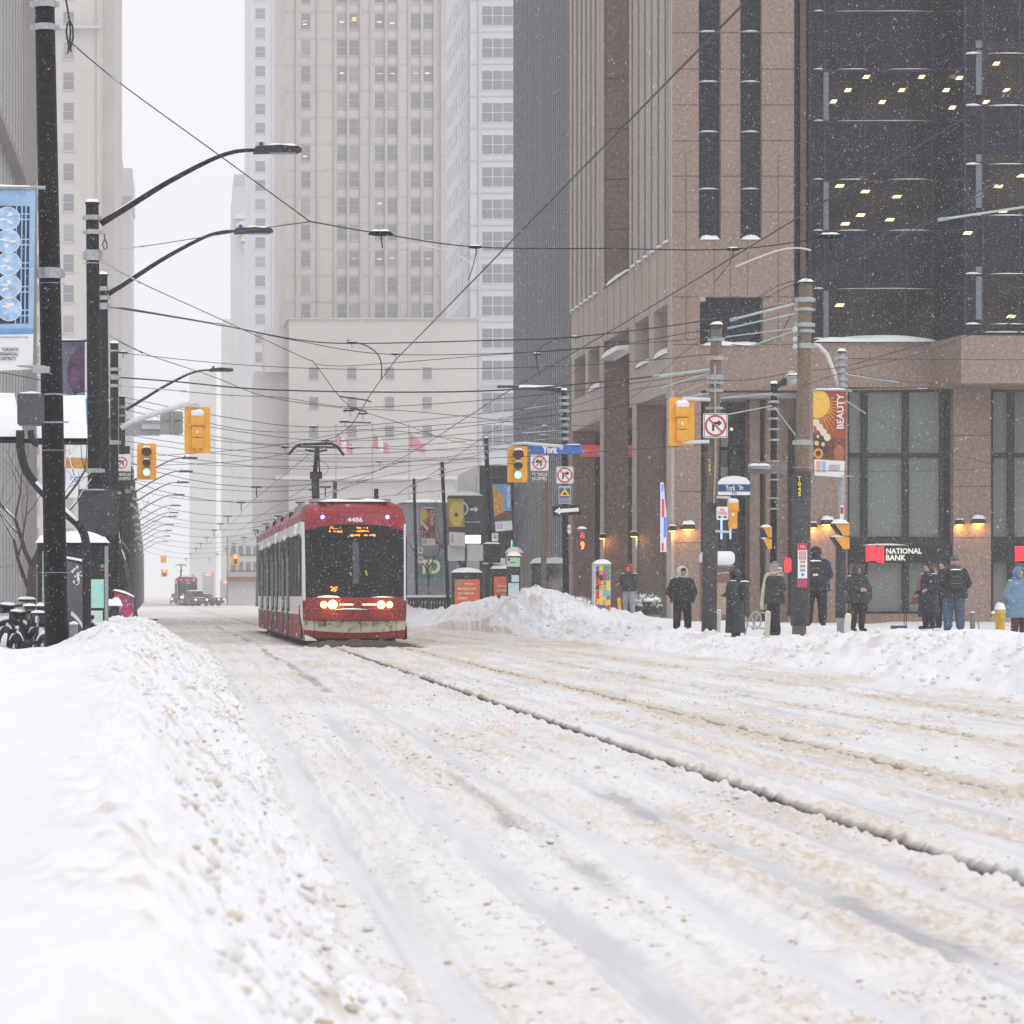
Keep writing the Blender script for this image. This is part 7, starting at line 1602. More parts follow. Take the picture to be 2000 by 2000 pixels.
grid_ = ['vygg', 'kopg', 'rkpg', 'rygy', 'kyty', 'rwtt', 'rywp', 'pyoy', 'vbvr', 'brvo', 'yprk']
rows = len(grid_); rn = random.Random(2)
zt_, zb_ = pxZ(1067, z), pxZ(1168, z); xa, xb_ = pxX(1124, z), pxX(1151, z)
per = {}
for i, rw in enumerate(grid_):
    for j, ch in enumerate(rw):
        if ch == 'w': continue
        x0 = xa+(xb_-xa)*j/4; x1 = xa+(xb_-xa)*(j+1)/4; a = zt_-(zt_-zb_)*i/rows; c_ = zt_-(zt_-zb_)*(i+1)/rows; sk = rn.uniform(-.03, .03)
        per.setdefault(ch, MB()).prism([(x0, c_), (x1, c_+sk*.5), (x1, a), (x0+.0, a-abs(sk))], z-.012-.0005*(j+i % 3), z-.001)
for ch, b in per.items(): b.build('paint_block', mat('totem_'+ch, cols[ch], .6, var=.08), t)
for (s_, u, v, w_, ch) in (('N', 1129, 1088, .13, 'k'), ('Z', 1133, 1099, .14, 'r'), ('C', 1144, 1090, .14, 'p'), ('H', 1136, 1108, .15, 'o'), ('E', 1143, 1120, .16, 't'), ('R', 1131, 1136, .17, 'y'), ('S', 1144, 1138, .14, 'y')):
    text(s_, pxX(u, z), z-.016, pxZ(v, z), w_, w_*1.1, mat('totem_'+ch, cols[ch], .6), t, bold=.04)
b = MB(); b.ring(pxX(1141, z), pxZ(1162, z), .12, .15, z-.022, z-.014); b.build('ring_mark', mat('totem_p', cols['p'], .6), t)
b = MB(); b.cap(pxX(1120, z), pxX(1154, z), z-.08, z+.6, pxZ(1064, z), .12, 10); b.build('snow_cap', SNOW, t, True)
# planters with evergreen bushes
def bush(label, u, v, wpx, z, hpx, seed):
    t = thing('planter_bush', label, 'planter', tuple(px(u, v, z)), 'planters before the colonnade'); rn = random.Random(seed); w_ = wpx/pm(z)/2; h = hpx/pm(z); c_ = px(u, v, z)
    b = MB(); b.tube([(c_.x, z, -.1), (c_.x, z, c_.z-.05)], [w_*.6, w_*.75], 14); b.build('pot', mat('stone_pot', (.22, .2, .18), .8), t)
    lf = MB(); sn = MB()
    for k in range(700):
        a = rn.uniform(0, 6.28); e = rn.uniform(0, 1.45); rr = rn.uniform(.45, 1.05)
        p = Vector((c_.x+w_*rr*math.cos(a)*math.cos(e)**.7, z+w_*rr*math.sin(a)*math.cos(e)**.7, c_.z+h*rr*math.sin(e)))
        d = Vector((rn.gauss(0, 1), rn.gauss(0, 1), rn.gauss(.3, .6))).normalized()*.16; s_ = d.orthogonal().normalized()*.03
        (sn if (e > .6 and rr > .75 and rn.random() < .55) else lf).add([p-s_, p+s_, p+d], [(0, 1, 2)])
    lf.build('foliage', mat('dark_evergreen', (.06, .075, .05), .8, var=.3), t)
    sn.v and sn.build('foliage_snow', SNOW, t); b = MB()
    for k in range(7): b.ell((c_.x+rn.uniform(-.6, .6)*w_, z-w_*rn.uniform(0, .7), c_.z+h*rn.uniform(.45, .9)), rn.uniform(.10, .22), .12, rn.uniform(.03, .07), 8, 6)
    b.build('snow_clump', SNOW, t, True)
bush('snow-dusted evergreen bush between the coloured totem and the person in white hood', 1222, 1158, 62, 104, 34, 1)
bush('snow-dusted evergreen bush left of the coloured totem', 1096, 1150, 44, 112, 22, 2)
# snack kiosk / brick box with snow hat
z = 106
t = thing('brick_kiosk', 'rounded brick-red kiosk with thick snow hat behind the T43 pole', 'kiosk', tuple(px(1352, 1160, z)))
b = MB(); b.prism(rrect(pxX(1331, z), pxX(1384, z), 0, pxZ(1042, z), .12), z, z+1.2); b.build('case', mat('kiosk_brick', (.20, .10, .08), .7, var=.1), t)
b = MB(); b.box(pxX(1352, z), pxX(1380, z), z-.02, z, pxZ(1160, z), pxZ(1100, z)); b.build('panel', mat('kiosk_tan', (.36, .28, .16), .7, var=.08), t)
b = MB(); b.cap(pxX(1328, z), pxX(1387, z), z-.15, z+1.3, pxZ(1068, z), .02, 12); b.prism(rrect(pxX(1330, z), pxX(1386, z), pxZ(1066, z), pxZ(1040, z), .16), z-.06, z+1.25); b.build('snow_cap', SNOW, t, True)
b = MB(); q = [px(1354+k*2.3, 1082+((k % 2)*2-1)*1.3-k*.2, z-.02) for k in range(11)]; b.tube(q, .012, 5); b.build('script_writing', WHITEP, t)
b = MB()
for k in range(6): b.box(pxX(1354, z), pxX(1378, z), z-.026, z-.021, pxZ(1108+8*k, z), pxZ(1107.4+8*k, z))
b.build('panel_line', mat('kiosk_line', (.2, .15, .08), .7), t)
# marker posts, hydrant, post with hoop, suitcase, racks
MKR = mat('scuffed_marker', (.58, .56, .48), .7, var=.1, vs=6, rgb2=(.16, .14, .12), thr=(.58, .68), n2s=12)
for (u, vt, vb, w_, z, ln_, lab) in ((1356, 1152, 1203, 7, 78, 1, 'thin white marker post left of the person in long green coat'), (1448, 1155, 1212, 9, 73, 3, 'white marker post before the person with striped beanie'), (1598, 1160, 1218, 10.5, 69, 5, 'dirtiest leaning marker post before the fur-hooded person')):
    t = thing('marker_post', lab, 'marker post', tuple(px(u, vb, z)), 'snow marker posts'); a = px(u-ln_*.6, vb+14, z); c_ = px(u+ln_*.6, vt, z); w2 = w_/pm(z)/2
    b = MB(); b.add([(a.x-w2, z, a.z), (a.x+w2, z, a.z), (c_.x+w2*1.15, z, c_.z), (c_.x-w2*1.15, z, c_.z), (a.x-w2, z+.06, a.z), (a.x+w2, z+.06, a.z), (c_.x+w2*1.15, z+.06, c_.z), (c_.x-w2*1.15, z+.06, c_.z)], [(0, 1, 2, 3), (7, 6, 5, 4), (0, 4, 5, 1), (1, 5, 6, 2), (2, 6, 7, 3), (3, 7, 4, 0)]); b.build('post', MKR, t, False, .01)
    b = MB(); b.cap(c_.x-w2, c_.x+w2, z, z+.06, c_.z, .03, 4); b.build('snow_cap', SNOW, t, True)
z = 84; HY = mat('hydrant_yellow', (.62, .42, .03), .45, var=.1)
t = thing('fire_hydrant', 'yellow fire hydrant with snow on its bonnet', 'hydrant', tuple(px(1887, 1192, z))); c_ = px(1887, 1190, z)
b = MB(); r_ = .12; b.tube([(c_.x, z, c_.z-.3), (c_.x, z, pxZ(1158, z)), (c_.x, z, pxZ(1152, z)), (c_.x, z, pxZ(1146, z))], [r_, r_, r_*1.25, r_*.7], 16); b.build('barrel', HY, t, True)
b = MB(); b.tube([(c_.x-.2, z, pxZ(1162, z)), (c_.x+.2, z, pxZ(1162, z))], .065, 12); b.tube([(c_.x, z-.2, pxZ(1164, z)), (c_.x, z, pxZ(1164, z))], .075, 12); b.build('nozzle', HY, t, True)
b = MB(); b.cap(c_.x-.13, c_.x+.13, z-.13, z+.13, pxZ(1150, z), .16, 8); b.cap(c_.x-.23, c_.x-.12, z-.07, z+.07, pxZ(1158, z)-.0, .07, 5); b.cap(c_.x+.12, c_.x+.23, z-.07, z+.07, pxZ(1158, z), .07, 5); b.build('snow_cap', SNOW, t, True)
z = 80
t = thing('bike_post', 'grey-green metal post with a side hoop between the backpack man and the hydrant', 'post', tuple(px(1836, 1195, z))); c_ = px(1835, 1200, z)
b = MB(); b.tube([(c_.x, z, 0), (c_.x, z, pxZ(1156, z))], [.075, .06], 10); b.build('post', mat('verdigris_post', (.16, .19, .17), .5), t, True); b = MB(); b.tube([(c_.x+.07, z, .0), (c_.x+.16, z, pxZ(1190, z)), (c_.x+.15, z, pxZ(1176, z)), (c_.x+.04, z, pxZ(1168, z))], .018, 6); b.build('hoop', STEEL, t, True)
b = MB(); b.cap(c_.x-.06, c_.x+.06, z-.06, z+.06, pxZ(1156, z), .03, 5); b.build('snow_cap', SNOW, t, True)
z = 80
t = thing('suitcase', 'small blue wheeled suitcase with raised handle half sunk in snow', 'suitcase', tuple(px(1698, 1195, z)))
b = MB(); b.prism(rrect(pxX(1684, z), pxX(1712, z), pxZ(1200, z), pxZ(1180, z), .03), z, z+.25); b.build('shell', mat('suitcase_blue', (.03, .09, .16), .4, var=.1), t, False, .01)
b = MB(); b.tube([tuple(px(1706, 1180, z)), tuple(px(1706, 1146, z)), tuple(px(1710, 1146, z)), tuple(px(1710, 1180, z))], .010, 6); b.build('handle', DARKP, t); b = MB(); b.box(pxX(1684, z), pxX(1712, z), z-.006, z, pxZ(1188, z), pxZ(1187, z)); b.build('zip_line', STEEL, t)
b = MB(); b.cap(pxX(1684, z), pxX(1702, z), z, z+.2, pxZ(1180, z), .02, 5); b.build('snow_cap', SNOW, t, True)
for (u, z, lab) in ((1421, 84, 'nearer bent steel bicycle rack loop in the snow'), (1433, 86, 'farther bent steel bicycle rack loop')):
    t = thing('bicycle_rack', lab, 'bicycle rack', tuple(px(u, 1185, z)), 'bicycle rack loops'); c_ = px(u, 1185, z)
    b = MB(); b.tube(smooth_pts([c_+Vector((-.22, 0, -.2)), c_+Vector((-.1, .1, .2)), c_+Vector((.06, .1, .42)), c_+Vector((.2, 0, .3)), c_+Vector((.12, -.1, .0)), c_+Vector((-.15, -.1, .08)), c_+Vector((-.2, 0, .3))], 5), .022, 6); b.build('loop', STEEL, t, True)
z = 92
t = thing('low_fence', 'low snow-topped fence behind the person in long green coat', 'fence', tuple(px(1350, 1175, z)))
b = MB(); b.box(pxX(1332, z), pxX(1362, z), z, z+.05, pxZ(1157, z), pxZ(1153, z))
for k in range(7): u = 1333+4.5*k; b.box(pxX(u, z)-.02, pxX(u, z)+.02, z, z+.04, 0, pxZ(1155, z))
b.build('rail', mat('fence_grey', (.25, .25, .25), .6), t); b = MB(); b.cap(pxX(1331, z), pxX(1363, z), z-.05, z+.12, pxZ(1153, z), .05, 6); b.build('snow_cap', SNOW, t, True)
# steam behind the snow pile
sm = bpy.data.materials.new('steam_air'); sm.use_nodes = True; st = sm.node_tree; st.nodes.clear()
v_ = st.nodes.new('ShaderNodeVolumePrincipled'); v_.inputs['Color'].default_value = (.97, .97, .97, 1)
n_ = st.nodes.new('ShaderNodeTexNoise'); n_.inputs['Scale'].default_value = 1.1; n_.inputs['Detail'].default_value = 4; tc_ = st.nodes.new('ShaderNodeTexCoord')
mr_ = st.nodes.new('ShaderNodeMapRange'); mr_.inputs[1].default_value = .48; mr_.inputs[2].default_value = .75; mr_.inputs[4].default_value = .55
o_ = st.nodes.new('ShaderNodeOutputMaterial'); st.links.new(tc_.outputs['Object'], n_.inputs['Vector']); st.links.new(n_.outputs['Fac'], mr_.inputs[0]); st.links.new(mr_.outputs[0], v_.inputs['Density']); st.links.new(v_.outputs[0], o_.inputs['Volume'])
b = MB(); c_ = px(1048, 1115, 112); b.ell(tuple(c_), .85, .7, 1.15, 20, 14)
tag(b.build('steam', sm, None, True), kind='stuff')
# ---------------------------------------------------------------- people
def blob(mb, name, m, parent, vox=.016, sm=4):
    o = mb.build(name, m, parent, True)
    r = o.modifiers.new('skin', 'REMESH'); r.mode = 'VOXEL'; r.voxel_size = vox; r.use_smooth_shade = True
    s = o.modifiers.new('smooth', 'SMOOTH'); s.factor = .5; s.iterations = sm
    return o
def torso(mb, secs, n=18):
    """stack of ellipses (z, rx, ry, cx, cy)"""
    vs = []; fs = []
    for (z, rx, ry, cx, cy) in secs:
        for k in range(n): a = 2*math.pi*k/n; vs.append((cx+rx*math.cos(a), cy+ry*math.sin(a), z))
    m_ = len(secs)
    for i in range(m_-1):
        for k in range(n): k2 = (k+1) % n; fs.append((i*n+k, i*n+k2, (i+1)*n+k2, (i+1)*n+k))
    fs += [tuple(range(n-1, -1, -1)), tuple((m_-1)*n+k for k in range(n))]
    return mb.add(vs, fs)
SKINM = mat('skin', (.50, .30, .22), .6, var=.06, vs=20); HAIRD = mat('dark_hair', (.02, .014, .012), .6, var=.3, vs=30)
FURT = mat('tan_fur', (.34, .24, .14), .95, var=.35, vs=40, bump=.8, bs=90); FURD = mat('dark_fur', (.10, .075, .06), .95, var=.4, vs=40, bump=.8, bs=90); BOOT = mat('boot_black', (.02, .02, .02), .6)
def hand(mb, p, d, side):
    p = Vector(p); d = Vector(d).normalized(); s = d.cross(Vector((0, 1, 0))); s = s.normalized() if s.length > .1 else Vector((1, 0, 0)); nrm = s.cross(d)
    mb.capsule(p, p+d*.07, .032, .036, 10, .55)
    for k, ln in enumerate((.062, .072, .068, .052)):
        a = p+d*.075+s*(.033-.022*k); k1 = a+d*ln*.55+nrm*.006; mb.capsule(a, k1, .0095, .009, 7); mb.capsule(k1, k1+d*ln*.4+nrm*.022, .009, .0075, 7)
    a = p+d*.02+s*.035*side; mb.capsule(a, a+d*.035+s*.025*side+nrm*.01, .012, .010, 7); mb.capsule(a+d*.035+s*.025*side+nrm*.01, a+d*.06+s*.022*side+nrm*.025, .010, .008, 7)
def person(label, u, v, z, h, yaw, coat, legs, coat_len=.62, hem=1.12, head=None, hood=None, hood_rim=None, arms='down', pack=None, boots=None, legw=1.0, bulk=1.0, stance=.11, tilt=0, group='people waiting at the stop', hat=None, hair=None, step=0, extras=()):
    """u, v: the feet in the photo at distance z. coat_len: hem height as a share of body height."""
    t = thing('person', label, 'person', (0, 0, 0), group); s = h/1.75
    B = MB()
    hipz, kz, shz = .93*s, .49*s, 1.43*s
    J = {}
    for sd_ in (-1, 1):
        J[sd_] = (Vector((sd_*.09*s, 0, hipz)), Vector((sd_*stance*.95*s, -.03*s+step*sd_*.10, kz)), Vector((sd_*stance*s, .02*s+step*sd_*.18, .08*s)))
    for sd_ in (-1, 1):
        a, k, f = J[sd_]; B.capsule(a, k, .085*s, .058*s); B.capsule(k, f, .057*s, .042*s); B.capsule(f+Vector((0, .02, -.035)), f+Vector((sd_*.02, -.15*s, -.05)), .042*s, .036*s)
    torso(B, [(hipz-.06, .14*s, .10*s, 0, 0), (1.1*s, .135*s, .095*s, 0, 0), (1.3*s, .17*s, .11*s, 0, 0), (shz, .17*s, .09*s, 0, 0), (1.5*s, .065*s, .065*s, 0, .005)])
    B.capsule((0, .01, 1.46*s), (0, -.0, 1.56*s), .055*s, .052*s)
    hc = Vector((0, -.015, 1.635*s)); B.ell(hc, .076*s, .095*s, .118*s, 16, 12); B.ell(hc+Vector((0, -.045*s, -.06*s)), .052*s, .05*s, .05*s)
    B.ell(hc+Vector((0, -.10*s, -.01*s)), .014*s, .022*s, .024*s); B.ell(hc+Vector((0, -.092*s, .018*s)), .055*s, .012, .012*s)
    for sd_ in (-1, 1): B.ell(hc+Vector((sd_*.078*s, .01, 0)), .012, .02, .03)
    # arms
    A = {}
    for sd_ in (-1, 1):
        sh = Vector((sd_*.185*s, .0, 1.40*s))
        if arms == 'pockets': el = Vector((sd_*.27*s, .05, 1.14*s)); ha = Vector((sd_*.19*s, -.10, .95*s))
        elif arms == 'clasped': el = Vector((sd_*.25*s, .0, 1.13*s)); ha = Vector((sd_*.045*s, -.21, 1.10*s))
        elif arms == 'phone': el = Vector((sd_*.24*s, -.02, 1.14*s)); ha = Vector((sd_*.06*s, -.24, 1.2*s))
        elif arms == 'reach': el = Vector((sd_*.25*s, -.08, 1.15*s)); ha = Vector((sd_*.2*s, -.32, 1.12*s)) if sd_ < 0 else Vector((.22*s, -.05, .92*s))
        elif arms == 'bag': el = Vector((sd_*.25*s, .03, 1.13*s)); ha = Vector((sd_*.22*s, -.14, .94*s)) if sd_ < 0 else Vector((sd_*.20*s, -.2, 1.05*s))
        else: el = Vector((sd_*.25*s, .04, 1.13*s)); ha = Vector((sd_*.24*s, -.04, .88*s))
        A[sd_] = (sh, el, ha); B.capsule(sh, el, .048*s, .040*s); B.capsule(el, ha, .040*s, .028*s)
        if arms != 'pockets': hand(B, ha+(ha-el).normalized()*.01, (ha-el), -sd_)
    blob(B, 'body', SKINM, t, .011, 2)
    # face details
    if head != 'back':
        for sd_ in (-1, 1):
            e = MB(); e.ell(hc+Vector((sd_*.032*s, -.088*s, .012*s)), .013, .007, .008, 8, 6); e.build('eye', HAIRD, t, True)
        e = MB(); e.ell(hc+Vector((0, -.088*s, -.058*s)), .024, .008, .006, 8, 6); e.build('mouth', mat('lips', (.36, .13, .11), .5), t, True)
    # trousers
    T = MB()
    for sd_ in (-1, 1):
        a, k, f = J[sd_]; T.capsule(a+Vector((0, 0, .02)), k, .115*s*legw, .088*s*legw, 14); T.capsule(k, f+Vector((0, 0, .03)), .087*s*legw, .074*s*legw, 14)
    torso(T, [(hipz-.10, .15*s, .115*s, 0, 0), (hipz+.12, .15*s, .11*s, 0, 0)])
    blob(T, 'trousers', legs, t, .016, 3)
    for sd_ in (-1, 1):
        f = J[sd_][2]; T = MB(); T.capsule(f+Vector((0, .01, .03)), f+Vector((0, .01, -.03)), .060*s, .058*s); T.capsule(f+Vector((0, .0, -.04)), f+Vector((sd_*.02, -.17*s, -.05)), .052*s, .045*s); blob(T, 'boot', boots or BOOT, t, .016, 2)
    # coat
    C_ = MB(); zh = coat_len*h; w_ = bulk
    secs = [(zh, .185*s*hem*w_, .15*s*hem*w_, 0, .005), (zh+.02, .19*s*hem*w_, .155*s*hem*w_, 0, .005)]
    if zh < .95*s: secs += [(1.0*s, .178*s*w_*(1+(hem-1)*.5), .15*s*w_, 0, 0)]
    secs += [(1.16*s, .178*s*w_, .145*s*w_, 0, 0), (1.33*s, .205*s*w_, .15*s*w_, 0, .0), (1.42*s, .19*s*w_, .13*s*w_, 0, .0), (1.49*s, .10*s, .10*s, 0, .0), (1.53*s, .08*s, .085*s, 0, .0)]
    torso(C_, secs)
    for sd_ in (-1, 1):
        sh, el, ha = A[sd_]; C_.capsule(sh+Vector((-sd_*.02, 0, -.01)), el, .078*s*w_, .068*s*w_, 14)
        wr = ha if arms == 'pockets' else el+(ha-el)*.93
        C_.capsule(el, wr, .067*s*w_, .052*s*w_, 14)
    co = blob(C_, 'coat', coat, t, .015, 3)
    if hood:
        H_ = MB(); H_.ell(hc+Vector((0, .035*s, .012*s)), .118*s, .125*s, .142*s, 18, 12); H_.ell((0, .045, 1.50*s), .13*s, .12*s, .07*s, 16, 10)
        blob(H_, 'hood', hood, t, .012, 3)
        if head != 'back':
            R_ = MB(); n = 20; R_.tube([hc+Vector((.088*s*math.cos(2*math.pi*k/n), -.075*s-.012*math.sin(2*math.pi*k/n), -.012+.122*s*math.sin(2*math.pi*k/n))) for k in range(n+1)], (.022 if hood_rim not in (FURT, FURD) else .048)*s, 8, False)
            R_.build('hood_rim', hood_rim or hood, t, True)
    elif hood_rim:
        R_ = MB(); n = 16; R_.tube([Vector((.155*s*math.cos(2*math.pi*k/n), .03+.13*s*math.sin(2*math.pi*k/n), 1.475*s+.035*math.sin(2*math.pi*k/n))) for k in range(n+1)], .05*s, 8, False); R_.build('fur_collar', hood_rim, t, True)
    if hair:
        H_ = MB(); H_.ell(hc+Vector((0, .02, .018)), .09*s, .11*s, .122*s, 16, 12)
        if hair == 'long': torso(H_, [(1.22*s, .085*s, .05*s, 0, .10*s), (1.4*s, .115*s, .07*s, 0, .09*s), (1.6*s, .10*s, .09*s, 0, .05*s)])
        blob(H_, 'hair', HAIRD, t, .012, 2)
    if hat:
        m1, m2 = hat; H_ = MB(); torso(H_, [(hc.z+.035*s, .094*s, .112*s, 0, .005), (hc.z+.085*s, .096*s, .113*s, 0, .005), (hc.z+.135*s, .075*s, .088*s, 0, .008), (hc.z+.165*s, .03*s, .035*s, 0, .01)]); ho = H_.build('knit_hat', m1, t, True)
        if m2:
            for zz in (.045, .095, .13): H_ = MB(); f = 1 if zz < .1 else .86; torso(H_, [(hc.z+zz*s, .098*s*f, .116*s*f, 0, .005), (hc.z+(zz+.018)*s, .098*s*f, .116*s*f, 0, .005)]); H_.build('stripe', m2, ho, True)
    if pack:
        P_ = MB(); P_.capsule((0, .22*s, 1.06*s), (0, .22*s, 1.34*s), .125*s, .11*s, 14, .75); P_.capsule((-.06, .21*s, 1.05*s), (-.06, .21*s, 1.35*s), .10*s, .09*s); P_.capsule((.06, .21*s, 1.05*s), (.06, .21*s, 1.35*s), .10*s, .09*s)
        po = blob(P_, 'backpack', pack, t, .016, 3)
        P_ = MB(); P_.box(-.10, .10, .325*s, .335*s, 1.12*s, 1.125*s); P_.box(-.08, .08, .325*s, .335*s, 1.28*s, 1.286*s); P_.build('zip', STEEL, po)
        for sd_ in (-1, 1):
            P_ = MB(); P_.tube(smooth_pts([(sd_*.11*s, .12*s, 1.40*s), (sd_*.12*s, -.02, 1.47*s), (sd_*.125*s, -.15*s, 1.36*s), (sd_*.13*s, -.14*s, 1.15*s), (sd_*.14*s, .08, 1.02*s)], 3), .018, 6); P_.build('strap', pack, po, True)
        P_ = MB(); P_.cap(-.12*s, .12*s, .13*s, .32*s, 1.44*s, .03, 6); P_.build('snow_cap', SNOW, po, True)
    q = MB()
    for sd_ in (-1, 1): q.cap(sd_*.17*s-.07, sd_*.17*s+.07, -.05, .08, 1.462*s*1.0, .018, 5)
    q.build('shoulder_snow', SNOW, t, True)
    for f in extras: f(t, s, hc)
    p = px(u, v, z); t.location = (p.x, z, p.z); t.rotation_euler = (0, R(tilt), R(yaw)); t.scale = (1.12, 1.12, 1.0); return t
BLKC = mat('black_coat', (.016, .016, .018), .75, var=.4, vs=12, bump=.2, bs=30, rgb2=(.3, .3, .31), thr=(.66, .75), n2s=45)
BLKT = mat('black_trousers', (.014, .014, .017), .8, var=.3); GRNC = mat('dark_green_coat', (.018, .03, .03), .6, var=.35, vs=14, bump=.3, bs=14)
NVC = mat('navy_coat', (.014, .017, .034), .7, var=.35, vs=12, bump=.25, bs=20, rgb2=(.3, .3, .33), thr=(.68, .76), n2s=45); WHH = mat('white_hood_cloth', (.62, .60, .58), .8, var=.06)
GRYC = mat('charcoal_coat', (.035, .032, .032), .8, var=.35, vs=14, rgb2=(.3, .3, .3), thr=(.68, .76), n2s=45); BLC = mat('light_blue_coat', (.13, .22, .33), .7, var=.12, vs=8, bump=.3, bs=12); JEAN = mat('blue_jeans', (.06, .10, .16), .8, var=.15)
MARO = mat('maroon_trousers', (.09, .025, .03), .8, var=.15); BACKP = mat('black_backpack', (.018, .018, .02), .6, var=.4, vs=10, rgb2=(.35, .35, .36), thr=(.7, .8), n2s=30); LGT = mat('light_grey_trousers', (.26, .28, .33), .8)
CRS = mat('cream_scarf', (.55, .49, .42), .9, var=.1, vs=10); REDH = mat('red_hood', (.40, .03, .04), .8); GRN2 = mat('grey_knit', (.10, .11, .13), .9, var=.2, vs=30); PINKS = mat('dusty_pink_scarf', (.25, .10, .12), .9)
def glasses(t, s, hc):
    b = MB()
    for k in (-1, 1): b.ring(hc.x+k*.034*s, hc.z+.012*s, .018, .024, hc.y-.102*s, hc.y-.098*s, 12)
    b.box(-.012, .012, hc.y-.102*s, hc.y-.098*s, hc.z+.012*s-.003, hc.z+.012*s+.003); b.build('glasses', BLK, t)
def cap_brim(t, s, hc):
    b = MB(); b.ell(hc+Vector((0, -.02, .065*s)), .085*s, .11*s, .05*s); b.build('cap', BLK, t, True)
def scarf(t, s, hc):
    b = MB(); b.tube(smooth_pts([(.03, -.12, 1.49*s), (-.05, -.15, 1.45*s), (-.10, -.18, 1.2*s), (-.13, -.20, .95*s), (-.16, -.19, .62*s)], 4), [.05]*17, 8, True); b.build('scarf', CRS, t, True)
    b = MB(); n = 14; b.tube([(.085*s*math.cos(2*math.pi*k/n), .085*s*math.sin(2*math.pi*k/n), 1.515*s) for k in range(n+1)], .04, 8, False); b.build('scarf_loop', CRS, t, True)
def sidebag(t, s, hc):
    b = MB(); b.capsule((.26*s, .02, .90*s), (.30*s, .04, 1.12*s), .13*s, .11*s, 12, .6); blob(b, 'shoulder_bag', BACKP, t, .018, 2)
    b = MB(); b.tube([(.27*s, .02, 1.2*s), (.20*s, .0, 1.47*s)], .015, 5); b.build('strap', mat('tan_strap', (.3, .15, .08), .7), t)
def handbag(t, s, hc):
    b = MB(); b.prism([(-.36, .62*s), (-.10, .68*s), (-.12, .86*s), (-.30, .80*s)], -.26, -.14); b.build('handbag', mat('brown_leather', (.16, .07, .04), .5, var=.2), t, False, .02)
    b = MB(); b.tube([(-.30, -.2, .80*s), (-.24, -.2, .98*s), (-.14, -.2, .86*s)], .012, 5); b.build('bag_handle', mat('brown_leather_strap', (.12, .05, .03), .5), t)
def redtag(t, s, hc):
    b = MB(); b.ell((.0, .345*s, 1.23*s), .035, .015, .035); b.build('red_badge', REDP, t, True)
def whitetag(t, s, hc):
    b = MB(); b.box(-.05, .05, .335*s, .35*s, 1.12*s, 1.16*s); b.build('white_badge', WHITEP, t)
def phone(t, s, hc):
    b = MB(); b.box(-.04, .04, -.36, -.35, 1.2*s, 1.34*s); b.build('phone', BLUES, t)
def pink(t, s, hc):
    b = MB(); b.tube(smooth_pts([(-.10, -.14, 1.45*s), (-.12, -.17, 1.25*s), (-.14, -.18, 1.02*s)], 4), .045, 8); b.build('scarf', PINKS, t, True)
person('person in black with white hood and glasses facing the viewer, hands in pockets', 1287, 1204, 80, 1.76, 6, BLKC, BLKT, .50, 1.05, hood=WHH, hood_rim=WHH, arms='pockets', bulk=1.38, extras=(glasses, cap_brim), stance=.13)
person('person in long dark green hooded coat with black backpack, seen from the side', 1387, 1203, 79, 1.66, -118, GRNC, BLKT, .07, 1.12, hood=GRNC, hood_rim=GRNC, pack=BACKP, arms='clasped', extras=(redtag,), bulk=1.32)
person('person in striped knit hat, tan fur hood and long cream scarf turned to the left', 1461, 1198, 76, 1.68, -72, GRYC, BLKT, .44, 1.12, hood_rim=FURT, hat=(mat('white_knit', (.5, .52, .58), .9), mat('navy_knit', (.05, .06, .14), .9)), arms='pockets', extras=(scarf,), bulk=1.32)
person('tall person in dark hooded parka and backpack seen from behind by the stop sign', 1539, 1180, 76, 1.83, 168, NVC, BLKT, .44, 1.05, head='back', hood=NVC, pack=BACKP, arms='clasped', bulk=1.5, extras=(whitetag,), legw=1.15, stance=.14)
person('person in charcoal coat with dark fur hood clasping bare hands, bag at the side', 1618, 1190, 80, 1.62, 14, GRYC, BLKT, .42, 1.22, hood=GRYC, hood_rim=FURD, arms='clasped', extras=(sidebag,), bulk=1.32)
person('woman with long dark hair in navy coat with pink scarf and brown handbag', 1752, 1186, 82, 1.66, -60, NVC, NVC, .18, 1.25, hair='long', arms='bag', extras=(pink, handbag), bulk=1.2)
person('person mostly hidden behind the man with grey knit hat, only dark hair showing', 1779, 1186, 84, 1.76, -40, BLKC, BLKT, .5, 1.05, hair='short', arms='pockets')
person('broad man in grey knit hat, black parka and blue jeans seen from behind with backpack', 1800, 1190, 79, 1.80, 176, BLKC, JEAN, .44, 1.05, head='back', hat=(GRN2, None), hood_rim=FURD, pack=BACKP, arms='pockets', bulk=1.52, legw=1.25, stance=.13, extras=(phone,))
person('person in light blue hooded coat and maroon trousers near the right edge', 1922, 1214, 77, 1.80, 22, BLC, MARO, .34, 1.15, hood=BLC, hood_rim=BLC, arms='pockets', bulk=1.3)
person('person in red hood, dark jacket and light grey trousers by the coloured totem', 1187, 1166, 103, 1.70, -30, GRYC, LGT, .50, 1.05, hood=REDH, hood_rim=REDH, arms='reach', extras=(), bulk=1.15, group='people by the totem')
z = 102.4; t = thing('orange_board', 'narrow orange-yellow board leaning beside the person in red hood', 'board', tuple(px(1170, 1168, z)))
b = MB(); b.prism([(pxX(u, z), pxZ(v, z)) for u, v in [(1167, 1172), (1174, 1170), (1171, 1128), (1165, 1128)]], z, z+.05); b.build('board', mat('orange_board_paint', (.75, .36, .03), .5), t)
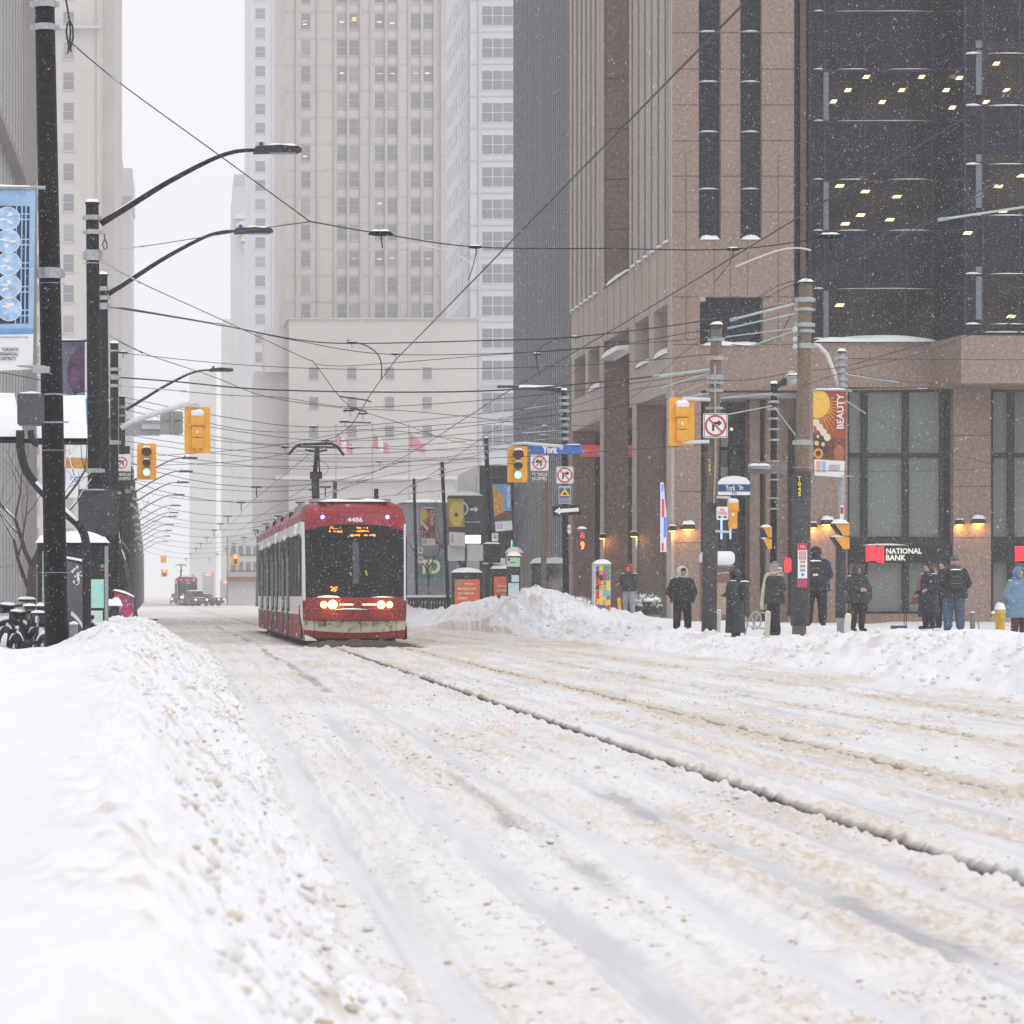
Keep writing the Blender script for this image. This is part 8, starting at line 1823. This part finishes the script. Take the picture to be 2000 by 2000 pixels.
# ---------------------------------------------------------------- haze and falling snow
hb = MB(); hb.box(-260, 260, -30, 1250, -2.0, 155)
hm = bpy.data.materials.new('haze_air'); hm.use_nodes = True; ht = hm.node_tree; ht.nodes.clear()
pv = ht.nodes.new('ShaderNodeVolumePrincipled'); pv.inputs['Color'].default_value = (.97, .97, .99, 1); pv.inputs['Density'].default_value = .0007
pv.inputs['Anisotropy'].default_value = .2
oo = ht.nodes.new('ShaderNodeOutputMaterial'); ht.links.new(pv.outputs[0], oo.inputs['Volume'])
tag(hb.build('haze', hm), kind='stuff')
rs_ = np.random.RandomState(5); N = 1150000       # flakes spread evenly through the air over the whole street
xx = -9+40*rs_.rand(N); zz = 15+92*rs_.rand(N); hh = .9+17*rs_.rand(N)
rw = (.0012+.0022*rs_.rand(N)**2.5); rh = rw*(1.0+2.0*rs_.rand(N))
sl_ = (rs_.rand(N)-.3)*.9
V = np.empty((N, 4, 3), np.float32); c0 = np.stack([xx, zz, hh], 1)
tx = np.stack([rw, 0*rw, 0*rw], 1); ty = np.stack([0*rw, rw, 0*rw], 1); tz = np.stack([rh*sl_*.5, 0*rw, rh], 1)
V[:, 0] = c0+tx-tz*.3; V[:, 1] = c0-tx*.8+ty-tz*.3; V[:, 2] = c0-tx*.5-ty-tz*.6; V[:, 3] = c0+tz
T8 = np.array([(0, 1, 3), (1, 2, 3), (2, 0, 3), (0, 2, 1)], np.int32)
Fi = (T8[None]+4*np.arange(N, dtype=np.int32)[:, None, None]).reshape(-1)
me = bpy.data.meshes.new('falling_snow'); me.vertices.add(N*4); me.vertices.foreach_set('co', V.ravel()); me.loops.add(len(Fi)); me.loops.foreach_set('vertex_index', Fi)
me.polygons.add(len(Fi)//3); me.polygons.foreach_set('loop_start', np.arange(0, len(Fi), 3, dtype=np.int32)); me.update(calc_edges=True)
FLK = mat('snow_flake', (.9, .9, .92), .9, var=.01); me.materials.append(FLK)
fo_ = bpy.data.objects.new('falling_snow', me); COL.objects.link(fo_); tag(fo_, kind='stuff')

# pieces that are countable parts become parts of their own
def split_islands(o, cap_=60):
    me = o.data; n = len(me.vertices); par = list(range(n))
    def find(a):
        while par[a] != a: par[a] = par[par[a]]; a = par[a]
        return a
    for p in me.polygons:
        vs = list(p.vertices); r0 = find(vs[0])
        for q in vs[1:]:
            rq = find(q)
            if rq != r0: par[rq] = r0
    isl = {}
    for p in me.polygons: isl.setdefault(find(p.vertices[0]), []).append(tuple(p.vertices))
    if not 1 < len(isl) <= cap_: return
    co = [tuple(v.co) for v in me.vertices]; sm = me.polygons[0].use_smooth; mt = me.materials[0]
    for fs in isl.values():
        ids = sorted({i for f in fs for i in f}); mp = {i: k for k, i in enumerate(ids)}
        m2 = bpy.data.meshes.new(o.name); m2.from_pydata([co[i] for i in ids], [], [tuple(mp[i] for i in f) for f in fs]); m2.materials.append(mt)
        m2.polygons.foreach_set('use_smooth', [sm]*len(m2.polygons)); m2.update()
        c = bpy.data.objects.new(o.name.split('.')[0], m2); COL.objects.link(c); c.parent = o.parent; c.location = o.location
    bpy.data.objects.remove(o)
NS = {'mullion_snow', 'ledge_snow', 'blind', 'opening_back', 'roof_equipment', 'ceiling_light', 'lobby_lamp', 'pale_pane', 'inner_column', 'vision_window', 'roof_dome', 'insulator', 'map', 'lobby_screen', 'clinging_snow', 'shoulder_snow', 'red_field', 'double_arrow', 'top_box', 'side_wing', 'snow_clump', 'strip_window', 'slot_glazing', 'snow_cap', 'edge_trim', 'side_wall', 'yellow_tag', 'ornament'}
for o in [o for o in COL.objects if o.type == 'MESH' and o.parent and o.name.split('.')[0] in NS and not o.children]: split_islands(o)
